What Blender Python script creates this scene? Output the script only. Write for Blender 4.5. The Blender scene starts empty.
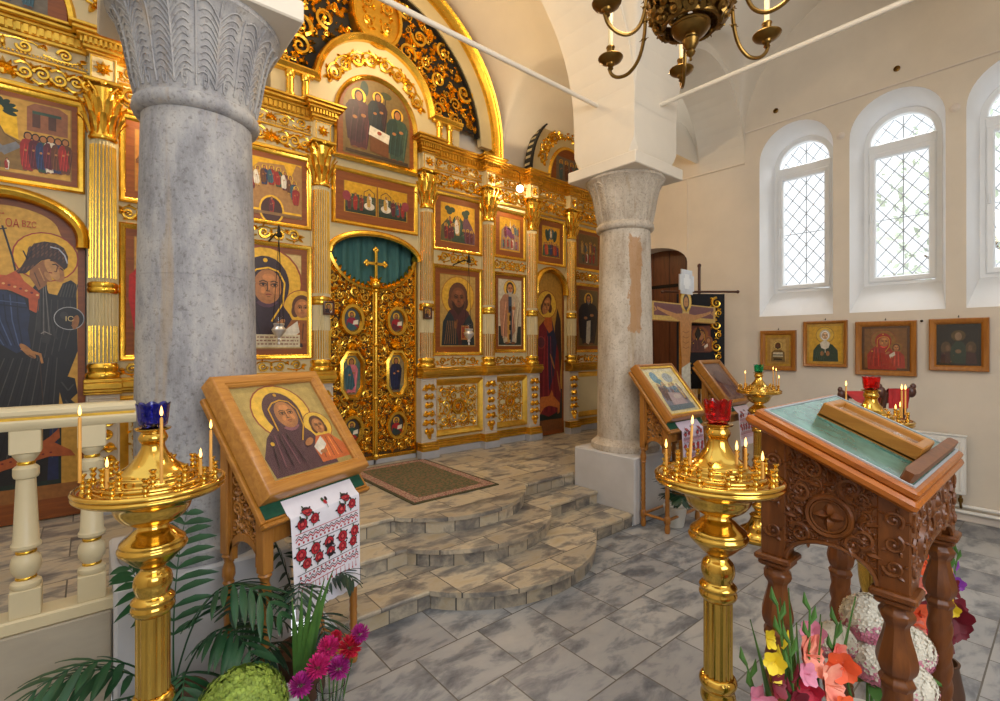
import bpy, math, random
from math import sin, cos, pi, radians, sqrt, atan2, hypot
from mathutils import Vector, Matrix
scene = bpy.context.scene
COL = scene.collection
rnd = random.Random(7)

# ------------------------------------------------------------------ mesh builder
class MB:
    """collects shapes; build() links them as ONE mesh object"""
    def __init__(s):
        s.v = []; s.f = []; s.m = []; s.M = None; s.c = None
    def add(s, vs, fs, m=0):
        b = len(s.v)
        if s.M is not None:
            vs = [tuple(s.M @ Vector(p)) for p in vs]
        s.v.extend(vs)
        for f in fs:
            s.f.append(tuple(b + i for i in f)); s.m.append(m)
    def box(s, x0, x1, y0, y1, z0, z1, m=0, ch=0.0):
        if x0 > x1: x0, x1 = x1, x0
        if y0 > y1: y0, y1 = y1, y0
        if z0 > z1: z0, z1 = z1, z0
        ch = min(ch, (x1-x0)*.45, (y1-y0)*.45, (z1-z0)*.45)
        if ch <= 0:
            vs = [(x, y, z) for z in (z0, z1) for y in (y0, y1) for x in (x0, x1)]
            s.add(vs, [(0,2,3,1),(4,5,7,6),(0,1,5,4),(2,6,7,3),(0,4,6,2),(1,3,7,5)], m)
            return
        rings = []
        def ring(z, i):
            a, b, c, d = x0+i, x1-i, y0+i, y1-i
            k = ch if i == 0 else ch*.6
            return [(a+k,c,z),(b-k,c,z),(b,c+k,z),(b,d-k,z),(b-k,d,z),(a+k,d,z),(a,d-k,z),(a,c+k,z)]
        vs = ring(z0, ch) + ring(z0+ch, 0) + ring(z1-ch, 0) + ring(z1, ch)
        fs = [tuple(reversed(range(8))), tuple(range(24, 32))]
        for r in range(3):
            for i in range(8):
                j = (i+1) % 8
                fs.append((r*8+i, r*8+j, r*8+8+j, r*8+8+i))
        s.add(vs, fs, m)
    def lathe(s, prof, c=(0,0,0), n=24, m=0, lobes=None, a0=0.0, a1=2*pi, sq=None):
        """prof = [(r,z)...]; lobes = fn(angle,z)->radius factor"""
        full = abs(a1-a0-2*pi) < 1e-6
        k = n if full else n+1
        vs = []; fs = []
        for (r, z) in prof:
            for i in range(k):
                a = a0+(a1-a0)*i/n
                rr = r*(lobes(a, z) if lobes else 1)
                vs.append((c[0]+rr*cos(a), c[1]+rr*sin(a), c[2]+z))
        for j in range(len(prof)-1):
            for i in range(n):
                i2 = (i+1) % k
                fs.append((j*k+i, j*k+i2, (j+1)*k+i2, (j+1)*k+i))
        if full:
            if prof[0][0] > 1e-5: fs.append(tuple(reversed(range(k))))
            if prof[-1][0] > 1e-5: fs.append(tuple((len(prof)-1)*k+i for i in range(k)))
        s.add(vs, fs, m)
    def tube(s, pts, r, n=6, m=0, cap=True, flat=1.0, up=None):
        pts = [Vector(p) for p in pts]
        N = len(pts)
        if N < 2: return
        rs = r if isinstance(r, (list, tuple)) else [r]*N
        t0 = (pts[1]-pts[0]).normalized()
        ref = Vector(up) if up else (Vector((0,0,1)) if abs(t0.z) < .9 else Vector((0,1,0)))
        vs = []; fs = []
        nrm = None
        for i in range(N):
            t = pts[min(i+1, N-1)]-pts[max(i-1, 0)]
            if t.length < 1e-9: t = t0
            t = t.normalized()
            if up: nn = ref - t*ref.dot(t)
            elif nrm is None: nn = ref - t*ref.dot(t)
            else: nn = nrm - t*nrm.dot(t)
            if nn.length < 1e-6: nn = t.orthogonal()
            nrm = nn.normalized(); b = t.cross(nrm)
            for k in range(n):
                a = 2*pi*k/n
                vs.append(tuple(pts[i] + (nrm*(cos(a)*flat) + b*sin(a))*rs[i]))
        for i in range(N-1):
            for k in range(n):
                k2 = (k+1) % n
                fs.append((i*n+k, i*n+k2, (i+1)*n+k2, (i+1)*n+k))
        if cap:
            fs.append(tuple(reversed(range(n)))); fs.append(tuple((N-1)*n+k for k in range(n)))
        s.add(vs, fs, m)
    def prism(s, poly, y0, y1, m=0, axis='y', caps=True):
        """extrude polygon (u,v) : axis y -> (u,y,v); x -> (x,u,v); z -> (u,v,z)"""
        if axis == 'y': g = lambda u, v, w: (u, w, v)
        elif axis == 'x': g = lambda u, v, w: (w, u, v)
        else: g = lambda u, v, w: (u, v, w)
        n = len(poly)
        vs = [g(u, v, y0) for u, v in poly] + [g(u, v, y1) for u, v in poly]
        fs = [(i, (i+1) % n, n+(i+1) % n, n+i) for i in range(n)]
        if caps: fs += [tuple(reversed(range(n))), tuple(range(n, 2*n))]
        s.add(vs, fs, m)
    def ell(s, c, r, n=10, k=6, m=0):
        prof = []
        vs = []; fs = []
        for j in range(k+1):
            t = -pi/2+pi*j/k
            for i in range(n):
                a = 2*pi*i/n
                vs.append((c[0]+r[0]*cos(t)*cos(a), c[1]+r[1]*cos(t)*sin(a), c[2]+r[2]*sin(t)))
        for j in range(k):
            for i in range(n):
                fs.append((j*n+i, j*n+(i+1) % n, (j+1)*n+(i+1) % n, (j+1)*n+i))
        s.add(vs, fs, m)
    def grid(s, fn, nu, nv, m=0, flip=False):
        vs = [fn(i/nu, j/nv) for j in range(nv+1) for i in range(nu+1)]
        fs = []
        for j in range(nv):
            for i in range(nu):
                a = j*(nu+1)+i
                q = (a, a+1, a+nu+2, a+nu+1)
                fs.append(tuple(reversed(q)) if flip else q)
        s.add(vs, fs, m)
    def sweep_rect(s, x0, x1, z0, z1, prof, m=0, top=None):
        """mitred frame in the XZ plane facing -y ; prof = [(inset, y)...]"""
        vs = []; fs = []
        for (i, y) in prof:
            vs += [(x0+i, y, z0+i), (x1-i, y, z0+i), (x1-i, y, z1-i), (x0+i, y, z1-i)]
        for j in range(len(prof)-1):
            for k in range(4):
                k2 = (k+1) % 4
                fs.append((j*4+k, j*4+k2, j*4+4+k2, j*4+4+k))
        s.add(vs, fs, m)
    def sweep_line(s, line, prof, m=0, closed=False, cap=True):
        """sweep profile [(offset along left normal in XZ, y)] along 2-D polyline (x,z)"""
        n = len(line); vs = []; fs = []
        for i, (x, z) in enumerate(line):
            if closed: p, q = line[i-1], line[(i+1) % n]
            else: p, q = line[max(i-1, 0)], line[min(i+1, n-1)]
            tx, tz = q[0]-p[0], q[1]-p[1]; L = hypot(tx, tz) or 1
            nx, nz = -tz/L, tx/L
            k = 1.0
            if 0 < i < n-1 or closed:
                a = (x-p[0], z-p[1]); l = hypot(*a) or 1
                d = abs(-a[1]/l*nx + a[0]/l*nz)
                k = 1/max(d, .5)
            for (o, y) in prof:
                vs.append((x+nx*o*k, y, z+nz*o*k))
        pn = len(prof)
        for i in range(n if closed else n-1):
            i2 = (i+1) % n
            for j in range(pn-1):
                fs.append((i*pn+j, i2*pn+j, i2*pn+j+1, i*pn+j+1))
        if cap and not closed:
            fs.append(tuple(range(pn))); fs.append(tuple(reversed([(n-1)*pn+j for j in range(pn)])))
        s.add(vs, fs, m)
    def build(s, name, mats, parent=None, sharp=38, loc=None, rot=None):
        me = bpy.data.meshes.new(name)
        me.from_pydata([tuple(p) for p in s.v], [], s.f)
        if not isinstance(mats, (list, tuple)): mats = [mats]
        for mt in mats: me.materials.append(mt)
        if len(mats) > 1: me.polygons.foreach_set('material_index', s.m)
        me.polygons.foreach_set('use_smooth', [sharp > 0]*len(me.polygons))
        me.update()
        if sharp > 0: me.set_sharp_from_angle(angle=radians(sharp))
        o = bpy.data.objects.new(name, me)
        COL.objects.link(o)
        if parent: o.parent = parent
        if loc: o.location = loc
        if rot: o.rotation_euler = rot
        return o

def arc(cx, cz, r, a0, a1, n=16, rz=None):
    rz = rz or r
    return [(cx+r*cos(radians(a0+(a1-a0)*i/n)), cz+rz*sin(radians(a0+(a1-a0)*i/n))) for i in range(n+1)]

def tag(o, label=None, cat=None, group=None, kind=None):
    if label: o['label'] = label
    if cat: o['category'] = cat
    if group: o['group'] = group
    if kind: o['kind'] = kind
    return o
def thing(name, label, cat, loc=(0,0,0), rz=0.0, group=None):
    o = bpy.data.objects.new(name, None); COL.objects.link(o)
    o.empty_display_size = .1
    o.location = loc; o.rotation_euler = (0, 0, rz)
    return tag(o, label, cat, group)
def struct(name, mb, mats, sharp=38):
    o = mb.build(name, mats, None, sharp); o['kind'] = 'structure'; return o
def kids(o): return [c for c in bpy.data.objects if c.parent == o]
def dup(root, loc, rz, label, group=None):
    r = root.copy(); COL.objects.link(r); r.location = loc; r.rotation_euler = (0, 0, rz); r['label'] = label
    if group: r['group'] = group
    for ch in kids(root):
        c = ch.copy(); COL.objects.link(c); c.parent = r
        for g in kids(ch):
            d = g.copy(); COL.objects.link(d); d.parent = c
    return r
def inst(src, parent, loc=None, rot=None, scale=None):
    c = src.copy(); COL.objects.link(c); c.parent = parent
    if loc is not None: c.location = loc
    if rot is not None: c.rotation_euler = rot
    if scale is not None: c.scale = scale
    return c

# ------------------------------------------------------------------ materials
def lin(c):
    return tuple((x/12.92 if x <= .04045 else ((x+.055)/1.055)**2.4) for x in (v/255 for v in c))
def L4(c): return (*lin(c), 1)
class NT:
    def __init__(s, name):
        s.mat = bpy.data.materials.new(name); s.mat.use_nodes = True
        s.t = s.mat.node_tree; s.b = s.t.nodes['Principled BSDF']
    def n(s, typ, **kw):
        nd = s.t.nodes.new(typ)
        for k, v in kw.items():
            if k in nd.inputs.keys(): nd.inputs[k].default_value = v
            else: setattr(nd, k, v)
        return nd
    def l(s, a, ao, b, bi): s.t.links.new(a.outputs[ao], b.inputs[bi] if not hasattr(bi, 'is_linked') else bi)
def ramp(nt, stops):
    r = nt.n('ShaderNodeValToRGB')
    e = r.color_ramp.elements
    while len(e) < len(stops): e.new(.5)
    for i, (p, c) in enumerate(stops):
        e[i].position = p; e[i].color = c
    return r
def pm(name, col, rough=.5, metal=0.0, var=.12, scale=6.0, bump=0.0, bscale=None, stretch=(1,1,1), col2=None, detail=4, spec=.5, coat=0.0, sub=0.0):
    nt = NT(name); b = nt.b
    b.inputs['Roughness'].default_value = rough; b.inputs['Metallic'].default_value = metal
    b.inputs['Specular IOR Level'].default_value = spec
    if coat: b.inputs['Coat Weight'].default_value = coat; b.inputs['Coat Roughness'].default_value = .15
    tc = nt.n('ShaderNodeTexCoord'); mp = nt.n('ShaderNodeMapping'); mp.inputs['Scale'].default_value = stretch
    nt.l(tc, 'Object', mp, 'Vector')
    nz = nt.n('ShaderNodeTexNoise', Scale=scale, Detail=detail, Roughness=.6)
    nt.l(mp, 'Vector', nz, 'Vector')
    c = lin(col)
    a = tuple(max(0, x*(1-var)) for x in c); d = lin(col2) if col2 else tuple(min(1, x*(1+var)) for x in c)
    r = ramp(nt, [(.32, (*a, 1)), (.68, (*d, 1))])
    nt.l(nz, 'Fac', r, 'Fac'); nt.l(r, 'Color', b, 'Base Color')
    if bump:
        n2 = nt.n('ShaderNodeTexNoise', Scale=bscale or scale*4, Detail=3)
        nt.l(mp, 'Vector', n2, 'Vector')
        bp = nt.n('ShaderNodeBump', Strength=bump, Distance=.01)
        nt.l(n2, 'Fac', bp, 'Height'); nt.l(bp, 'Normal', b, 'Normal')
    return nt.mat
def wood(name, c1, c2, rough=.4, axis='z', scale=1.0, coat=.15):
    nt = NT(name); b = nt.b; b.inputs['Roughness'].default_value = rough
    b.inputs['Coat Weight'].default_value = coat; b.inputs['Coat Roughness'].default_value = .2
    tc = nt.n('ShaderNodeTexCoord'); mp = nt.n('ShaderNodeMapping')
    s = {'z': (14, 14, 1.6), 'x': (1.6, 14, 14), 'y': (14, 1.6, 14)}[axis]
    mp.inputs['Scale'].default_value = tuple(v*scale for v in s)
    nt.l(tc, 'Object', mp, 'Vector')
    nz = nt.n('ShaderNodeTexNoise', Scale=2.2, Detail=5, Roughness=.65, Distortion=.6); nt.l(mp, 'Vector', nz, 'Vector')
    r = ramp(nt, [(.3, L4(c2)), (.7, L4(c1))]); nt.l(nz, 'Fac', r, 'Fac'); nt.l(r, 'Color', b, 'Base Color')
    bp = nt.n('ShaderNodeBump', Strength=.15, Distance=.004); nt.l(nz, 'Fac', bp, 'Height'); nt.l(bp, 'Normal', b, 'Normal')
    return nt.mat
def emit(name, col, st):
    nt = NT(name); b = nt.b
    b.inputs['Base Color'].default_value = L4(col); b.inputs['Emission Color'].default_value = L4(col); b.inputs['Emission Strength'].default_value = st
    return nt.mat
def glass(name, col, rough=.05, alpha=None, ior=1.45):
    nt = NT(name); b = nt.b
    b.inputs['Base Color'].default_value = L4(col); b.inputs['Roughness'].default_value = rough
    b.inputs['Transmission Weight'].default_value = 1; b.inputs['IOR'].default_value = ior
    return nt.mat
def paint_mat():
    nt = NT('icon_paint'); b = nt.b
    at = nt.n('ShaderNodeAttribute'); at.attribute_name = 'Col'
    tc = nt.n('ShaderNodeTexCoord'); nz = nt.n('ShaderNodeTexNoise', Scale=26, Detail=5); nt.l(tc, 'Object', nz, 'Vector')
    mx = nt.n('ShaderNodeMix'); mx.data_type = 'RGBA'; mx.blend_type = 'MULTIPLY'; mx.inputs['Factor'].default_value = 1
    r = ramp(nt, [(.3, (.72, .70, .68, 1)), (.65, (1.0, 1.0, 1.0, 1))]); nt.l(nz, 'Fac', r, 'Fac')
    nt.t.links.new(at.outputs['Color'], mx.inputs[6]); nt.t.links.new(r.outputs['Color'], mx.inputs[7])
    nt.t.links.new(mx.outputs[2], b.inputs['Base Color'])
    nt.t.links.new(at.outputs['Alpha'], b.inputs['Metallic'])
    b.inputs['Roughness'].default_value = .42
    return nt.mat

def marble(name, mode='floor'):
    nt = NT(name); b = nt.b
    tc = nt.n('ShaderNodeTexCoord'); mp = nt.n('ShaderNodeMapping'); nt.l(tc, 'Object', mp, 'Vector')
    br = nt.n('ShaderNodeTexBrick')
    br.offset = .34; br.offset_frequency = 2; br.squash = 1
    if mode == 'floor':
        mp.inputs['Location'].default_value = (-.09, .087, 0)
        br.inputs['Brick Width'].default_value = .42; br.inputs['Row Height'].default_value = .4
    elif mode == 'step':
        mp.inputs['Location'].default_value = (.1, .265, 0)
        br.inputs['Brick Width'].default_value = .48; br.inputs['Row Height'].default_value = .4
    else:
        br.inputs['Brick Width'].default_value = .2; br.inputs['Row Height'].default_value = 3
        br.offset = 0
    br.inputs['Scale'].default_value = 1; br.inputs['Mortar Size'].default_value = .004; br.inputs['Mortar Smooth'].default_value = .1; br.inputs['Bias'].default_value = 0
    br.inputs['Color1'].default_value = (0,0,0,1); br.inputs['Color2'].default_value = (1,1,1,1); br.inputs['Mortar'].default_value = (.5,.5,.5,1)
    nt.l(mp, 'Vector', br, 'Vector')
    off = nt.n('ShaderNodeVectorMath'); off.operation = 'SCALE'; off.inputs['Scale'].default_value = 11.0
    nt.l(br, 'Color', off, 0)
    ad = nt.n('ShaderNodeVectorMath'); ad.operation = 'ADD'
    nt.l(tc, 'Object', ad, 0); nt.t.links.new(off.outputs[0], ad.inputs[1])
    st = nt.n('ShaderNodeMapping'); st.inputs['Rotation'].default_value = (0, 0, .7); st.inputs['Scale'].default_value = (1, 2.1, 1.4)
    nt.t.links.new(ad.outputs[0], st.inputs['Vector'])
    nz = nt.n('ShaderNodeTexNoise', Scale=3.6, Detail=9, Roughness=.6, Distortion=.35); nt.l(st, 'Vector', nz, 'Vector')
    warm = mode != 'floor'
    if warm: stops = [(.34, L4((114,111,110))), (.45, L4((158,151,140))), (.53, L4((200,188,166))), (.7, L4((192,174,142)))]
    else: stops = [(.34, L4((106,110,118))), (.45, L4((144,147,152))), (.53, L4((174,175,177))), (.72, L4((186,186,185)))]
    r = ramp(nt, stops); nt.l(nz, 'Fac', r, 'Fac')
    # per tile tone
    m1 = nt.n('ShaderNodeMix'); m1.data_type = 'RGBA'; m1.blend_type = 'MULTIPLY'; m1.inputs['Factor'].default_value = 1
    r2 = ramp(nt, [(0, (.66, .66, .68, 1)), (1, (1.0, .99, .96, 1))]); nt.l(br, 'Color', r2, 'Fac')
    nt.t.links.new(r.outputs['Color'], m1.inputs[6]); nt.t.links.new(r2.outputs['Color'], m1.inputs[7])
    m2 = nt.n('ShaderNodeMix'); m2.data_type = 'RGBA'
    nt.t.links.new(br.outputs['Fac'], m2.inputs[0]); nt.t.links.new(m1.outputs[2], m2.inputs[6]); m2.inputs[7].default_value = L4((98,94,88))
    nt.t.links.new(m2.outputs[2], b.inputs['Base Color'])
    b.inputs['Roughness'].default_value = .3 if mode == 'floor' else .36
    bp = nt.n('ShaderNodeBump', Strength=.4, Distance=.003); bp.invert = True
    nt.l(br, 'Fac', bp, 'Height'); nt.l(bp, 'Normal', b, 'Normal')
    return nt.mat

M = {}
M['gold'] = pm('gilding', (234,188,74), .27, 1.0, var=.16, scale=14, bump=.1, bscale=40)
M['gold_matt'] = pm('worn gilding', (218,174,72), .38, 1.0, var=.18, scale=9, bump=.12, bscale=30)
M['brass'] = pm('polished brass', (216,174,80), .15, 1.0, var=.1, scale=7)
M['brass_dark'] = pm('aged brass', (132,100,50), .32, 1.0, var=.22, scale=11, bump=.1)
M['cream'] = pm('cream enamel paint', (202,186,144), .42, 0, var=.06, scale=3)
M['greige'] = pm('grey cream paint', (196,186,172), .5, 0, var=.06, scale=4)
M['plinth'] = pm('grey plinth paint', (168,168,172), .5, 0, var=.08, scale=5)
M['mahogany'] = wood('mahogany board', (144,78,22), (114,56,14), .42, 'x', coat=0)
M['black'] = pm('black backing', (16,16,18), .6, 0, var=.2)
M['iron'] = pm('black iron', (24,22,22), .5, .6, var=.2)
M['plaster'] = pm('cream wall plaster', (224,213,197), .85, 0, var=.055, scale=1.6, bump=.12, bscale=9, detail=8)
M['plaster_low'] = pm('pale wall plaster', (226,216,206), .85, 0, var=.04, scale=1.8, bump=.12, bscale=9, detail=8)
M['vault'] = pm('vault plaster', (228,219,204), .85, 0, var=.05, scale=1.2, bump=.08, bscale=8, detail=8)
M['white'] = pm('white reveal plaster', (238,238,238), .8, 0, var=.03, scale=2, bump=.08, bscale=10)
M['pvc'] = pm('white window plastic', (236,238,240), .35, 0, var=.02)
def column_stone(name, c_dark, c_mid, c_light, streak=None):
    nt = NT(name); b = nt.b; b.inputs['Roughness'].default_value = .72
    tc = nt.n('ShaderNodeTexCoord'); mp = nt.n('ShaderNodeMapping'); mp.inputs['Scale'].default_value = (1, 1, .38); nt.l(tc, 'Object', mp, 'Vector')
    nz = nt.n('ShaderNodeTexNoise', Scale=5.0, Detail=12, Roughness=.72); nt.l(mp, 'Vector', nz, 'Vector')
    r = ramp(nt, [(.34, L4(c_dark)), (.48, L4(c_mid)), (.62, L4(c_light))]); nt.l(nz, 'Fac', r, 'Fac')
    sp = nt.n('ShaderNodeTexNoise', Scale=46.0, Detail=4, Roughness=.7); nt.l(tc, 'Object', sp, 'Vector')
    r2 = ramp(nt, [(.36, (.62, .60, .57, 1)), (.46, (1, 1, 1, 1)), (.62, (1, 1, 1, 1)), (.70, (1.18, 1.18, 1.18, 1))]); nt.l(sp, 'Fac', r2, 'Fac')
    m1 = nt.n('ShaderNodeMix'); m1.data_type = 'RGBA'; m1.blend_type = 'MULTIPLY'; m1.inputs['Factor'].default_value = .8
    nt.t.links.new(r.outputs['Color'], m1.inputs[6]); nt.t.links.new(r2.outputs['Color'], m1.inputs[7])
    out = m1.outputs[2]
    # ochre weathering bands running down the shaft
    st = nt.n('ShaderNodeMapping'); st.inputs['Scale'].default_value = (3.2, 3.2, .22); nt.l(tc, 'Object', st, 'Vector')
    n3 = nt.n('ShaderNodeTexNoise', Scale=2.3, Detail=6, Roughness=.6); nt.l(st, 'Vector', n3, 'Vector')
    r3 = ramp(nt, [(.60, (0, 0, 0, 1)), (.70, (.55, .55, .55, 1))]); nt.l(n3, 'Fac', r3, 'Fac')
    m2 = nt.n('ShaderNodeMix'); m2.data_type = 'RGBA'; nt.t.links.new(r3.outputs['Color'], m2.inputs[0]); nt.t.links.new(out, m2.inputs[6]); m2.inputs[7].default_value = L4((170,146,112)); out = m2.outputs[2]
    if streak:
        dot = nt.n('ShaderNodeVectorMath'); dot.operation = 'DOT_PRODUCT'; nt.l(tc, 'Object', dot, 0); dot.inputs[1].default_value = (.7648, -.6443, 0)
        ds = nt.n('ShaderNodeVectorMath'); ds.operation = 'DOT_PRODUCT'; nt.l(tc, 'Object', ds, 0); ds.inputs[1].default_value = (-.6443, -.7648, 0)
        sx = nt.n('ShaderNodeSeparateXYZ'); nt.l(tc, 'Object', sx, 0)
        def mth(op, a, bv, c=None):
            nd = nt.n('ShaderNodeMath'); nd.operation = op
            for i, q in enumerate((a, bv, c)):
                if q is None: continue
                if isinstance(q, (int, float)): nd.inputs[i].default_value = q
                else: nt.t.links.new(q, nd.inputs[i])
            return nd.outputs[0]
        wob = mth('MULTIPLY_ADD', nz.outputs['Fac'], .26, -.13)
        u = mth('ADD', dot.outputs['Value'], wob)
        w_ = mth('LESS_THAN', mth('ABSOLUTE', mth('SUBTRACT', u, .035), 0), .055)
        zz = mth('ADD', sx.outputs['Z'], mth('MULTIPLY', wob, 2.0))
        v_ = mth('MULTIPLY', mth('GREATER_THAN', zz, 1.83), mth('LESS_THAN', zz, 2.84))
        msk = mth('MULTIPLY', mth('MULTIPLY', w_, v_), mth('GREATER_THAN', ds.outputs['Value'], 0.0))
        m3 = nt.n('ShaderNodeMix'); m3.data_type = 'RGBA'; nt.t.links.new(mth('MULTIPLY', msk, .75), m3.inputs[0]); nt.t.links.new(out, m3.inputs[6]); m3.inputs[7].default_value = L4(streak); out = m3.outputs[2]
    nt.t.links.new(out, b.inputs['Base Color'])
    bp = nt.n('ShaderNodeBump', Strength=.5, Distance=.006); nt.l(sp, 'Fac', bp, 'Height'); nt.l(bp, 'Normal', b, 'Normal')
    return nt.mat
M['stone'] = column_stone('grey column stone', (122,120,122), (156,154,156), (182,178,174))
M['stone_warm'] = column_stone('warm column stone', (156,140,124), (188,176,160), (208,198,184), (172,124,72))
M['pedestal'] = pm('white pedestal plaster', (196,194,194), .8, 0, var=.08, scale=2.5, bump=.15, bscale=12)
M['parapet'] = pm('tan parapet marble', (172,160,140), .55, 0, var=.1, scale=2.5, stretch=(1,1,3))
M['paint'] = paint_mat()
M['floor'] = marble('floor marble', 'floor'); M['step'] = marble('step marble', 'step'); M['riser'] = marble('riser marble', 'riser')
M['oak'] = wood('light oak', (178,120,50), (144,88,30), .38, 'z')
M['oak_x'] = wood('light oak frame', (198,138,60), (164,104,38), .34, 'x')
M['honey'] = wood('honey oak', (182,122,44), (152,94,28), .35, 'y')
M['cherry'] = wood('carved cherry', (128,72,26), (92,47,14), .38, 'z', coat=.05)
M['cherry_top'] = wood('cherry moulding', (186,106,34), (150,78,20), .3, 'y', coat=.08)
M['walnut'] = wood('dark walnut door', (110,62,36), (80,42,24), .4, 'z')
M['frame_brown'] = wood('picture frame wood', (182,118,42), (150,90,28), .35, 'z')
M['rail'] = pm('ivory rail paint', (212,196,158), .38, 0, var=.05, scale=4)
M['wax'] = pm('beeswax', (222,160,70), .45, 0, var=.08, scale=10)
M['ivorywax'] = pm('ivory candle wax', (240,222,176), .4, 0, var=.04)
M['flame'] = emit('candle flame', (255,190,96), 5)
M['bulb'] = emit('lit bulb', (255,238,205), 14)
M['velvet'] = pm('green velvet', (18,74,52), .85, 0, var=.25, scale=30)
M['doorback'] = pm('dark door ground', (74,52,22), .6, .3, var=.2)  # dark brown-gold ground behind the door carving
M['curtain'] = pm('green curtain', (66,112,108), .8, 0, var=.2, scale=12, stretch=(4,4,.4))
M['redcloth'] = pm('red velvet cloth', (168,30,30), .75, 0, var=.2, scale=20)
M['blueglass'] = glass('cobalt glass', (96,98,214), .05)
M['redglass'] = glass('ruby glass', (255,70,66), .05)
M['greenglass'] = glass('emerald glass', (70,214,170), .05)
M['clear'] = glass('clear glass', (235,240,238), .03)
def thin_glass(name):
    nt = NT(name); out = nt.t.nodes['Material Output']; nt.t.nodes.remove(nt.b)
    tr = nt.n('ShaderNodeBsdfTransparent'); gl = nt.n('ShaderNodeBsdfGlossy'); gl.inputs['Roughness'].default_value = .02
    fr = nt.n('ShaderNodeFresnel'); fr.inputs['IOR'].default_value = 1.5; mx = nt.n('ShaderNodeMixShader')
    ge = nt.n('ShaderNodeNewGeometry'); iv = nt.n('ShaderNodeMath'); iv.operation = 'SUBTRACT'; iv.inputs[0].default_value = 1.0; nt.l(ge, 'Backfacing', iv, 1)
    ml = nt.n('ShaderNodeMath'); ml.operation = 'MULTIPLY'; nt.l(fr, 0, ml, 0); nt.l(iv, 0, ml, 1); nt.l(ml, 0, mx, 0); nt.t.links.new(tr.outputs[0], mx.inputs[1]); nt.t.links.new(gl.outputs[0], mx.inputs[2]); nt.t.links.new(mx.outputs[0], out.inputs['Surface'])
    return nt.mat
M['pane'] = thin_glass('thin glass pane')
M['leaf'] = pm('palm leaf', (30,72,40), .45, 0, var=.3, scale=8)
M['leaf_dark'] = pm('dark palm leaf', (20,52,32), .45, 0, var=.3, scale=8)
M['leaf_mid'] = pm('green stem leaf', (74,116,50), .5, 0, var=.25, scale=10)
M['pot'] = pm('white ceramic', (222,220,212), .3, 0, var=.03)
M['terra'] = pm('brown pot', (92,62,44), .5, 0, var=.1)
M['soil'] = pm('soil', (48,36,28), .9, 0, var=.3, scale=30)
M['magenta'] = pm('magenta petal', (206,40,120), .6, 0, var=.2, scale=30)
M['crimson'] = pm('crimson petal', (190,22,54), .6, 0, var=.2, scale=30)
M['violetpink'] = pm('violet pink petal', (176,40,136), .6, 0, var=.2, scale=30)
M['coral'] = pm('coral petal', (240,110,96), .55, 0, var=.15, scale=16, col2=(248,168,140))
M['orange'] = pm('orange petal', (236,96,50), .55, 0, var=.2, scale=16)
M['yellow'] = pm('yellow petal', (238,206,40), .55, 0, var=.12, scale=16)
M['burgundy'] = pm('burgundy petal', (116,14,34), .55, 0, var=.25, scale=16)
M['purple'] = pm('purple petal', (150,70,176), .55, 0, var=.2, scale=16)
M['pinkpetal'] = pm('pink petal', (226,140,164), .6, 0, var=.2, scale=20)
M['whitepetal'] = pm('white petal', (240,232,212), .6, 0, var=.06, scale=20)
M['limepetal'] = pm('lime petal', (136,158,62), .6, 0, var=.35, scale=34)
M['radiator'] = pm('radiator enamel', (236,234,228), .35, 0, var=.02)
M['silver'] = pm('silver foil', (214,216,222), .32, .75, var=.1, scale=14, bump=.15)
M['steel'] = pm('lattice steel', (176,180,184), .5, .2, var=.05)
M['darkwood'] = wood('dark pole wood', (84,42,24), (60,30,18), .45, 'z')
M['foliage'] = pm('sunlit foliage', (196,208,188), .8, 0, var=.2, scale=3)
M['bark'] = pm('bark', (120,104,88), .9, 0, var=.2, scale=6)

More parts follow.
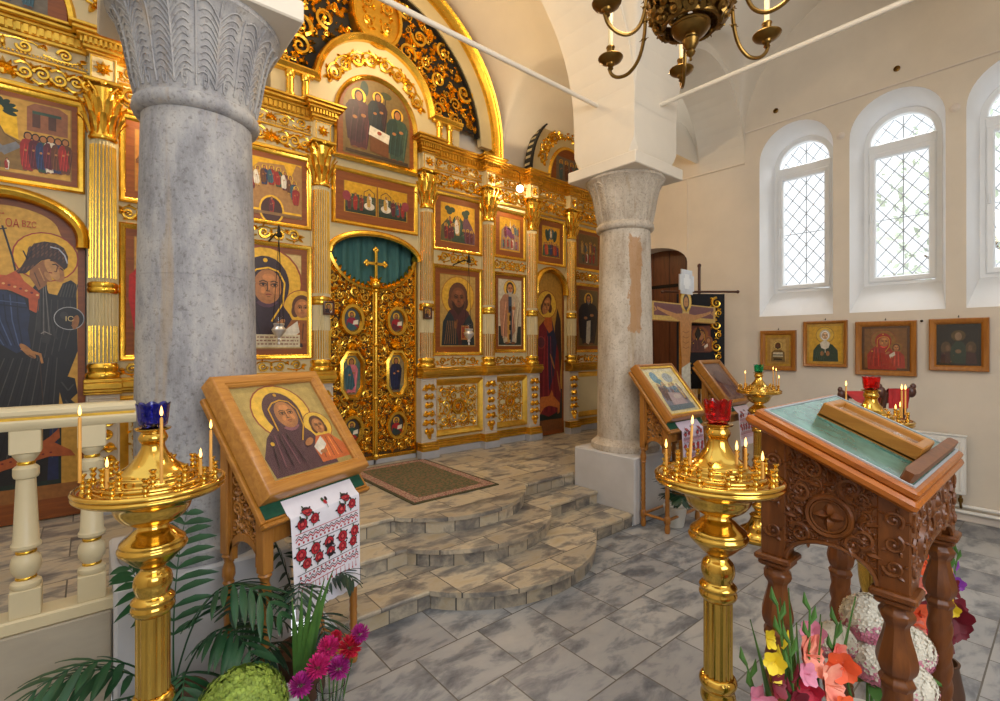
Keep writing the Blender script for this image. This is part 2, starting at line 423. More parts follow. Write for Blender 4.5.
# ------------------------------------------------------------------ flat painted pictures
class Paint:
    """layers of flat colour in the XZ plane facing -y; u,v in metres from the lower-left corner of the picture"""
    def __init__(s, w, h, norm=True, surf=None):
        s.w, s.h = w, h; s.v = []; s.f = []; s.col = []; s.lay = 0; s.norm = norm; s.surf = surf; s.step = .00022 if not surf else .00016
    def _p(s, u, v):
        if s.norm: u, v = u*s.w, v*s.h
        o = s.lay*s.step
        if s.surf: return s.surf(u, v, o)
        return (u-s.w/2, -o, v)
    def poly(s, pts, col, gold=0.0):
        s.lay += 1
        b = len(s.v); s.v += [s._p(u, v) for u, v in pts]
        s.f.append(tuple(range(b, b+len(pts)))); s.col.append((*lin(col), gold)); return s
    def ell(s, cx, cy, rx, ry, col, gold=0.0, n=22, rot=0.0):
        c_, s_ = cos(rot), sin(rot)
        return s.poly([(cx+rx*cos(2*pi*i/n)*c_-ry*sin(2*pi*i/n)*s_, cy+rx*cos(2*pi*i/n)*s_+ry*sin(2*pi*i/n)*c_) for i in range(n)], col, gold)
    def rect(s, a, b, c, d, col, gold=0.0): return s.poly([(a,c),(b,c),(b,d),(a,d)], col, gold)
    def line(s, pts, wd, col, gold=0.0):
        s.lay += 1
        asp = s.w/s.h if s.norm else 1.0
        for (a, b) in zip(pts[:-1], pts[1:]):
            dx, dy = (b[0]-a[0])*asp, b[1]-a[1]; l = hypot(dx, dy) or 1
            nx, ny = -dy/l*wd/2/asp, dx/l*wd/2
            k = len(s.v)
            s.v += [s._p(a[0]+nx, a[1]+ny), s._p(a[0]-nx, a[1]-ny), s._p(b[0]-nx, b[1]-ny), s._p(b[0]+nx, b[1]+ny)]
            s.f.append((k, k+1, k+2, k+3)); s.col.append((*lin(col), gold))
        return s
    def build(s, name, parent, loc=(0,0,0), rot=(0,0,0), mat=None):
        if not s.surf and s.lay*s.step > .006:
            k_ = .006/(s.lay*s.step); s.v = [(x, y*k_, z) for x, y, z in s.v]
        me = bpy.data.meshes.new(name); me.from_pydata(s.v, [], s.f)
        ca = me.color_attributes.new('Col', 'FLOAT_COLOR', 'CORNER')
        k = 0
        for p, c in zip(me.polygons, s.col):
            for li in p.loop_indices: ca.data[li].color = c
        me.materials.append(mat or M['paint']); me.update()
        o = bpy.data.objects.new(name, me); COL.objects.link(o)
        if parent: o.parent = parent
        o.location = loc; o.rotation_euler = rot
        return o
GOLD = (226,176,60); OCHRE = (196,150,72); SKIN = (176,116,66); DSKIN = (120,72,42); DARK = (44,30,26); RED = (150,40,34); BLUE = (40,52,92); GREEN = (54,82,62); TEAL = (52,86,98); BROWN = (96,56,34); WINE = (92,34,44); WHITE = (226,216,196); BLK = (22,20,22)

def face(p, cx, cy, r, ar, skin=SKIN, hair=DARK, beard=None, veil=None, det=True, tilt=0.0):
    """head of half-height r ; ar = h/w of the picture (keeps ellipses round)"""
    rx = r*.72*ar
    if veil:
        p.ell(cx, cy+r*.08, rx*1.62, r*1.4, veil, rot=tilt)
        p.ell(cx+rx*.05, cy-r*.02, rx*1.18, r*1.14, tuple(min(255, int(c*1.5+14)) for c in veil), rot=tilt)
    else:
        p.ell(cx, cy+r*.16, rx*1.32, r*1.12, hair, rot=tilt)
        p.ell(cx-rx*.9, cy-r*.35, rx*.5, r*.6, hair); p.ell(cx+rx*.9, cy-r*.35, rx*.5, r*.6, hair)
    p.ell(cx, cy-r*.06, rx, r*.94, skin, rot=tilt)
    if beard:
        p.poly([(cx-rx*.95, cy-r*.2), (cx-rx*.75, cy-r*.8), (cx, cy-r*1.45), (cx+rx*.75, cy-r*.8), (cx+rx*.95, cy-r*.2), (cx+rx*.5, cy-r*.42), (cx, cy-r*.36), (cx-rx*.5, cy-r*.42)], beard)
    if det:
        d = shade(skin, .42); lt = shade(skin, 1.22); md = shade(skin, .74)
        p.ell(cx+rx*.1, cy+r*.02, rx*.78, r*.80, shade(skin, 1.06), rot=tilt)
        p.ell(cx+rx*.05, cy+r*.44, rx*.44, r*.2, lt)
        p.ell(cx+rx*.5, cy-r*.26, rx*.16, r*.2, lt, rot=.3); p.ell(cx-rx*.34, cy-r*.28, rx*.16, r*.18, lt, rot=-.3)
        for sg in (-1, 1):
            ex = cx+rx*(.06+sg*.4)
            p.ell(ex, cy+r*.04, rx*.29, r*.12, md)
            p.line([(ex-rx*.26*1, cy+r*(.2 if sg > 0 else .17)), (ex, cy+r*.26), (ex+rx*.26, cy+r*(.17 if sg > 0 else .2))], r*.06, d)
            p.ell(ex, cy+r*.04, rx*.19, r*.065, shade(skin, 1.25)); p.ell(ex+rx*.02, cy+r*.045, rx*.1, r*.07, (38,24,18))
            p.line([(ex-rx*.22, cy+r*.04), (ex, cy+r*.12), (ex+rx*.22, cy+r*.05)], r*.04, (50,30,22))
        p.line([(cx-rx*.04, cy+r*.2), (cx-rx*.02, cy-r*.22), (cx-rx*.1, cy-r*.3), (cx+rx*.16, cy-r*.3)], r*.05, d)
        p.line([(cx+rx*.08, cy+r*.2), (cx+rx*.1, cy-r*.2)], r*.06, lt)
        p.line([(cx-rx*.16, cy-r*.5), (cx+rx*.05, cy-r*.47), (cx+rx*.26, cy-r*.5)], r*.07, (146,62,46)); p.line([(cx-rx*.08, cy-r*.6), (cx+rx*.18, cy-r*.6)], r*.04, md)
def shade(c, k): return tuple(max(0, min(255, int(x*k))) for x in c)
def halo(p, cx, cy, r, ar, col=(236,192,70), edge=(150,70,40), g=.35):
    p.ell(cx, cy, r*ar*1.05, r*1.05, edge); p.ell(cx, cy, r*ar, r, col, g)
def shade(c, k): return tuple(max(0, min(255, int(x*k))) for x in c)
def saint(p, cx, base, H, ar, robe=RED, cloak=BLUE, hal=True, beard=None, wide=.17, det=False, skin=SKIN, hair=DARK, veil=None, sway=0.0):
    """standing figure: base = foot line, H = height, both in picture heights"""
    hr = H*.085; hy = base+H*.9; hx = cx+sway*ar*H
    w = wide*H*ar
    if hal: halo(p, hx, hy, hr*1.55, ar)
    p.poly([(cx-w*.62, base), (cx-w*.9, base+H*.4), (cx-w, base+H*.66), (cx-w*.75, base+H*.78), (hx-w*.25, base+H*.83), (hx+w*.25, base+H*.83), (cx+w*.75, base+H*.78), (cx+w, base+H*.66), (cx+w*.9, base+H*.4), (cx+w*.62, base)], robe)
    p.poly([(cx-w*.85, base+H*.12), (cx-w*1.02, base+H*.45), (cx-w, base+H*.68), (cx-w*.6, base+H*.8), (cx-w*.15, base+H*.8), (cx+w*.3, base+H*.5), (cx+w*.55, base+H*.2), (cx+w*.1, base+H*.08)], cloak)
    for k in range(4):
        a = cx-w*.7+k*w*.42
        p.line([(a, base+H*.08), (a+w*.12, base+H*.4), (a+w*.3, base+H*.68)], H*.008, shade(cloak if k < 3 else robe, 1.5))
        p.line([(a+w*.1, base+H*.06), (a+w*.2, base+H*.34), (a+w*.42, base+H*.6)], H*.007, shade(cloak if k < 3 else robe, .55))
    p.ell(cx+w*.35, base+H*.58, w*.2, H*.03, skin); p.ell(cx-w*.3, base+H*.52, w*.18, H*.03, skin)
    p.ell(cx-w*.3, base-H*.0, w*.22, H*.02, DSKIN); p.ell(cx+w*.3, base-H*.0, w*.22, H*.02, DSKIN)
    face(p, hx, hy, hr, ar, skin, hair, beard, veil, det)
def crowd(p, x0, x1, base, H, ar, n, cols, seed=1, hal=True):
    r = random.Random(seed)
    for i in range(n):
        c1, c2 = r.choice(cols), r.choice(cols)
        saint(p, x0+(x1-x0)*(i+.5)/n, base+r.uniform(-.02, .02), H*r.uniform(.92, 1.05), ar, c1, c2, hal and r.random() < .8, None, .15)
def hill(p, pts, col):
    p.poly(pts, col)
    for k in range(len(pts)-2):
        a, b = pts[k], pts[k+1]
        p.line([a, ((a[0]+b[0])/2+.02, (a[1]+b[1])/2-.05), b], .008, shade(col, .6))
def mother_child(p, ar, maph=(66,34,40), child=(190,92,44), left=True, cx=.46, cy=.66, R=.2, det=True, bg_halo=GOLD):
    """bust of a veiled woman holding a child"""
    s = 1 if left else -1
    halo(p, cx, cy+R*.1, R*1.5, ar, bg_halo)
    hx, hy = cx+s*R*1.55*ar, cy-R*.95
    halo(p, hx, hy, R*.78, ar, bg_halo)
    # shoulders
    p.poly([(cx-R*1.9*ar, 0.02), (cx-R*2.0*ar, cy-R*2.1), (cx-R*1.45*ar, cy-R*1.15), (cx-R*.8*ar, cy-R*.6), (cx+R*.6*ar, cy-R*.7), (cx+s*R*1.0*ar, cy-R*1.25), (cx+R*1.5*ar, cy-R*2.3), (cx+R*1.6*ar, .02)], maph)
    p.ell(cx, cy+R*.02, R*1.0*ar, R*1.22, maph)
    # child
    p.poly([(hx-R*.8*ar, .06), (hx-R*.85*ar, hy-R*1.2), (hx-R*.45*ar, hy-R*.55), (hx+R*.4*ar, hy-R*.55), (hx+R*.95*ar, hy-R*1.2), (hx+R*1.05*ar, .06)], child)
    for k in range(5):
        p.line([(hx-R*.5*ar+k*R*.26*ar, .1), (hx-R*.3*ar+k*R*.18*ar, hy-R*.7)], R*.045, shade(child, 1.5 if k % 2 else .6))
    p.poly([(hx-R*.85*ar, hy-R*1.1), (hx-R*.2*ar, hy-R*.6), (hx-R*.1*ar, hy-R*1.1), (hx-R*.7*ar, hy-R*1.6)], WHITE)
    face(p, hx, hy, R*.46, ar, SKIN, BROWN, None, None, det)
    # mother's face
    p.ell(cx+R*.06*ar, cy-R*.02, R*.72*ar, R*.98, shade(maph, 1.7))
    face(p, cx+R*.1*ar, cy-R*.04, R*.8, ar, SKIN, maph, None, None, det)
    p.poly([(cx-R*.72*ar, cy+R*.2), (cx-R*.45*ar, cy+R*.85), (cx+R*.1*ar, cy+R*1.0), (cx+R*.6*ar, cy+R*.85), (cx+R*.8*ar, cy+R*.25), (cx+R*.5*ar, cy+R*.62), (cx+R*.1*ar, cy+R*.72), (cx-R*.4*ar, cy+R*.58)], maph)
    p.line([(cx-R*.74*ar, cy-R*.9), (cx-R*.7*ar, cy+R*.3), (cx-R*.35*ar, cy+R*.62), (cx+R*.12*ar, cy+R*.74), (cx+R*.55*ar, cy+R*.6), (cx+R*.8*ar, cy+R*.1), (cx+R*.72*ar, cy-R*.8), (cx+R*.25*ar, cy-R*1.6)], R*.07, GOLD, .6)
    for k in range(5):
        p.line([(cx-R*1.6*ar+k*R*.36*ar, .1), (cx-R*1.25*ar+k*R*.2*ar, cy-R*1.1)], R*.05, shade(maph, 1.5 if k % 2 else .6))
    p.ell(cx, cy+R*1.05, R*.09*ar, R*.09, GOLD, .6); p.ell(cx-R*1.35*ar, cy-R*1.5, R*.1*ar, R*.1, GOLD, .6)
    # hands
    p.ell(cx+s*R*.55*ar, cy-R*1.75, R*.3*ar, R*.16, SKIN, rot=.5)
    p.ell(hx-R*.5*ar, hy-R*1.45, R*.18*ar, R*.1, SKIN)

# ------------------------------------------------------------------ carved scrollwork (relief in XZ plane, rises towards -y)
class Carve:
    def __init__(s, mb, y=0.0, dep=1.0, m=0, n=5, surf=None): s.mb, s.y, s.dep, s.m, s.n, s.surf = mb, y, dep, m, n, surf
    def p3(s, u, v, w):
        if s.surf: return s.surf(u, v, w)
        return (u, s.y-w, v)
    def strand(s, pts, r0, r1):
        N = len(pts)
        rs = [r0+(r1-r0)*i/(N-1) for i in range(N)]
        s.mb.tube([s.p3(u, v, rs[i]*.5*s.dep) for i, (u, v) in enumerate(pts)], rs, s.n, s.m, True)
    def spiral(s, cx, cy, R, a0, turns, hand=1, r0=None, tail=None):
        """spiral ending in the centre with a bead; starts at angle a0 on radius R"""
        r0 = r0 or R*.24
        N = int(9+8*abs(turns))
        pts = []
        for i in range(N+1):
            t = i/N; rr = R*(1-t)**.85+R*.12*t
            a = a0+hand*turns*2*pi*t
            pts.append((cx+rr*cos(a), cy+rr*sin(a)))
        if tail: pts = tail + pts
        s.strand(pts, r0, r0*.55)
        e = pts[-1]; q = r0*.95
        s.bead(e[0], e[1], q)
    def bead(s, u, v, r):
        a = s.p3(u, v, r*.6*s.dep)
        s.mb.ell(a, (r, r, r), 6, 4, s.m)
    def leaf(s, u, v, ang, ln, wd, th=None):
        th = th or wd*.6
        c, q = cos(ang), sin(ang)
        P = lambda a, b, w: s.p3(u+a*c-b*q, v+a*q+b*c, w)
        vs = [P(0,0,0)]; fs = []
        st = [(.18,.6),(.42,1.0),(.7,.72),(.9,.3)]
        for (t, k) in st:
            vs += [P(ln*t, -wd/2*k, .0), P(ln*t, 0, th*(.5+.5*k)*s.dep), P(ln*t, wd/2*k, .0)]
        vs.append(P(ln, 0, th*.5*s.dep))
        fs += [(0,1,2),(0,2,3)]
        for i in range(3):
            b = 1+3*i
            fs += [(b,b+3,b+4,b+1),(b+1,b+4,b+5,b+2)]
        fs += [(10,13,11),(11,13,12)]
        s.mb.add(vs, fs, s.m)
    def fan(s, u, v, ang, ln, n=5, spread=2.2, wd=None):
        for i in range(n):
            a = ang+spread*((i/(n-1))-.5) if n > 1 else ang
            s.leaf(u, v, a, ln*(1-.25*abs(i/(n-1)-.5)), wd or ln*.34)
    def shell(s, u, v, ang, R):
        s.fan(u, v, ang, R, 7, 2.6, R*.4); s.bead(u, v, R*.2)
    def ring(s, cx, cy, r, t, rz=None):
        pts = [(cx+r*cos(2*pi*i/20), cy+(rz or r)*sin(2*pi*i/20)) for i in range(21)]
        s.strand(pts, t, t)
    def acanth(s, cx, cy, R, a0, hand):
        """scroll with leaves springing off its back"""
        s.spiral(cx, cy, R, a0, 1.35, hand)
        for k in range(3):
            a = a0+hand*(.6+k*1.35)
            s.leaf(cx+R*.95*cos(a), cy+R*.95*sin(a), a+hand*.75, R*.75, R*.42)
    def frieze(s, w, h, shell=True, n=None):
        """symmetric running scroll about u=0, centre v=0"""
        n = n or max(1, int(round(w/2/h/.8)))
        c0 = h*.42 if shell else 0
        st = (w/2-c0)/n
        for sg in (1, -1):
            for i in range(n):
                u = c0+st*(i+.5); up = 1 if i % 2 else -1
                R = min(h*.44, st*.5)
                s.spiral(sg*u, up*h*.04, R, (pi if sg > 0 else 0), 1.35, -up*sg, R*.30)
                s.strand([(sg*(u-st*.55), -up*h*.3), (sg*(u-st*.2), -up*h*.44), (sg*(u+st*.2), -up*h*.40), (sg*(u+st*.55), -up*h*.08)], h*.085, h*.06)
                d = 0 if sg > 0 else pi
                s.leaf(sg*(u+st*.30), -up*h*.12, d-up*sg*.7, h*.55, h*.28)
                s.leaf(sg*(u-st*.1), up*h*.32, d+up*sg*.4, h*.45, h*.24)
                s.leaf(sg*(u-st*.45), up*h*.12, d+up*sg*1.9, h*.42, h*.22)
                s.leaf(sg*(u+st*.1), -up*h*.38, d-up*sg*2.2, h*.34, h*.2)
            s.leaf(sg*(w/2-h*.3), 0, 0 if sg > 0 else pi, h*.6, h*.36)
        if shell: s.shell(0, -h*.28, pi/2, h*.75)
        else: s.leaf(0, -h*.1, pi/2, h*.5, h*.3); s.bead(0, -h*.15, h*.16)
    def panel(s, w, h, seed=3):
        """dense scroll panel with a central boss"""
        q = min(w, h); R = q*.17
        s.ring(0, 0, R, q*.035); s.ring(0, 0, R*.7, q*.022)
        for a in range(8): s.leaf(0, 0, a*pi/4, R*.62, R*.3)
        def ins(u, v, r): return abs(u)+r*.8 < w/2 and abs(v)+r*.8 < h/2 and hypot(u, v)-r*.8 > R*1.1
        r = random.Random(seed); pts = []
        for rad, tries, dn in ((q*.125, 500, 1.6), (q*.075, 700, 1.5), (q*.045, 900, 1.5)):
            for _ in range(tries):
                u, v = r.uniform(0, w/2), r.uniform(0, h/2)
                if not ins(u, v, rad) or u < rad*.7 or v < rad*.6: continue
                if any(hypot(u-a, v-b) < (rad+c)*dn*.5 for a, b, c in pts): continue
                pts.append((u, v, rad))
                a0 = r.uniform(0, 6.28); hd = r.choice((1, -1))
                for sx in (1, -1):
                    for sz in (1, -1):
                        aa = atan2(sz*sin(a0), sx*cos(a0))
                        s.acanth(sx*u, sz*v, rad*.95, aa, hd*sx*sz)
    def garland(s, w, h):
        n = max(3, int(h/w/.62)); st = h/n
        for i in range(n):
            v = h/2-st*(i+.35)
            k = .75+.25*cos(i*1.7)
            for sg in (1, -1):
                s.leaf(0, v, pi/2+sg*1.9, w*.75*k, w*.4)
                s.leaf(0, v-st*.3, pi/2+sg*.7, w*.6*k, w*.32)
                s.spiral(sg*w*.26*k, v-st*.15, w*.25, pi/2, 1.1, -sg, w*.085)
            s.bead(0, v, w*.17)
        s.leaf(0, -h/2+st*.5, -pi/2, st*.9, w*.4); s.leaf(0, h/2-st*.5, pi/2, st*.6, w*.3)
    def fill(s, inside, x0, x1, z0, z1, R, seed=3, tries=500, dens=1.55, leaves=True, gaps=True):
        r = random.Random(seed); pts = []; lf = []
        for _ in range(tries):
            u, v = r.uniform(x0, x1), r.uniform(z0, z1)
            rr = R*r.uniform(.6, 1.1)
            if not inside(u, v, rr*.75): continue
            if any(hypot(u-a, v-b) < (rr+c)*dens*.5 for a, b, c in pts): continue
            pts.append((u, v, rr))
        if gaps:
            for _ in range(tries):
                u, v = r.uniform(x0, x1), r.uniform(z0, z1)
                if not inside(u, v, R*.28): continue
                q = min(((hypot(u-a, v-b)-c, a, b) for a, b, c in pts), default=(9, u, v+1))
                if q[0] < R*.05 or any(hypot(u-a, v-b) < R*.42 for a, b in lf): continue
                lf.append((u, v)); s.leaf(u, v, atan2(v-q[2], u-q[1])+1.3*r.choice((-1, 1)), R*.75, R*.36)
        for (u, v, rr) in pts:
            hd = 1 if r.random() < .5 else -1; a0 = r.uniform(0, 6.28)
            if leaves and r.random() < .22: s.shell(u, v, a0, rr)
            else: s.acanth(u, v, rr*.82, a0, hd)
        return pts

def twist(mb, x, y, z0, z1, r, turns=3.0, lob=2, n=14, rows=None, amp=.16):
    rows = rows or max(12, int((z1-z0)/.018))
    vs = []; fs = []
    for j in range(rows+1):
        t = j/rows; z = z0+(z1-z0)*t
        env = min(1, min(t, 1-t)*9)
        for i in range(n):
            a = 2*pi*i/n
            rr = r*(1+amp*env*cos(lob*(a-turns*2*pi*t)))
            vs.append((x+rr*cos(a), y+rr*sin(a), z))
    for j in range(rows):
        for i in range(n):
            i2 = (i+1) % n
            fs.append((j*n+i, j*n+i2, (j+1)*n+i2, (j+1)*n+i))
    fs.append(tuple(reversed(range(n)))); fs.append(tuple(rows*n+i for i in range(n)))
    mb.add(vs, fs)
# ------------------------------------------------------------------ setting
f = MB(); f.box(-3.2, 6.5, -2.6, 2.72, -.12, 0); struct('floor', f, M['floor'])
f = MB(); f.box(-3.2, .075, 2.97, 7.0, -.1, .36); f.box(.075, 3.94, 3.47, 7.0, -.1, .36); f.box(3.94, 6.5, 3.44, 7.0, -.1, .36)
f.box(4.66, 6.5, 2.72, 3.44, -.1, .0); struct('floor_platform', f, M['step'])
f = MB(); f.box(-3.2, .075, 2.83, 2.97, 0, .5, ch=.006); struct('wall_parapet', f, M['parapet'])

# right wall with three arched windows and an arched doorway
WX = 6.5; TOP = 6.7
w = MB()
def wquad(y0, y1, z0, z1): w.add([(WX,y0,z0),(WX,y1,z0),(WX,y1,z1),(WX,y0,z1)], [(0,1,2,3)])
WIN = [(.30, 'window_3'), (1.25, 'window_2'), (2.207, 'window_1')]
HW = .4; ZB = 2.07; SP = 4.01
prev = -2.6
def arch_top(yc, hw, sp, rise):
    pts = arc(yc, sp, hw, 180, 0, 20, rise)
    for a, b in zip(pts[:-1], pts[1:]):
        w.add([(WX,a[0],a[1]),(WX,b[0],b[1]),(WX,b[0],TOP),(WX,a[0],TOP)], [(0,1,2,3)])
for yc, nm in WIN:
    wquad(prev, yc-HW, 0, TOP); wquad(yc-HW, yc+HW, 0, ZB); arch_top(yc, HW, SP, .4); prev = yc+HW
wquad(prev, 3.585, 0, TOP); arch_top(4.17, .585, 2.9, .27); wquad(4.755, 7.0, 0, TOP)
# outer face of the wall (keeps daylight out except through the windows)
w2 = WX+.42
for a, b in ((-2.6, -.12), (.72, .83), (1.67, 1.79), (2.62, 7.0)): w.box(w2, w2+.04, a, b, 0, TOP)
w.box(w2, w2+.04, -2.6, 7.0, 0, 2.3); w.box(w2, w2+.04, -2.6, 7.0, 4.42, TOP)
# doorway reveal
dp = [(4.755, .36)] + arc(4.17, 2.9, .585, 0, 180, 16, .27) + [(3.585, .36)]
w.sweep_line([(p[0], p[1]) for p in dp], [(0, 0), (0, .4)])
n0 = len(w.v)
nd = len(dp)*2
for i in range(n0-nd, n0):
    x, y, z = w.v[i]; w.v[i] = (WX+y, x, z)
struct('wall_right', w, M['plaster'])
d = MB(); d.box(WX+.30, WX+.36, 3.5, 4.85, .36, 3.2); dr = struct('door_1', d, M['walnut'])
h = MB()
for z in (.95, 2.62):
    h.box(WX+.285, WX+.3, 3.62, 4.5, z-.025, z+.025)
    h.prism([(4.5, z-.03), (4.62, z-.09), (4.78, z), (4.62, z+.09), (4.5, z+.03)], WX+.283, WX+.3, axis='x')
h.build('strap_hinge', M['iron'], dr)
b = MB()
for k in range(1, 5): b.box(WX+.29, WX+.302, 3.5+k*.27-.006, 3.5+k*.27+.006, .36, 3.15)
b.build('door_batten', M['darkwood'], dr)
# cable strip, crease and small lunette ledge on the wall
t = MB(); t.tube([(WX-.008, -2.5, 4.455), (WX-.008, 2.79, 4.455)], .011, 6); struct('trim_1', t, M['plaster_low'])
t = MB(); t.tube([(WX-.004, 2.79, 4.07), (WX-.004, 5.2, 4.1)], .014, 6); t.tube([(WX-.003, 3.585, 3.05), (WX-.003, 3.585, 4.09)], .012, 6); struct('trim_2', t, M['plaster'])
t = MB(); t.box(WX-.02, WX, -2.5, 3.5, 0, .09, ch=.006); struct('baseboard_right', t, M['plaster_low'])

# windows
for yc, nm in WIN:
    r = MB()
    def ol(hw, zb, sp, ri, x, n=20):
        return [(x, yc-hw, zb)] + [(x, p[0], p[1]) for p in arc(yc, sp, hw, 180, 0, n, ri)] + [(x, yc+hw, zb)]
    A = ol(.40, ZB, SP, .4, WX); B = ol(.335, 2.38, 3.97, .335, WX+.30); C = ol(.335, 2.38, 3.97, .335, WX+.42)
    n = len(A)
    r.add(A+B+C, [(i, (i+1) % n, n+(i+1) % n, n+i) for i in range(n)] + [(n+i, n+(i+1) % n, 2*n+(i+1) % n, 2*n+i) for i in range(n)])
    win = struct(nm, r, M['white'], 50)
    fr = MB(); xo, xi = WX+.31, WX+.37
    def yz(mb, fn):   # build in XZ facing -y then turn towards -x
        k = len(mb.v); fn(mb)
        for i in range(k, len(mb.v)):
            u, v, z = mb.v[i]; mb.v[i] = (WX+v, yc-u, z)
    out = [(-.335, 2.38)] + arc(0, 3.97, .335, 180, 0, 20) + [(.335, 2.38)]
    yz(fr, lambda mb: mb.sweep_line(out, [(0, .30), (-.05, .30), (-.06, .31), (-.06, .37), (0, .37)], closed=True))
    yz(fr, lambda mb: mb.box(-.3, .3, .29, .37, 3.86, 3.97, ch=.012))
    fr.build('window_frame', M['pvc'], win)
    sash = MB()
    yz(sash, lambda mb: mb.sweep_rect(-.29, .29, 2.415, 3.87, [(0, .33), (0, .285), (.012, .275), (.05, .275), (.062, .29), (.062, .34)]))
    yz(sash, lambda mb: mb.box(-.27, -.255, .25, .275, 3.1, 3.2, ch=.004))
    sash.build('window_sash', M['pvc'], win)
    gl = MB()
    yz(gl, lambda mb: mb.add([(-.23,.325,2.48),(.23,.325,2.48),(.23,.325,3.82),(-.23,.325,3.82)], [(0,1,2,3)]))
    fan = [(-.28, 3.97)] + arc(0, 3.97, .28, 180, 0, 16) + [(.28, 3.97)]
    yz(gl, lambda mb: mb.add([(a, .34, b) for a, b in fan], [tuple(range(len(fan)))]))
    gl.build('window_pane', M['pane'], win)
    gr = MB()
    def lat(mb):
        s_ = .155
        for k in range(-14, 22):
            for sg in (1, -1):
                seg = []
                for i in range(61):
                    u = -.27+.54*i/60; v = 2.4+k*s_*1.25+sg*(u)*1.25
                    if 2.42 < v < 3.97+sqrt(max(0, .28**2-u*u)): seg.append((u, .40, v))
                if len(seg) > 3: mb.tube([seg[0], seg[-1]], .0055, 4)
        mb.tube([(0, .40, 2.4), (0, .40, 4.25)], .0055, 4); mb.tube([(-.3, .40, 3.13), (.3, .40, 3.13)], .0055, 4)
    yz(gr, lat)
    gr.build('window_grille', M['steel'], win)

# ------------------------------------------------------------------ vaults and arches
def cosgrid(a, b, n): return [(a+b)/2-(b-a)/2*cos(pi*i/n) for i in range(n+1)]
def vault(name, xs, ys, fn):
    m = MB(); nx, ny = len(xs), len(ys)
    m.add([(x, y, fn(x, y)) for y in ys for x in xs], [(j*nx+i, j*nx+i+1, (j+1)*nx+i+1, (j+1)*nx+i) for j in range(ny-1) for i in range(nx-1)])
    o = m.build(name, M['vault'], None, 60); o['kind'] = 'structure'; return o
def hc(t, c, a, h): 
    q = 1-((t-c)/a)**2
    return h*sqrt(q) if q > 0 else 0
vault('ceiling', cosgrid(.825, 3.92, 44), cosgrid(-.4, 2.69, 44), lambda x, y: 4.02+max(hc(x, 2.3725, 1.5475, 1.62), hc(y, 1.145, 1.545, 1.62)))
vault('ceiling_aisle', cosgrid(4.66, 6.5, 30), cosgrid(-.5, 2.79, 44), lambda x, y: max(4.46+hc(y, 1.145, 1.645, 1.42), 4.1+hc(x, 5.58, .92, 1.15)))
vault('ceiling_altar', cosgrid(.4, 4.53, 44)+[4.7, 5, 5.5, 6, 6.5], cosgrid(3.44, 5.32, 30), lambda x, y: 4.25+max(hc(x, 2.465, 2.065, 2.05), hc(y, 4.38, .94, 1.0)))
def archwall(name, axis, c, half, t0, t1, z0, h, top=6.5):
    """wall with a round arch cut in it; axis = direction the arch spans"""
    m = MB()
    pts = [(c-half, z0)] + arc(c, z0, half, 180, 0, 28, h) + [(c+half, z0)]
    P = (lambda a, t, z: (a, t, z)) if axis == 'x' else (lambda a, t, z: (t, a, z))
    for t in (t0, t1):
        for a, b in zip(pts[1:-2], pts[2:-1]):
            m.add([P(a[0], t, a[1]), P(b[0], t, b[1]), P(b[0], t, top), P(a[0], t, top)], [(0,1,2,3)])
    for a, b in zip(pts[1:-2], pts[2:-1]):
        m.add([P(a[0], t0, a[1]), P(b[0], t0, b[1]), P(b[0], t1, b[1]), P(a[0], t1, a[1])], [(0,1,2,3)])
    return struct(name, m, M['vault'], 30)
archwall('ceiling_arch', 'x', 2.3725, 1.5475, 2.69, 3.44, 4.0, 1.55)
archwall('ceiling_arch', 'y', 1.145, 1.545, 3.92, 4.66, 4.0, 1.55)
archwall('ceiling_arch', 'x', 5.58, .92, 2.79, 3.40, 4.07, 1.07)
# east wall above the icon screen
w = MB(); w.add([(-3, 5.34, .3), (6.5, 5.34, .3), (6.5, 5.34, 6.7), (-3, 5.34, 6.7)], [(0,1,2,3)]); struct('wall_altar', w, M['vault'])
w = MB(); w.add([(-3.2, -2.6, 0), (-3.2, 7, 0), (-3.2, 7, 6.7), (-3.2, -2.6, 6.7)], [(0,1,2,3)]); struct('wall_left', w, M['plaster'])
w = MB(); w.add([(-3.2, -2.6, 0), (6.5, -2.6, 0), (6.5, -2.6, 6.7), (-3.2, -2.6, 6.7)], [(0,1,2,3)]); struct('wall_back', w, M['plaster'])

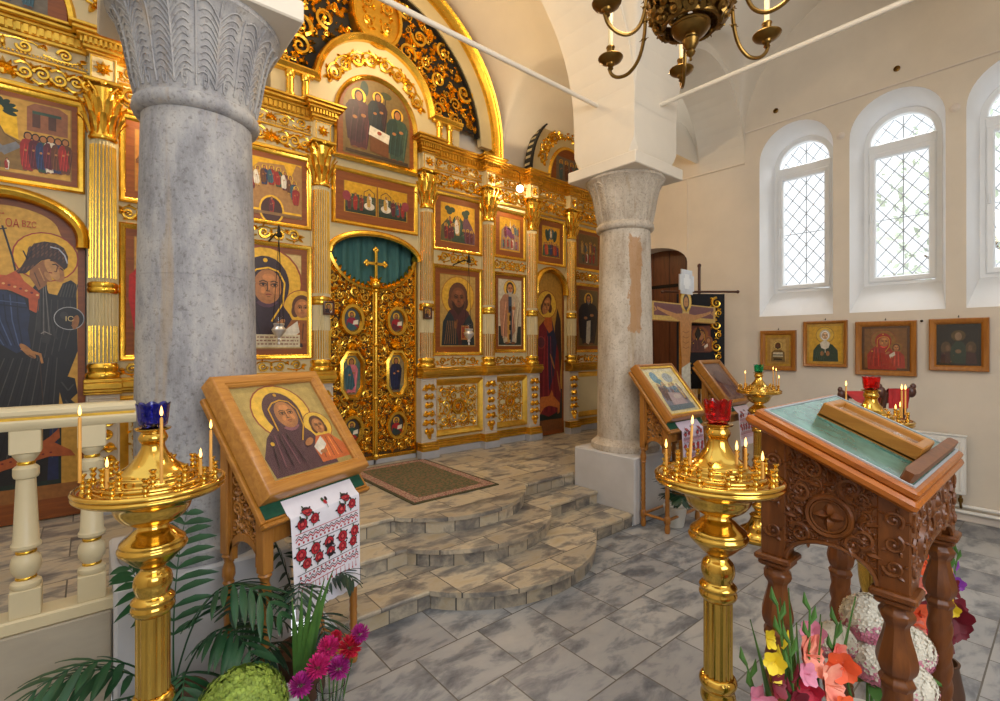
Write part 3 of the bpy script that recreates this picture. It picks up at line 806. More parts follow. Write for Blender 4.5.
# ------------------------------------------------------------------ steps : three straight treads, each with a rounded centre
st = thing('altar_steps', 'low veined marble steps with rounded centre leading up to the golden icon screen', 'steps', (2.4, 2.715, 0))
def step(y0, y1, z0, z1, x0, x1, lip=.02):
    m = MB(); m.box(x0, x1, y0, y1, z0, z1-.03, 1); m.box(x0, x1, y0-lip, y1, z1-.03, z1, 0, .008)
    o = m.build('straight_step', [M['step'], M['riser']], st, loc=(-2.4, -2.715, 0)); return o
s1 = step(2.715, 3.467, 0, .12, 1.07, 3.918); s2 = step(3.135, 3.467, .12, .24, .83, 3.918)
m = MB(); m.box(.83, 3.918, 3.465, 3.468, .24, .33, 1); m.box(.83, 3.918, 3.445, 3.469, .33, .361, 0, .008); m.build('straight_step', [M['step'], M['riser']], st, loc=(-2.4, -2.715, 0))
def round_step(xc, yb, half, sag, z0, z1):
    R = (half*half+sag*sag)/(2*sag); cy = yb+(R-sag)
    th = math.asin(half/R)
    def P(R2): return [(xc+R2*sin(-th+2*th*i/32), cy-R2*cos(-th+2*th*i/32)) for i in range(33)]
    m = MB()
    a, b = P(R), P(R+.018)
    a = [(xc+half, yb+.02)][:0]+a
    m.prism(a+[(xc+half, yb+.03), (xc-half, yb+.03)], z0, z1-.03, 1, 'z')
    m.prism(b+[(xc+half+.01, yb+.03), (xc-half-.01, yb+.03)], z1-.03, z1+.0015, 0, 'z')
    m.build('rounded_step', [M['step'], M['riser']], st, loc=(-2.4, -2.715, 0))
round_step(2.49, 2.70, .80, .40, 0, .12); round_step(2.48, 3.12, .72, .37, .12, .24); round_step(2.52, 3.45, .68, .35, .24, .36)

# rug on the platform
rg = thing('rug', 'patterned olive and rose rug lying before the golden central doors', 'rug', (2.55, 4.2, .36))
m = MB(); m.box(-.47, .47, -.6, .8, .001, .010, ch=.002); m.build('rug_border', pm('rug border', (74,70,44), .95, 0, .2, 40), rg)
m = MB(); m.box(-.44, .44, -.57, .77, .010, .0125); 
nt = NT('rug pile'); tc = nt.n('ShaderNodeTexCoord'); vo = nt.n('ShaderNodeTexVoronoi', Scale=28.0); nt.l(tc, 'Object', vo, 'Vector')
r_ = ramp(nt, [(.0, L4((128,84,66))), (.3, L4((114,102,70))), (.5, L4((86,84,56))), (.8, L4((118,104,76)))]); r_.color_ramp.interpolation = 'CONSTANT'
nt.l(vo, 'Distance', r_, 'Fac'); nt.l(r_, 'Color', nt.b, 'Base Color'); nt.b.inputs['Roughness'].default_value = .95
nt2 = NT('rug rose band'); tc = nt2.n('ShaderNodeTexCoord'); vo = nt2.n('ShaderNodeTexVoronoi', Scale=34.0); nt2.l(tc, 'Object', vo, 'Vector')
r2_ = ramp(nt2, [(.0, L4((146,84,78))), (.35, L4((170,142,122))), (.6, L4((134,96,84)))]); r2_.color_ramp.interpolation = 'CONSTANT'
nt2.l(vo, 'Distance', r2_, 'Fac'); nt2.l(r2_, 'Color', nt2.b, 'Base Color'); nt2.b.inputs['Roughness'].default_value = .95
m.build('rose_band', nt2.mat, rg)
m = MB(); m.box(-.35, .35, -.48, .68, .0125, .0145); m.build('rug_field', nt.mat, rg)

# ------------------------------------------------------------------ stone columns
def column(x, y, mat, label, seed):
    c = thing('stone_column', label, 'column', (x, y, 0))
    m = MB(); m.box(-.37, .37, -.375, .375, 0, .64, ch=.012); m.build('pedestal', M['pedestal'], c)
    m = MB(); m.lathe([(.345,.64),(.352,.665),(.345,.70),(.325,.715),(.30,.735),(.288,.76)], n=40); m.build('base', mat, c)
    m = MB(); m.lathe([(.286,.755),(.283,1.4),(.272,2.1),(.256,2.89)], n=48)
    m.lathe([(.2735,2.053),(.2745,2.06)], n=48); m.build('shaft', mat, c)
    m = MB()
    prof = [(.256,2.88),(.285,2.89),(.297,2.915),(.292,2.945),(.274,2.96),(.276,2.99),(.292,3.05),(.307,3.14),(.325,3.24),(.352,3.33),(.392,3.385),(.40,3.39),(.402,3.415),(.38,3.425)]
    m.lathe(prof, n=48)
    def rad(z):
        for (r0, z0), (r1, z1) in zip(prof[:-1], prof[1:]):
            if z0 <= z <= z1 and z1 > z0: return r0+(r1-r0)*(z-z0)/(z1-z0)
        return .3
    def surf(u, v, w_): 
        a = u; r = rad(v)+w_*.8
        return (r*cos(a), r*sin(a), v)
    C_ = Carve(m, dep=1, n=5, surf=surf)
    nl = 10
    for k in range(nl):
        a0 = 2*pi*(k+.5)/nl+seed; hw = pi/nl*.94
        C_.strand([(a0, 2.985+.39*i/10) for i in range(11)], .0075, .006)
        C_.strand([(a0-hw*1.02, 2.985+.37*i/8) for i in range(9)], .006, .005)
        for j in range(11):
            z = 2.985+j*.031
            for sg in (1, -1):
                L = hw*(.93-.15*sin(j/10*pi))
                pts = [(a0+sg*L*t, z+.075*sin(t*pi*.62)-.02*t*t) for t in [i/7 for i in range(8)]]
                pts = [p for p in pts if p[1] < 3.385]
                if len(pts) > 2: C_.strand(pts, .0058, .0045)
        for sg in (1, -1): C_.spiral(a0+sg*hw*.55, 3.012, .05, pi/2, 1.2, sg, .006)
    m.build('capital', mat, c, 50)
    m = MB(); m.box(-.42, .42, -.42, .42, 3.415, 3.53, ch=.008); m.build('abacus', M['vault'], c)
    m = MB()
    def oct_(hw, k, z): return [(-hw+k,-hw,z),(hw-k,-hw,z),(hw,-hw+k,z),(hw,hw-k,z),(hw-k,hw,z),(-hw+k,hw,z),(-hw,hw-k,z),(-hw,-hw+k,z)]
    rings = oct_(.35,.07,3.53)+oct_(.372,.05,3.60)+oct_(.373,.004,3.68)+oct_(.373,.004,6.5)
    m.add(rings, [(r*8+i, r*8+(i+1) % 8, r*8+8+(i+1) % 8, r*8+8+i) for r in range(3) for i in range(8)])
    m.build('upper_pier', M['vault'], c, 25)
    return c
column(.45, 3.065, M['stone'], 'thick grey stone column with carved leaf capital standing behind the candle stand with blue glass', .12)
column(4.293, 3.065, M['stone_warm'], 'stone column with a worn brown streak down its front, right of the golden icon screen', .3)

# iron tie rods
for nm, a, b, lab in (('x', (.82, 3.13, 4.125), (3.92, 3.13, 4.125), 'white painted tie rod crossing in front of the gilded arch between both columns'), ('y', (4.356, 2.70, 4.107), (4.356, -1.0, 4.107), 'cream tie rod running from the right column towards the viewer above the windows')):
    m = MB(); m.tube([a, b], .021, 10); tag(m.build('tie_rod', M['vault']), lab, 'tie rod')

# ------------------------------------------------------------------ balustrade
ra = thing('balustrade', 'ivory balustrade with turned gilt-banded balusters on the parapet at left', 'railing', (-1.4, 2.9, .5))
ro = (1.4, -2.9, -.5)
m = MB(); m.box(-1.45, .165, 2.835, 2.965, .50, .56, ch=.008); m.build('base_rail', M['rail'], ra, loc=ro)
m = MB()
m.prism([(2.85,1.345),(2.835,1.365),(2.835,1.38),(2.85,1.395),(2.838,1.41),(2.838,1.425),(2.86,1.44),(2.94,1.44),(2.962,1.425),(2.962,1.41),(2.95,1.395),(2.965,1.38),(2.965,1.365),(2.95,1.345)], -1.45, .165, axis='x')
hr = m.build('handrail', M['rail'], ra, loc=ro)
m = MB(); m.box(-1.45, .16, 2.843, 2.957, 1.388, 1.400); m.build('gilt_fillet', M['gold_matt'], hr)
for bx in (-.425, -.209, .007):
    m = MB(); m.M = Matrix.Translation((bx, 2.9, 0))
    m.box(-.05, .05, -.05, .05, .558, .672, ch=.004); m.box(-.05, .05, -.05, .05, 1.245, 1.347, ch=.004)
    m.lathe([(.046,.67),(.052,.682),(.05,.695),(.036,.705),(.03,.715),(.034,.722),(.048,.745),(.051,.775),(.046,.80),(.034,.815),(.03,.825),(.036,.836),(.049,.842),(.05,.855),(.043,.865),(.032,1.135),(.04,1.14),(.043,1.15),(.043,1.18),(.036,1.188),(.026,1.195),(.026,1.208),(.036,1.222),(.044,1.235),(.044,1.246)], n=20)
    bl = m.build('baluster', M['rail'], ra, loc=ro)
    for z, r in ((.711,.034),(.822,.0335),(1.200,.0285)):
        m = MB(); m.M = Matrix.Translation((bx, 2.9, 0)); m.lathe([(r-.006,z-.012),(r,z-.006),(r+.002,z),(r,z+.006),(r-.006,z+.012)], n=18)
        m.build('gilt_band', M['gold'], bl)
# ------------------------------------------------------------------ the icon screen (world coordinates, centre line x = 2.465)
XC = 2.465
ic = thing('icon_screen', 'tall gilded and cream carved icon screen filling the far wall', 'icon screen', (XC, 5.12, .36))
io = (-XC, -5.12, -.36)
def part(mb, name, mat, parent=None, sharp=38):
    if parent is None: return mb.build(name, mat, ic, sharp, loc=io)
    return mb.build(name, mat, parent, sharp)
YB = 5.08            # face of the boards
PX = [.635, 1.585, 2.385, 3.225]
# boards with arched openings
m = MB()
def bx(a, b, z0, z1, y0=YB, y1=YB+.08):
    for s in (1, -1): m.box(XC+s*a, XC+s*b, y0, y1, z0, z1)
bx(.55, 2.46, .36, 4.1)
DC = {1: (2.795, .335), -1: (2.94, .45)}       # centre and half width of the two deacon openings
for s in (1, -1): m.box(XC+s*(DC[s][0]+DC[s][1]), XC+s*4.03, YB, YB+.08, .36, 4.1)
def archboard(c, half, zs, rise, top, n=18):
    p = arc(c, zs, half, 180, 0, n, rise)
    m.prism([(a, b) for a, b in p]+[(c+half, top), (c-half, top)], YB, YB+.08)
archboard(XC, .55, 2.73, .22, 4.1)
for s in (1, -1):
    archboard(XC+s*DC[s][0], DC[s][1], 2.53, .32, 4.1)
GC = {1: 3.2, -1: 3.0}
# central gable board
m.prism([(XC+1.12, 4.1), (XC+1.12, 4.46), (XC+.72, 4.46)] + [(XC+a, b) for a, b in arc(0, 4.40, .70, 3, 177, 28)] + [(XC-.72, 4.46), (XC-1.12, 4.46), (XC-1.12, 4.1)], YB-.02, YB+.06)
for s in (1, -1):   # side gables over the deacon doors
    m.prism([(XC+s*GC[s]+a, b) for a, b in arc(0, 4.2, .84, 0, 180, 28, 1.0)], YB, YB+.1)
part(m, 'board_wall', M['cream'])
for s in (1, -1):
    m = MB(); m.sweep_line([(XC+s*GC[s]+a, b) for a, b in arc(0, 4.2, .84, 0, 180, 30, 1.0)], [(.0, YB+.11), (.0, YB-.05), (.022, YB-.05), (.022, YB+.11)])
    part(m, 'side_gable_rim', M['black'])
# plinth, base moulding, ledge
for s in (1, -1):
    for a, b, ps in ((.53, 2.48, PX[:3]), (DC[s][0]+DC[s][1], 4.03, [3.225 if s > 0 else 3.53])):
        m = MB(); m.box(XC+s*a, XC+s*b, 5.06, YB+.02, .36, .45, ch=.004)
        for p in ps: m.box(XC+s*(p-.125), XC+s*(p+.125), 4.955, 5.07, .36, .452, ch=.004)
        part(m, 'plinth', M['plinth'])
def steps_profile(mb, x0, x1, yb, yf, prof):
    """stack of bands : (z0,z1,projection)"""
    for z0, z1, pr in prof: mb.box(x0, x1, yf-pr, yb, z0, z1, ch=min(.006, (z1-z0)*.3))
BASE = [(.45,.49,.015),(.49,.52,.008),(.52,.55,.0)]
LED = [(1.315,1.335,.0),(1.335,1.36,.02),(1.36,1.41,.045),(1.41,1.44,.03)]
for s in (1, -1):
    for a, b, ps in ((.53, 2.48, PX[:3]), (DC[s][0]+DC[s][1], 4.03, [3.225 if s > 0 else 3.53])):
        m = MB(); m2 = MB()
        steps_profile(m, XC+s*a, XC+s*b, YB+.02, 5.06, BASE); steps_profile(m2, XC+s*a, XC+s*b, YB+.02, 5.06, LED)
        for p in ps:
            steps_profile(m, XC+s*(p-.12), XC+s*(p+.12), 5.07, 4.965, BASE); steps_profile(m2, XC+s*(p-.12), XC+s*(p+.12), 5.07, 4.965, LED)
        part(m, 'base_moulding', M['gold_matt']); part(m2, 'ledge', M['gold_matt'])

# one pilaster, copied eight times
def build_pilaster():
    m = MB()
    def flute(a, z): return 1-.10*(.5+.5*cos(a*22))
    m.lathe([(.088,1.56),(.088,2.13)], (0,0,0), 88, a0=pi*.9, a1=pi*2.1, lobes=flute)
    m.lathe([(.087,2.20),(.078,3.36)], (0,0,0), 88, a0=pi*.9, a1=pi*2.1, lobes=flute)
    m.box(-.1, .1, .0, .03, 1.44, 4.0)
    m.box(-.085, .085, -.07, .02, 3.80, 4.0, ch=.004)
    p = m.build('pilaster', M['cream'], ic)
    m = MB()
    for i in range(13):
        a = pi*(.95+1.1*i/12)
        for z0, z1, r0, r1 in ((1.57,1.86,.088,.088),(2.24,3.3,.0865,.0795)):
            m.tube([(r0*cos(a), r0*sin(a), z0), (r1*cos(a), r1*sin(a), z1)], .0062, 5)
    m.build('gilt_fluting', M['gold'], p)
    m = MB()
    m.lathe([(.085,1.44),(.11,1.445),(.115,1.465),(.108,1.485),(.095,1.495),(.098,1.515),(.105,1.53),(.10,1.55),(.09,1.562)], n=30, a0=pi*.9, a1=pi*2.1)
    m.build('gilt_base', M['gold'], p); m = MB()
    m.lathe([(.088,2.12),(.098,2.13),(.101,2.15),(.095,2.165),(.1,2.18),(.097,2.2),(.086,2.21)], n=30, a0=pi*.9, a1=pi*2.1)
    m.build('gilt_collar', M['gold'], p)
    m = MB()
    pr = [(.079,3.34),(.092,3.35),(.095,3.365),(.086,3.38),(.084,3.42),(.09,3.55),(.105,3.68),(.118,3.74)]
    m.lathe(pr, n=26, a0=pi*.9, a1=pi*2.1)
    def cs(u, v, w_):
        r = .086+max(0, (v-3.45))*.1+w_; return (r*cos(u), r*sin(u), v)
    C_ = Carve(m, surf=cs)
    for row, (z, ln, w0, off) in enumerate(((3.39,.15,.36,0),(3.46,.2,.4,.5))):
        for k in range(7):
            a = pi*(1+(k+off)/6)
            if a > 2.05*pi: continue
            # upright leaf with curled tip
            vs = []; 
            for t, kk, o_ in ((0,.5,.004),(.35,1,.016),(.7,.9,.03),(.9,.6,.052),(1,.25,.05)):
                for sg in (-1, 0, 1):
                    rr = .088+ln*t*.12+o_+(.008 if sg == 0 else 0); aa = a+sg*w0*.5*kk
                    vs.append((rr*cos(aa), rr*sin(aa), z+ln*(t if t < .95 else .86)))
            m.add(vs, [(j*3+i, j*3+i+1, j*3+4+i, j*3+3+i) for j in range(4) for i in range(2)])
    for sx in (-1, 1):
        C2 = Carve(m, y=-.085, dep=1.6); C2.spiral(sx*.088, 3.725, .036, -pi/2, 1.5, sx, .011)
        m.tube([(sx*.03, -.1, 3.6), (sx*.05, -.11, 3.70), (sx*.09, -.11, 3.757)], .009, 5)
    m.box(-.125, .125, -.125, .02, 3.765, 3.80, ch=.008); m.ell((0, -.125, 3.77), (.022, .014, .022), 8, 5)
    m.build('leaf_capital', M['gold'], p)
    m = MB(); C2 = Carve(m, y=-.072, dep=1.3)
    for k in range(8): C2.leaf(0, 3.90, k*pi/4, .062, .032)
    C2.bead(0, 3.90, .014)
    m.sweep_rect(-.078, .078, 3.81, 3.99, [(0, -.07), (0, -.077), (.008, -.077), (.008, -.07)])
    m.build('rosette', M['gold'], p)
    m = MB(); m.box(-.105, .105, -.06, .06, .55, 1.32); 
    m.sweep_rect(-.1, .1, .58, 1.29, [(0, -.062), (0, -.067), (.008, -.067), (.016, -.06)])
    m.build('pedestal', M['greige'], p)
    m = MB(); m.M = Matrix.Translation((0, -.062, .935)); Carve(m, dep=1.6).garland(.15, .62); m.build('garland', M['gold'], p)
    m = MB()
    for z0, z1, o_ in ((4.0,4.02,.0),(4.02,4.05,.02),(4.095,4.12,.055),(4.12,4.15,.08),(4.15,4.175,.10)): m.box(-.105-o_, .105+o_, -.09-o_, .05, z0, z1, ch=.005)
    for k in range(8): m.box(-.115+k*.0305, -.097+k*.0305, -.135, .0, 4.052, 4.094)
    for sx in (-1, 1):
        for k in range(3): m.box(sx*.125, sx*.14, -.12+k*.04, -.10+k*.04, 4.052, 4.094)
    m.box(-.12, .12, -.11, .05, 4.05, 4.096)
    m.build('cornice_block', M['gold_matt'], p)
    return p
pil = build_pilaster()
first = True
for s in (1, -1):
    for px in PX:
        if s == -1 and px == 1.585: continue        # wholly behind the near column
        lc = (s*(px if not (s < 0 and px == 3.225) else 3.53), 5.06-5.12, -.36)
        if first: pil.location = lc; first = False
        else:
            c = inst(pil, ic, lc)
            for k in kids(pil): inst(k, c)

# entablature of every bay : architrave, carved friezes, dentils, cornice
BAYS = [(.72, 1.50), (1.67, 2.30), (2.47, 3.14), (3.31, 4.02)]
for s in (1, -1):
    for i, (a, b) in enumerate(BAYS if s > 0 else BAYS[:2]+[(2.47, 3.44)]):
        x0, x1 = sorted((XC+s*a, XC+s*b)); w_ = x1-x0; xm = (x0+x1)/2
        m = MB()
        m.box(x0-.04, x1+.04, 5.055, YB+.01, 3.625, 3.66, ch=.006); m.box(x0-.04, x1+.04, 5.06, YB+.01, 3.85, 3.87, ch=.005)
        m.box(x0-.04, x1+.04, 5.05, YB+.01, 4.0, 4.03, ch=.005); m.box(x0-.04, x1+.04, 5.02, YB+.01, 4.095, 4.12, ch=.004); m.box(x0-.04, x1+.04, 4.985, YB+.01, 4.12, 4.15, ch=.006); m.box(x0-.04, x1+.04, 4.965, YB+.01, 4.15, 4.175, ch=.006)
        n = int(w_/.042)
        for k in range(n): m.box(x0+(k+.2)*w_/n, x0+(k+.8)*w_/n, 5.025, YB+.01, 4.035, 4.09)
        m.box(x0, x1, 5.045, YB+.01, 4.03, 4.096)
        for k in range(int(w_/.022)): m.ell((x0+(k+.5)*.022, 5.062, 3.885), (.0095, .0095, .0095), 6, 4)
        part(m, 'cornice', M['gold_matt'])
        m = MB(); m.M = Matrix.Translation((xm, YB-.001, 3.755)); Carve(m, dep=1.5).frieze(w_*.94, .155, i != 1); m.M = Matrix.Translation((xm, YB-.001, 3.945)); Carve(m, dep=1.5).frieze(w_*.94, .1, i == 0, 2); part(m, 'carved_frieze', M['gold'])
# carved strips between the two icon rows and below the lower row
for s in (1, -1):
    for i, (a, b) in enumerate(((.72, 1.50), (1.67, 2.30), (3.31, 4.02))[:3 if s > 0 else 2]):
        xm = XC+s*(a+b)/2; w_ = b-a
        m = MB(); m.M = Matrix.Translation((xm, YB-.001, 2.805)); Carve(m, dep=1.5).frieze(w_*(.72 if i == 0 else .9), .12, False, 2 if i == 0 else 3)
        part(m, 'carved_strip', M['gold'])
        m = MB(); m.M = Matrix.Translation((xm, YB-.001, 1.505)); Carve(m, dep=1.5).frieze(w_*(.8 if i == 0 else .9), .1, False, 2); part(m, 'carved_strip', M['gold'])
        m = MB(); m.sweep_rect(XC+s*a if s > 0 else XC-b, XC+s*b if s > 0 else XC-a, .585, 1.29, [(0, YB), (0, YB-.03), (.02, YB-.045), (.045, YB-.03), (.075, YB-.012), (.08, YB)])
        pn = part(m, 'plinth_panel', M['gold_matt'])
        if i < 2:
            m = MB(); m.M = Matrix.Translation((xm, YB-.001, .937)); Carve(m, dep=1.7).panel(w_-.2, .52, 3+i); o = m.build('panel_carving', M['gold'], pn)
# arches over openings
m = MB()
pts = [(XC+a, b) for a, b in arc(0, 2.70, .545, 180, 0, 24, .255)]
m.sweep_line(pts, [(-.035, YB), (-.035, YB-.03), (-.015, YB-.045), (.01, YB-.04), (.03, YB-.02), (.03, YB)])
part(m, 'door_arch', M['gold'])
for s in (1, -1):
    m = MB()
    dc, dh = XC+s*DC[s][0], DC[s][1]-.005
    pts = [(dc-dh, 2.47)]+[(dc+a, b) for a, b in arc(0, 2.53, dh, 180, 0, 24, .315)]+[(dc+dh, 2.47)]
    m.sweep_line(pts, [(-.055, YB), (-.055, YB-.02), (-.04, YB-.055), (-.01, YB-.07), (.02, YB-.05), (.035, YB-.02), (.035, YB)])
    part(m, 'door_arch', M['gold'])
# central gable : mouldings, carved band, colonnettes
m = MB()
g = [(XC-1.13, 4.475), (XC-.735, 4.475)]+[(XC+a, b) for a, b in arc(0, 4.40, .70, 174, 6, 36)]+[(XC+.735, 4.475), (XC+1.13, 4.475)]
m.sweep_line(g, [(-.04, YB-.02), (-.04, YB-.07), (-.02, YB-.09), (.0, YB-.11), (.02, YB-.10), (.035, YB-.06), (.035, YB)])
for s in (1, -1):
    m.box(XC+s*.71, XC+s*1.13, YB-.08, YB, 4.42, 4.455, ch=.006)
    for lx in (.80, .95): m.lathe([(.05,4.175),(.05,4.2),(.036,4.21),(.036,4.36),(.045,4.37),(.05,4.42)], (XC+s*lx, YB-.05, 0), 14)
part(m, 'gable_moulding', M['gold'])
def arcsurf(cx, cz, y):
    return lambda u, v, w_: (cx+v*sin(u), y-w_, cz+v*cos(u))
m = MB()
for a0 in (-.90, -.30, .30, .90):
    C_ = Carve(m, dep=1.5, surf=(lambda u, v, w_, a0=a0: (XC+(.575+v)*sin(a0+u/.575), YB-.021-w_, 4.30+(.575+v)*cos(a0+u/.575))))
    C_.frieze(.36, .16, False, 1)
part(m, 'gable_carving', M['gold'])
# big arch above the screen with pierced scrollwork on black
m = MB(); bigc = [(XC+a, b) for a, b in arc(0, 4.36, 1.80, 0, 180, 48)]
m.sweep_line([(XC+1.80, 4.17)]+bigc+[(XC-1.80, 4.17)], [(-.02, 5.3), (-.02, 5.02), (-.0, 5.0), (.02, 5.03), (.035, 5.02), (.055, 5.0), (.075, 5.03), (.085, 5.06), (.1, 5.08), (.1, 5.3)])
part(m, 'arch_moulding', M['gold'])
m = MB(); a_ = arc(0, 4.36, 1.79, 0, 180, 40); b_ = arc(0, 4.36, 1.52, 180, 0, 40)
m.prism([(XC+p[0], p[1]) for p in a_+b_], 5.12, 5.2); part(m, 'arch_band', M['cream'])
m = MB(); m.sweep_line([(XC+p[0], p[1]) for p in arc(0, 4.36, 1.50, 4, 176, 40)], [(0, 5.2), (0, 5.12), (.03, 5.11), (.035, 5.2)])
m.prism([(XC+p[0], p[1]) for p in arc(0, 4.36, 1.53, 6, 174, 40)], 5.17, 5.2); ob = part(m, 'openwork_backing', M['black'])
m = MB(); C_ = Carve(m, y=5.165, dep=1.6)
def ins(u, v, r):
    du, dv = u-XC, v-4.36
    if hypot(du, dv)+r > 1.52 or v-r < 4.50: return False
    if hypot(du, v-4.40)-r < .76: return False
    if hypot(du/.95, v-5.42)-r < .36: return False
    return True
C_.fill(ins, XC-1.5, XC+1.5, 4.5, 5.9, .135, 5, 2600, 1.75); C_.fill(ins, XC-1.5, XC+1.5, 4.5, 5.9, .06, 9, 900, 2.2, False)
m.build('openwork_scrolls', M['gold'], ob)
m = MB()
m.prism([(XC+a, b) for a, b in arc(0, 5.40, .30, 0, 360, 28, .37)][:-1], 5.06, 5.17)
ct = part(m, 'cartouche', M['gold_matt'])
m = MB(); C_ = Carve(m, y=5.06, dep=1.5); C_.ring(XC, 5.40, .28, .025, .35)
for s in (1, -1): C_.acanth(XC+s*.13, 5.52, .08, pi/2, s); C_.acanth(XC+s*.12, 5.30, .075, -pi/2, -s)
m.build('cartouche_scrolls', M['gold'], ct)
# side gable inner frame and carving
for s in (1, -1):
    m = MB(); cx = XC+s*GC[s]
    for a0 in (-.95, -.38, .38, .95):
        C_ = Carve(m, dep=1.5, surf=(lambda u, v, w_, a0=a0: (cx+(.62+v)*sin(a0+u/.62), YB-w_, 4.2+(.76+v)*cos(a0+u/.62))))
        C_.frieze(.38, .17, False, 2)
    m.sweep_line([(cx+a, b) for a, b in arc(0, 4.2, .44, 0, 180, 24, .55)], [(-.02, YB), (0, YB-.03), (.03, YB-.02), (.04, YB)])
    part(m, 'side_gable_carving', M['gold'])

# ------------------------------------------------------------------ icons set in the screen : gold moulding, mahogany board, painting
GF = [(0, 0), (0, -.02), (.012, -.034), (.03, -.026), (.045, -.012), (.05, -.002)]
def framed_icon(label, xm, z0, w_, h_, pic, board=.055, group=None, y=YB, name='icon', vb=None):
    t = thing(name, label, 'icon', (xm, y-.001, z0), 0, group)
    m = MB(); m.sweep_rect(-w_/2, w_/2, 0, h_, GF); m.build('gilt_frame', M['gold'], t)
    m = MB(); m.box(-w_/2+.04, w_/2-.04, -.008, 0, .04, h_-.04); m.build('panel_board', M['mahogany'], t)
    pw, ph = w_-.1-2*board, h_-.1-2*(vb if vb is not None else board)
    p = Paint(pw, ph); p.rect(0, 1, 0, 1, (150,112,52)); pic(p, ph/pw); p.build('painting', t, (0, -.0085, .05+(vb if vb is not None else board)))
    return t
def gbg(p, c=GOLD, g=.75): p.rect(.01, .99, .01, .99, c, g)
def pic_entry(p, ar):
    gbg(p, OCHRE, .35); hill(p, [(.0,.05),(.0,.95),(.3,.93),(.42,.72),(.5,.5),(.66,.42),(.66,.05)], (136,104,52))
    p.poly([(.18,.92),(.34,.95),(.58,.9),(.6,.45),(.5,.52),(.42,.74)], GOLD, .8)
    p.line([(.46,.5),(.44,.66),(.46,.8)], .022, (70,40,24))
    for k in range(9): a = -.4+k*.48; p.ell(.46+.085*cos(a), .82+.1*sin(a), .055, .028, (28,50,34), rot=a)
    p.poly([(.66,.6),(.66,.92),(.72,.98),(.9,.98),(.97,.92),(.97,.6)], (150,96,66)); p.rect(.7,.76,.66,.84,(90,60,50)); p.rect(.82,.88,.66,.84,(90,60,50)); p.rect(.7,.92,.84,.88,(60,84,70))
    p.ell(.33,.3,.17,.1,(120,120,124)); p.poly([(.45,.3),(.58,.42),(.62,.36),(.5,.22)],(120,120,124))
    for k in range(4): p.line([(.2+k*.08,.25),(.2+k*.08,.1)],.02,(120,120,124))
    saint(p,.3,.3,.42,ar,WINE,BLUE,True); crowd(p,.64,.98,.08,.5,ar,6,[RED,GREEN,BROWN,WHITE,BLUE,WINE],2,False); crowd(p,.02,.2,.1,.44,ar,3,[OCHRE,GREEN,RED],4); crowd(p,.3,.55,.02,.16,ar,4,[RED,WHITE,GREEN],6,False)
def pic_assembly(p, ar):
    gbg(p); p.poly([(.01,.3),(.05,.72),(.12,.9),(.2,.78),(.3,.9),(.7,.94),(.8,.7),(.9,.98),(.99,.95),(.99,.1),(.01,.1)], (172,126,70))
    for k in range(11):
        a = pi*(k+.5)/11; saint(p, .5-.4*cos(a), .2+.34*sin(a), .34, ar, [RED,GREEN,WINE,OCHRE,BLUE][k%5], [BROWN,TEAL,RED,WHITE][k%4], True, None, .2)
    p.ell(.5,.1,.2,.26,GOLD,.5); p.ell(.5,.1,.17,.22,(70,34,30)); saint(p,.5,.05,.28,ar,RED,WINE,False); p.rect(.01,.99,.01,.06,(140,104,60))
def pic_transfig(p, ar):
    gbg(p); hill(p,[(.0,.02),(.02,.4),(.2,.62),(.42,.46),(.6,.62),(.85,.5),(.99,.25),(.99,.02)],(92,84,50)); hill(p,[(.55,.02),(.6,.4),(.7,.82),(.9,.5),(.99,.3),(.99,.02)],(110,70,84))
    for a,b in ((.25,.78),(.33,.84),(.2,.86),(.68,.8),(.76,.84),(.72,.74)): p.ell(a,b,.08,.07,(46,66,46))
    p.ell(.48,.42,.16,.3,(30,60,44)); p.ell(.48,.42,.13,.25,(60,86,70)); saint(p,.48,.2,.5,ar,OCHRE,WHITE)
    saint(p,.26,.16,.5,ar,RED,GREEN); crowd(p,.1,.4,.08,.4,ar,3,[RED,GREEN,WINE],3); crowd(p,.6,.95,.05,.34,ar,3,[WINE,GREEN,BROWN],8); p.poly([(.3,.03),(.4,.2),(.6,.2),(.72,.03)],(54,74,56))
def pic_nativity(p, ar):
    gbg(p); hill(p,[(.05,.05),(.1,.6),(.3,.8),(.5,.7),(.7,.85),(.95,.55),(.95,.05)],(150,126,104)); p.ell(.42,.6,.14,.1,BLK); p.ell(.5,.52,.24,.1,(110,60,100),rot=-.5)
    saint(p,.3,.4,.4,ar,(120,70,120),WINE); crowd(p,.6,.95,.5,.3,ar,3,[RED,OCHRE,TEAL],5); crowd(p,.1,.9,.08,.34,ar,4,[WHITE,(120,90,120),TEAL,RED],9); p.poly([(.5,.95),(.47,.7),(.53,.7)],WHITE)
def pic_ascension(p, ar):
    gbg(p); p.ell(.5,.76,.2,.18,TEAL); saint(p,.5,.62,.3,ar,OCHRE,WHITE); p.ell(.28,.7,.1,.2,(36,60,54),rot=.3); p.ell(.72,.7,.1,.2,(36,60,54),rot=-.3)
    hill(p,[(.02,.02),(.05,.3),(.3,.42),(.5,.34),(.7,.42),(.95,.3),(.98,.02)],(70,84,48)); crowd(p,.08,.45,.05,.42,ar,4,[RED,GREEN,BROWN,(180,80,40)],3); crowd(p,.55,.92,.05,.42,ar,4,[RED,BLUE,BROWN,(180,80,40)],5); saint(p,.5,.04,.46,ar,WINE,BLUE)
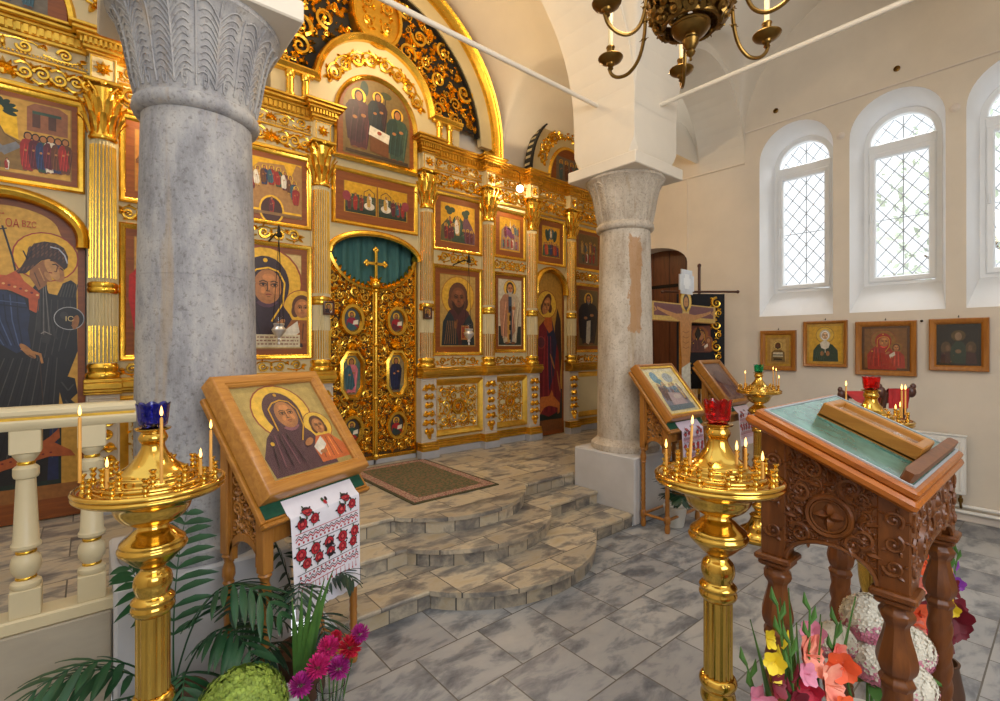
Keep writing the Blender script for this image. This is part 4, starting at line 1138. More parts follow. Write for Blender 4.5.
def pic_scene(seed, c=OCHRE, g=.3):
    def fn(p, ar):
        gbg(p, c, g); hill(p,[(.02,.02),(.05,.5),(.25,.8),(.4,.55),(.65,.85),(.97,.5),(.97,.02)],(112,90,60)); crowd(p,.08,.92,.35,.4,ar,4,[RED,TEAL,WINE,OCHRE],seed); crowd(p,.15,.85,.06,.36,ar,4,[BROWN,GREEN,RED,WHITE],seed+3)
    return fn
def pic_two(p, ar):
    gbg(p); 
    for s in (0, 1):
        o = .02+s*.5
        p.rect(o,o+.46,.05,.62,(70,82,62)); p.rect(o,o+.46,.02,.18,(40,52,40)); p.line([(o+.0,.45),(o+.46,.45)],.02,(110,120,90))
        cx = o+(.36 if s == 0 else .12); p.line([(cx-.08,.3),(cx-.08,.74),(cx,.86),(cx+.08,.74),(cx+.08,.3)],.025,(90,60,40)); p.ell(cx,.3,.08,.12,WHITE); saint(p,cx,.22,.5,ar,WHITE,OCHRE)
        a,b = (o+.02,o+.28) if s == 0 else (o+.2,o+.44)
        crowd(p,a,b,.12,.52,ar,3,[RED,BROWN,WINE,TEAL],4+s); p.ell((a if s == 0 else b),.52,.06,.16,(150,60,70))
    p.rect(.492,.508,0,1,(140,84,40))
def pic_three(p, ar):
    gbg(p,(122,100,60),.2); p.ell(.3,.86,.06,.1,(52,72,60)); p.line([(.3,.8),(.31,.6)],.02,(60,44,30)); p.line([(.62,.84),(.6,.64)],.015,(60,44,30)); p.ell(.62,.86,.09,.045,(64,70,44))
    for cx,b,r,c,h in ((.22,.1,(84,44,52),(66,40,50),.72),(.5,.3,(56,34,40),(34,44,52),.56),(.8,.06,(58,80,66),(40,62,56),.66)):
        saint(p,cx,b,h,ar,r,c,True,None,.24)
    p.poly([(.36,.3),(.38,.42),(.68,.36),(.66,.24)],WHITE); p.poly([(.38,.1),(.38,.3),(.66,.24),(.66,.06)],(112,66,34)); p.ell(.52,.35,.035,.025,(160,70,40)); p.rect(.03,.97,.02,.06,(70,52,34))
def pic_mother(p, ar):
    gbg(p,(206,178,120),.3); mother_child(p, ar, (50,30,42), (150,88,36), True, .40, .66, .235)
    p.rect(.03,.97,.02,.15,(214,200,166))
    for k in range(3):
        u = .06
        r = random.Random(k)
        while u < .92: l = r.uniform(.02,.07); p.rect(u,min(.94,u+l),.045+k*.035,.06+k*.035,(150,110,90)); u += l+.018
def pic_teacher(p, ar):
    gbg(p,(196,160,86),.45); halo(p,.5,.70,.27,ar*1.0,GOLD,(180,120,40)); p.poly([(.04,.02),(.08,.34),(.24,.5),(.42,.56),(.6,.56),(.78,.5),(.93,.34),(.97,.02)],(78,40,40)); p.poly([(.04,.02),(.08,.34),(.24,.5),(.36,.42),(.5,.1),(.5,.02)],(34,44,48)); p.poly([(.6,.02),(.62,.3),(.82,.46),(.93,.34),(.97,.02)],(34,44,48))
    face(p,.5,.68,.17,ar,DSKIN,BROWN,(60,34,24)); p.ell(.42,.3,.05,.05,DSKIN); p.line([(.44,.3),(.47,.38)],.022,DSKIN); p.rect(.58,.8,.1,.3,(176,120,60)); p.rect(.6,.78,.12,.28,(150,60,44)); p.line([(.69,.13),(.69,.27)],.012,GOLD); p.line([(.63,.2),(.75,.2)],.012,GOLD)
    for k in range(6): p.line([(.12+k*.06,.04),(.2+k*.045,.36)],.008,(150,106,60))
def pic_bishop(p, ar):
    gbg(p,(206,196,170),.1); p.rect(.02,.98,.02,.3,(40,48,44)); saint(p,.5,.05,.9,ar,(190,170,140),(170,120,90),True,(180,170,160),.22,True); p.poly([(.44,.06),(.42,.74),(.56,.74),(.58,.06)],(60,74,92)); 
    p.rect(.38,.5,.06,.5,(190,140,60))
    for k in range(4): p.line([(.45,.14+k*.14),(.55,.14+k*.14)],.02,BLK); p.line([(.5,.1+k*.14),(.5,.18+k*.14)],.02*ar,BLK)
def pic_monk(p, ar):
    gbg(p,(110,92,58),.2); saint(p,.5,.04,.88,ar,(50,40,36),(30,28,34),True,(120,110,100),.3,True); p.poly([(.36,.06),(.4,.44),(.6,.46),(.58,.1),(.5,.03)],(196,186,164))
def pic_red(p, ar):
    gbg(p,(196,150,76),.3); p.rect(.02,.98,.02,.25,(40,50,46)); saint(p,.5,.05,.88,ar,(170,30,30),(190,36,34),True,(60,40,30),.28,True)
def pic_redscene(p, ar):
    gbg(p,(190,130,60),.3); crowd(p,.05,.95,.1,.6,ar,3,[RED,WINE,(170,40,34),GREEN],4); hill(p,[(.02,.5),(.2,.8),(.5,.66),(.8,.9),(.98,.6),(.98,.55),(.02,.45)],(120,80,50))
SCR = 'set in the gilded screen'
framed_icon('wide festal icon of a rider and a waiting crowd, over the left deacon door', XC-2.945, 2.90, .90, .72, pic_entry, .03)
framed_icon('narrow icon strip with red figures showing left of the near column, upper row', XC-1.985, 2.89, .60, .73, pic_redscene, .055)
framed_icon('tall icon of a red-cloaked saint half hidden by the near column, lower row', XC-1.985, 1.58, .60, 1.14, pic_red, .05)
framed_icon('golden icon of many haloed figures around an arch, right of the near column', XC-1.11, 2.88, .77, .74, pic_assembly, .045)
framed_icon('large icon of a veiled mother with child, right of the near column', XC-1.11, 1.57, .77, 1.15, pic_mother, .05)
framed_icon('icon with two matching scenes side by side above the central doors', XC, 3.01, 1.04, .61, pic_two, .085)
framed_icon('icon of dark rocks and small haloed figures, first right of the arched icon', XC+1.11, 2.88, .77, .73, pic_transfig, .07)
framed_icon('large icon of a bearded teacher in dark cloak, right of the central doors', XC+1.11, 1.58, .77, 1.13, pic_teacher, .06)
framed_icon('pale festal icon with violet figures and rocks beneath the lit bulb', XC+1.985, 2.90, .60, .68, pic_nativity, .06)
framed_icon('narrow icon of a bishop in pale robes, lower row beside the deacon door', XC+1.985, 1.61, .60, 1.1, pic_bishop, .035)
framed_icon('icon of winged figures and a red crowd above the right deacon door', XC+2.80, 2.90, .62, .70, pic_ascension, .07)
framed_icon('dim festal icon at the right end of the upper row beside the column', XC+3.66, 2.90, .68, .68, pic_scene(11, (120,96,52)), .05)
framed_icon('dark icon of a monk holding a pale scroll, right end of the lower row', XC+3.66, 1.6, .68, 1.1, pic_monk, .05)
# arched central icon
t = thing('icon', 'arched icon of three seated haloed figures crowning the central bay', 'icon', (XC, YB-.022, 3.70))
m = MB(); ol = [(-.5, 0)]+[(a, b) for a, b in arc(0, .5, .5, 180, 0, 30)]+[(.5, 0)]
m.sweep_line(ol, [(0, 0), (0, -.03), (-.02, -.045), (-.035, -.03), (-.05, -.012), (-.055, 0)], closed=True); m.build('gilt_frame', M['gold'], t)
m = MB(); m.prism([(a*.92, .035+(b)*.95) for a, b in ol], -.008, 0); m.build('panel_board', M['mahogany'], t)
p = Paint(.80, .87); cl = [(0,0)]+[(.5+a, b) for a, b in arc(0, .56, .5, 180, 0, 26, .44)]+[(1,0)]
p.poly(cl, (122,100,60), .2)
_g = gbg
def gbg(p, c=None, g=0): pass
pic_three(p, .87/.80); p.build('painting', t, (0, -.0085, .075)); gbg = _g
# little arched scene in each side gable
for s, lab in ((1, 'small arched icon in the gable behind the right pier'), (-1, 'small arched icon in the gable above the left deacon door')):
    t = thing('icon', lab, 'icon', (XC+s*GC[s], YB-.001, 4.21))
    m = MB(); m.prism([(-.40, 0)]+[(a, b) for a, b in arc(0, .02, .40, 180, 0, 20, .5)]+[(.40, 0)], -.008, 0); m.build('panel_board', M['mahogany'], t)
    p = Paint(.6, .42); p.rect(.02, .98, .0, .86, (112,100,84), .1); crowd(p, .1, .9, .05, .7, .7, 4, [BROWN, TEAL, WHITE, WINE], 3); p.build('painting', t, (0, -.0085, .01))

# ------------------------------------------------------------------ deacon doors
def text_mesh(txt, size, parent, loc, mat, name='inscription'):
    cu = bpy.data.curves.new(name, 'FONT'); cu.body = txt; cu.size = size
    o = bpy.data.objects.new(name, cu); COL.objects.link(o)
    dg = bpy.context.evaluated_depsgraph_get(); me = bpy.data.meshes.new_from_object(o.evaluated_get(dg))
    bpy.data.objects.remove(o); o = bpy.data.objects.new(name, me); me.materials.clear(); me.materials.append(mat)
    COL.objects.link(o); o.parent = parent; o.location = loc; o.rotation_euler = (pi/2, 0, 0); return o
M['redpaint'] = pm('red lettering', (176,60,40), .5, 0, .05); M['darkpaint'] = pm('dark lettering', (40,36,44), .5, 0, .05); M['goldpaint'] = pm('gold lettering', (216,190,130), .5, 0, .05)
def deacon_door(x, W, label, pic, shoulder):
    t = thing('deacon_door', label, 'door', (x, YB+.05, .37)); h = W/2-.005
    sh = [(-h, .0), (-h, 2.15)]+[(a, b) for a, b in arc(0, 2.15, h, 180, 0, 22, .33)]+[(h, 2.15), (h, .0)]
    m = MB(); m.prism(sh, -.02, .02); m.build('door_panel', M['mahogany'], t)
    p = Paint(W-.10, 2.36)
    if shoulder: cl = [(0, .04), (0, .86), (.08, .885), (.12, .90)]+[(.5+a, b) for a, b in arc(0, .915, .36, 175, 5, 20, .065)]+[(.88, .90), (.92, .885), (1, .86), (1, .04)]
    else: cl = [(0, .07), (0, .90)]+[(.5+a, b) for a, b in arc(0, .90, .5, 180, 0, 20, .12)]+[(1, .90), (1, .07)]
    p.poly(cl, (198,150,64), .3)
    pic(p, 2.36/(W-.10)); p.build('painting', t, (0, -.0205, .06))
    return t
def angel_dark(p, ar):
    p.rect(.0,.88,.085,.30,(22,40,32)); p.rect(.0,1,.04,.085,(150,96,44))
    p.poly([(.0,.46),(.0,.70),(.1,.80),(.3,.84),(.42,.80),(.46,.62)],(34,32,34))
    halo(p,.772,.828,.0765,ar,(214,162,52),(160,50,36),.3)
    p.line([(.475,.915),(.54,.82),(.62,.66)],.005,(40,30,26)); p.line([(.455,.903),(.505,.908)],.004,(40,30,26))
    # dark robe and wings
    p.poly([(.0,.1),(.0,.62),(.30,.70),(.46,.72),(.64,.70),(.74,.765),(.79,.71),(.85,.705),(.89,.745),(.95,.758),(.99,.745),(1.0,.52),(.93,.44),(.87,.40),(.845,.22),(.80,.1)],(27,25,27))
    p.poly([(.78,.1),(.80,.30),(.855,.34),(.86,.1)],(26,36,76))
    p.poly([(.86,.40),(.90,.44),(.98,.43),(1.0,.38),(.95,.36),(1.0,.34),(.97,.29),(.91,.28),(.90,.33)],(22,20,22)); p.line([(.88,.42),(.93,.39),(.97,.41)],.004,(60,58,58)); p.line([(.91,.36),(.95,.33),(.94,.30)],.004,(60,58,58))
    # red-gold collar and blue sleeve
    p.poly([(.10,.74),(.30,.765),(.50,.760),(.575,.780),(.62,.745),(.70,.718),(.748,.70),(.745,.66),(.70,.645),(.655,.655),(.65,.69),(.52,.715),(.30,.715),(.10,.69)],(188,84,36))
    p.poly([(.08,.69),(.30,.715),(.50,.712),(.62,.69),(.66,.64),(.645,.59),(.665,.535),(.57,.515),(.44,.55),(.25,.56),(.08,.56)],(36,46,76))
    for k in range(16): p.ell(.14+.038*k,.752-.00022*k*k,.011,.0034,(226,170,100) if k % 2 else (110,30,30),n=8)
    for k in range(7): p.line([(.30+k*.045,.70),(.34+k*.04,.62),(.46+k*.025,.54)],.0028,(74,90,130) if k % 2 else (20,26,48))
    p.line([(.2,.655),(.45,.668),(.64,.66)],.004,(20,26,48)); p.line([(.2,.668),(.45,.68),(.63,.674)],.003,(70,84,120))
    # folds
    for k in range(14): p.line([(.10+k*.055,.12+.004*k),(.30+k*.04,.33),(.46+k*.03,.50)],.0026,(72,68,64) if k % 2 else (12,12,14))
    for k in range(6): p.line([(.66+k*.05,.48+.01*k),(.70+k*.05,.60),(.72+k*.045,.69)],.0024,(66,62,58))
    for k in range(6): p.line([(.87+k*.022,.70),(.90+k*.02,.745)],.0026,(70,66,58))
    # hanging scarf
    p.poly([(.735,.768),(.765,.752),(.80,.655),(.855,.558),(.81,.575),(.79,.545),(.745,.55),(.735,.575),(.70,.59),(.72,.66)],(50,47,46))
    for k in range(5): p.line([(.745+k*.006,.75),(.74+k*.014,.65),(.735+k*.02,.575)],.0022,(112,106,100) if k % 2 else (22,20,20))
    p.line([(.735,.578),(.76,.585),(.81,.575)],.003,(140,132,124))
    # neck and head
    p.poly([(.66,.785),(.655,.76),(.72,.718),(.77,.735),(.80,.77),(.76,.82)],(150,98,52)); p.line([(.69,.775),(.73,.73)],.003,(90,56,32)); p.line([(.72,.79),(.76,.75)],.003,(196,140,80))
    p.ell(.825,.797,.085,.036,(178,118,60),rot=-.45); p.ell(.815,.79,.06,.025,(206,150,84),rot=-.45)
    p.poly([(.60,.79),(.64,.775),(.69,.795),(.74,.815),(.79,.822),(.85,.815),(.90,.79),(.925,.80),(.93,.835),(.90,.862),(.84,.876),(.76,.878),(.69,.868),(.645,.845),(.63,.815)],(58,34,22))
    p.poly([(.645,.80),(.60,.79),(.565,.775),(.58,.768),(.63,.77),(.68,.79)],(58,34,22))
    for i in range(9):
        for j in range(4): p.ell(.655+.03*i,.832+.0115*j-.0009*(i-4)**2+(.004 if i % 2 else 0),.0125,.0042,(104,66,42) if (i+j) % 2 else (84,50,32),rot=.5,n=8)
    for k in range(4): p.ell(.585+.03*k,.778+.005*k,.014,.004,(104,66,42),rot=.5,n=8)
    p.line([(.80,.862),(.86,.858),(.905,.838),(.925,.812)],.0038,(186,186,196))
    p.line([(.80,.818),(.84,.816),(.885,.80)],.004,(70,40,24)); p.line([(.815,.805),(.84,.806),(.86,.799)],.0035,BLK); p.line([(.87,.795),(.895,.788)],.003,BLK)
    p.line([(.855,.805),(.845,.782),(.83,.783)],.003,(110,66,36)); p.line([(.79,.778),(.815,.777)],.0036,(140,50,36)); p.ell(.785,.765,.03,.011,(190,134,76),rot=-.4)
    # pointing hand, orb, right hand
    p.ell(.645,.522,.06,.013,(170,116,60),rot=-.35); p.line([(.60,.53),(.70,.515),(.735,.51)],.008,(178,122,64)); p.line([(.73,.512),(.745,.482)],.006,(178,122,64)); p.line([(.65,.51),(.69,.50)],.004,(110,70,40)); p.line([(.73,.48),(.75,.36)],.003,(60,40,30))
    p.ell(.938,.630,.114,.0385,(176,176,176)); p.ell(.938,.630,.107,.036,(30,28,30)); p.ell(.90,.64,.03,.012,(54,52,54)); p.ell(.985,.618,.03,.02,(164,108,56),rot=.6)
    for k in range(4): p.line([(.955+k*.012,.605+.006*k),(.985,.62+.005*k)],.004,(150,96,50))
    # brown rocks at the feet
    p.poly([(.0,.13),(.2,.135),(.40,.14),(.60,.16),(.80,.178),(.985,.172),(.95,.192),(.83,.222),(.87,.236),(.865,.268),(.80,.243),(.62,.195),(.46,.178),(.2,.165),(.0,.165)],(168,84,38))
    for k in range(12): p.ell(.2+k*.055,.152+.0035*k,.011,.003,(110,26,26),n=8)
def angel_red(p, ar):
    p.rect(0,1,.07,.26,(24,36,30)); p.rect(0,1,.0,.07,(120,70,32))
    p.poly([(.74,.3),(.72,.66),(.82,.78),(.95,.7),(.99,.46),(.9,.3)],(48,34,36)); halo(p,.42,.80,.085,ar)
    p.poly([(.12,.12),(.08,.5),(.14,.66),(.32,.70),(.5,.70),(.72,.62),(.86,.5),(.96,.24),(.9,.12),(.5,.09)],(120,28,38)); p.poly([(.5,.25),(.42,.66),(.62,.70),(.8,.56),(.7,.36)],(34,44,74)); p.poly([(.3,.68),(.36,.72),(.6,.72),(.64,.64),(.5,.62)],(180,90,40))
    for k in range(7): p.line([(.2+k*.1,.12),(.24+k*.07,.4),(.3+k*.05,.6)],.004,(170,60,60) if k % 2 else (70,16,24))
    face(p,.4,.795,.05,ar,SKIN,BROWN,None,None,True,.2); p.ell(.62,.44,.1,.016,SKIN,rot=-.5); p.ell(.86,.31,.1,.018,SKIN,rot=-.8); p.ell(.2,.56,.16,.04,(150,60,60)); p.ell(.2,.56,.13,.033,(90,40,50))
    p.poly([(.0,.13),(.2,.22),(.5,.22),(.6,.26),(.66,.22),(.9,.17),(.9,.11),(.82,.10),(.82,.14),(.5,.16),(.3,.15),(.1,.09)],(196,110,48))
d1 = deacon_door(XC-2.94, .90, 'left deacon door painted with a dark-robed winged figure bowing its haloed head', angel_dark, True)
o1 = text_mesh('ОА', .085, d1, (-.005, -.03, 2.215), M['redpaint']); o2 = text_mesh('ВZС', .066, d1, (.082, -.03, 2.225), M['redpaint']); o1.scale = (.62, 1, 1); o2.scale = (.62, 1, 1); o3 = text_mesh('҃', .085, d1, (.0, -.03, 2.25), M['redpaint']); text_mesh('Ѵ', .085, d1, (.085, -.03, 1.985), M['darkpaint']); text_mesh('IС', .055, d1, (.325, -.03, 1.525), M['goldpaint'])
d2 = deacon_door(XC+2.795, .67, 'right deacon door painted with a red-robed winged figure, beside the column', angel_red, False)

# ------------------------------------------------------------------ royal doors and curtain
cu = MB()
def cf(u, v): 
    x = XC-.6+1.2*u; return (x, 5.25+.025*sin(u*46), .4+2.6*v)
cu.grid(cf, 96, 6); tag(cu.build('curtain', M['curtain']), 'dark green curtain hanging behind the top of the central doors', 'curtain')
def door_top(lx):     # lx = |offset from the meeting line|
    t = lx/.52; return 1.98+.22*t*t+.14*t**6
def medallion(t, lx, z, rx, rz, pic, octo=False):
    m = MB(); C_ = Carve(m, y=-.035, dep=1.2)
    if octo: pts = [(lx+a*rx, z+b*rz) for a, b in ((-.45,-1),(.45,-1),(1,-.6),(1,.6),(.45,1),(-.45,1),(-1,.6),(-1,-.6),(-.45,-1))]
    else: pts = [(lx+rx*cos(2*pi*i/26), z+rz*sin(2*pi*i/26)) for i in range(27)]
    C_.strand(pts, .026, .026); C_.strand([(lx+(a-lx)*.86, z+(b-z)*.88) for a, b in pts], .01, .01)
    n = 22
    for i in range(n):
        a = 2*pi*i/n
        k = len(pts)-1; q = pts[int(i*k/n)]
        C_.bead(lx+(q[0]-lx)*1.14, z+(q[1]-z)*1.1, .014)
    C_.shell(lx, z+rz*1.16, pi/2, rz*.5 if not octo else .09)
    o = m.build('medallion', M['gold'], t)
    p = Paint(rx*2*.92, rz*2*.92)
    if octo: p.poly([((1+a)/2, (1+b)/2) for a, b in ((-.45,-1),(.45,-1),(1,-.6),(1,.6),(.45,1),(-.45,1),(-1,.6),(-1,-.6))], (120,120,92))
    else: p.ell(.5,.5,.5,.5,(60,70,56),n=28)
    pic(p, rz/rx); p.build('medallion_painting', o, (lx, -.03, z-rz*.92))
def evangelist(c1, c2, bg):
    def fn(p, ar):
        p.ell(.5,.5,.46,.46,bg); halo(p,.5,.70,.15,ar); p.poly([(.2,.18),(.24,.48),(.4,.6),(.6,.6),(.78,.46),(.84,.2),(.5,.1)],c1); p.poly([(.2,.18),(.3,.4),(.6,.3),(.8,.2),(.5,.08)],c2); p.poly([(.55,.3),(.6,.46),(.86,.5),(.84,.32)],WHITE); face(p,.5,.69,.09,ar,SKIN,BROWN,(110,90,70),None,False)
    return fn
def annun(c1, c2, bg, wing):
    def fn(p, ar):
        p.rect(.1,.9,.2,.9,bg)
        if wing: p.poly([(.55,.5),(.9,.84),(.95,.4),(.7,.3)],(80,110,104)); 
        saint(p,.48,.08,.82,ar,c1,c2,True,None,.2,False)
    return fn
def royal_leaf(s, label):
    t = thing('royal_door', label, 'door', (XC, 5.16, .36))
    z0, W = .09, .52
    m = MB(); top = [(s*W*i/16, door_top(W*i/16)-.02) for i in range(17)]
    bk = [(s*.012, z0)]+[(s*.012, top[0][1])]+top[1:]+[(s*W, z0)]
    m.prism(bk, -.012, .012); m.build('door_backing', M['doorback'], t)
    m = MB(); C_ = Carve(m, y=-.012, dep=1.8)
    xs = (.02, .5)
    def inside(u, v, r):
        a = abs(u)
        if a-r < .02 or a+r > .525 or v-r < z0+.03 or v+r*.6 > door_top(a): return False
        for (lx, z, rx, rz) in ((.27,1.63,.13,.165),(.27,1.02,.135,.26),(.27,.42,.125,.16)):
            if ((a-lx)/(rx+r*.55))**2+((v-z)/(rz+r*.55))**2 < 1: return False
        return True
    C_.fill(inside, *(sorted((s*.02, s*.52))), z0, 2.4, .075, 21, 2600, 1.55); C_.fill(inside, *(sorted((s*.02, s*.52))), z0, 2.4, .04, 4, 2200, 1.75, False)
    C_.fill(inside, *(sorted((s*.02, s*.52))), z0, 2.4, .022, 14, 2600, 1.5, False)
    e = [(s*a, door_top(a)) for a in [W*i/20 for i in range(1, 21)]]
    C_.strand(e, .02, .026)
    for i in range(1, 20, 2): C_.leaf(e[i][0], e[i][1]-.02, pi/2+s*.3, .09, .055)
    C_.strand([(s*W, z0), (s*W, 2.3)], .02, .02)
    m.build('door_carving', M['gold'], t)
    m = MB(); m.box(min(s*.012, s*.535), max(s*.012, s*.535), -.04, .012, .0, .055, ch=.006); m.build('bottom_rail', M['plinth'], t)
    m = MB(); m.box(min(s*.012, s*.535), max(s*.012, s*.535), -.045, .012, .055, .1, ch=.008); m.build('gilt_rail', M['gold'], t)
    medallion(t, s*.27, 1.63, .115, .15, evangelist(*(((150,30,60),TEAL,(70,84,90)) if s < 0 else ((160,26,36),WINE,(84,84,70)))))
    medallion(t, s*.27, 1.02, .12, .25, annun(*(((206,110,120),TEAL,(110,124,100),True) if s < 0 else ((26,30,54),(30,36,70),(150,128,84),False))), True)
    medallion(t, s*.27, .42, .11, .145, evangelist(*(((40,80,70),(170,30,40),(60,56,56)) if s < 0 else ((170,26,36),(40,60,60),(60,56,56)))))
    return t
L_ = royal_leaf(-1, 'left leaf of the gilded openwork central doors with three painted medallions')
R_ = royal_leaf(1, 'right leaf of the gilded openwork central doors, carrying the centre bar and cross')
m = MB(); m.box(-.03, .03, -.055, .0, .06, 1.98, ch=.01)
m.lathe([(.024,.06),(.024,1.98)], (0, -.06, 0), 14)
for z in (.1, .75, 1.35, 1.96): m.lathe([(.025,z-.02),(.036,z),(.025,z+.02)], (0, -.06, 0), 14)
br = m.build('centre_bar', M['gold'], R_)
m = MB()
m.ell((0, -.06, 2.03), (.06, .04, .05), 12, 8); m.box(-.016, .016, -.075, -.045, 2.06, 2.40, ch=.004); m.box(-.1, .1, -.075, -.045, 2.25, 2.283, ch=.004)
for x, z in ((0, 2.42), (-.11, 2.266), (.11, 2.266)):
    for dx, dz in ((.022, 0), (-.022, 0), (0, .022), (0, -.022)): m.ell((x+dx*.9, -.06, z+dz*.9), (.021, .016, .021), 8, 6)
C_ = Carve(m, y=-.05, dep=1.5); C_.fan(0, 2.03, pi/2, .13, 5, 2.6, .05)
m.build('cross', M['gold'], br)

# ------------------------------------------------------------------ little things hung on the screen
def pilaster_icon(x, z, label):
    t = thing('icon', label, 'icon', (x, 4.955, z))
    m = MB(); m.sweep_rect(-.055, .055, 0, .14, [(0, .015), (0, -.012), (.01, -.016), (.018, -.008)]); m.build('dark_frame', M['darkwood'], t)
    p = Paint(.075, .105); p.rect(0,1,0,1,(150,136,120)); mother_child(p, 1.4, (50,36,44), (120,60,40), True, .42, .62, .24, False); p.build('painting', t, (0, -.005, .0175))
pilaster_icon(1.875, 2.02, 'tiny square icon fixed to the gilded half column left of the central doors')
pilaster_icon(3.055, 2.02, 'tiny square icon fixed to the gilded half column right of the central doors')
def lampada(x, y, z, zt, label):
    t = thing('hanging_oil_lamp', label, 'lamp', (x, y, z))
    m = MB(); m.lathe([(.004,-.14),(.012,-.13),(.006,-.11),(.02,-.09),(.012,-.075),(.035,-.05),(.058,-.015),(.062,.0),(.05,.02),(.04,.03),(.046,.045),(.05,.055),(.042,.06),(.028,.06)], n=18); m.build('lamp_bowl', M['silver'], t)
    m = MB(); m.lathe([(.026,.05),(.034,.08),(.036,.12),(.034,.12),(.03,.08),(.0,.055)], n=14); m.build('glass_cup', M['pane'], t)
    for k in range(3):
        a = 2*pi*k/3+.4
        m = MB(); m.tube([(.055*cos(a), .055*sin(a), .03), (.02*cos(a), .02*sin(a), (zt-z)*.6), (0, 0, zt-z)], .0028, 4); m.build('chain', M['iron'], t)
    m = MB(); m.tube([(0, 0, zt-z), (0, .1, zt-z+.03), (0, 5.075-y, zt-z)], .008, 6); m.tube([(0, 0, zt-z-.03), (0, 0, zt-z+.03)], .006, 5); m.lathe([(.0,-.02),(.03,-.01),(.02,.02),(.006,.09),(.0,.1)], (0, 0, zt-z), 10); m.build('bracket', M['iron'], t)
lampada(1.33, 4.74, 1.85, 2.72, 'silver oil lamp hanging before the large icon of mother and child')
lampada(3.50, 4.74, 1.85, 2.72, 'silver oil lamp hanging before the icon of the bearded teacher')
t = thing('bulb_lamp', 'lit round bulb on a curved wire at the cornice', 'lamp', (4.39, 4.80, 3.80))
m = MB(); m.ell((0, 0, 0), (.045, .045, .045), 16, 10); m.build('bulb', M['bulb'], t)
m = MB(); m.tube([(0, 0, .04), (0, 0, .1), (.02, .03, .22), (.04, .12, .28), (.04, .19, .3)], .006, 6); m.lathe([(.02,.035),(.022,.07),(.01,.09)], n=10); m.build('wire_arm', M['brass_dark'], t)
# ------------------------------------------------------------------ framed icons on the right wall (face -x)
def wall_icon(label, yc, z0, w_, h_, pic, fw=.05, mat=None, bg=(196,150,50), tilt=.0, glazed=True):
    t = thing('framed_icon', label, 'icon', (WX-.045, yc, z0), -pi/2, 'icons hung on the right wall')
    m = MB(); m.sweep_rect(-w_/2, w_/2, 0, h_, [(0, .04), (0, -.005), (.008, -.014), (fw*.6, -.008), (fw*.75, -.002), (fw, .012), (fw, .02)]); m.build('frame', mat or M['frame_brown'], t)
    p = Paint(w_-2*fw, h_-2*fw); p.rect(0,1,0,1,bg); pic(p, (h_-2*fw)/(w_-2*fw)); p.build('painting', t, (0, .018, fw))
    if glazed:
        m = MB(); m.box(-w_/2+fw, w_/2-fw, .011, .013, fw, h_-fw); m.build('glass_pane', M['pane'], t)
    m = MB(); m.lathe([(.0,-.004),(.008,0),(.0,.012)], (0, .03, h_+.012), 8); m.tube([(0, .03, h_+.01), (0, .043, h_+.03)], .003, 5); m.build('hanging_nail', M['iron'], t)
def pw1(p, ar):
    p.rect(.08,.92,.08,.92,(186,142,70)); p.rect(.2,.8,.14,.86,(206,170,96)); halo(p,.5,.66,.14,ar,(220,190,110),(120,70,40),.1); p.poly([(.22,.14),(.24,.44),(.36,.52),(.64,.52),(.76,.44),(.78,.14)],(140,110,60)); p.poly([(.3,.3),(.32,.44),(.68,.44),(.7,.3)],(226,214,180)); p.rect(.3,.7,.34,.37,BLK); p.rect(.34,.66,.2,.24,BLK); face(p,.5,.65,.085,ar,DSKIN,BROWN,(90,70,50),None,False)
def pw2(p, ar):
    p.rect(.06,.94,.06,.94,(216,166,36)); halo(p,.5,.72,.19,ar,(230,190,70),(120,80,40),.2); p.poly([(.16,.06),(.18,.34),(.3,.48),(.5,.56),(.7,.48),(.84,.34),(.86,.06)],(28,58,42)); p.poly([(.36,.52),(.5,.6),(.64,.52),(.6,.4),(.5,.36),(.4,.4)],WHITE); face(p,.5,.71,.1,ar,(206,170,130),WHITE,None,(206,198,180),True)
    p.ell(.42,.26,.05,.06,SKIN); p.ell(.58,.26,.05,.06,SKIN); p.rect(.5,.52,.28,.42,WHITE)
    for k in range(5): p.line([(.22+k*.06,.08),(.3+k*.05,.34)],.008,(60,90,70))
def pw3(p, ar):
    p.rect(.0,1,0,1,(90,56,30)); p.rect(.06,.94,.05,.95,(132,88,40)); halo(p,.5,.74,.17,ar,(146,106,50),(90,50,30),.1); mother_child(p, ar, (168,44,34), (176,60,40), True, .46, .66, .15, True, (150,110,56))
def pw4(p, ar):
    p.rect(.0,1,0,1,(34,30,26)); halo(p,.5,.72,.13,ar,(92,74,40),(50,40,30),.1); p.ell(.5,.7,.08,.1,(150,120,90)); p.poly([(.3,.05),(.34,.45),(.44,.58),(.58,.58),(.68,.45),(.72,.05)],(44,62,50)); p.ell(.22,.42,.12,.16,(90,70,44)); p.ell(.78,.42,.12,.16,(90,70,44)); p.ell(.26,.42,.05,.07,(120,90,64)); p.ell(.76,.42,.05,.07,(120,90,64)); p.poly([(.08,.05),(.12,.3),(.3,.34),(.34,.05)],(70,40,36)); p.poly([(.66,.05),(.68,.34),(.88,.3),(.92,.05)],(70,40,36)); p.ell(.5,.34,.07,.05,(130,100,70))
wall_icon('small wall icon of a bearded bishop in a wide brown frame, first from the column', 2.38, 1.40, .40, .49, pw1, .055)
wall_icon('wall icon with bright yellow ground and a white-veiled saint in green', 1.88, 1.46, .435, .53, pw2, .035)
wall_icon('large wall icon of mother and child in faded red, third from the column', 1.325, 1.385, .52, .58, pw3, .055)
wall_icon('nearly black wall icon in a wide honey frame, last towards the right edge', .754, 1.455, .43, .515, pw4, .055)
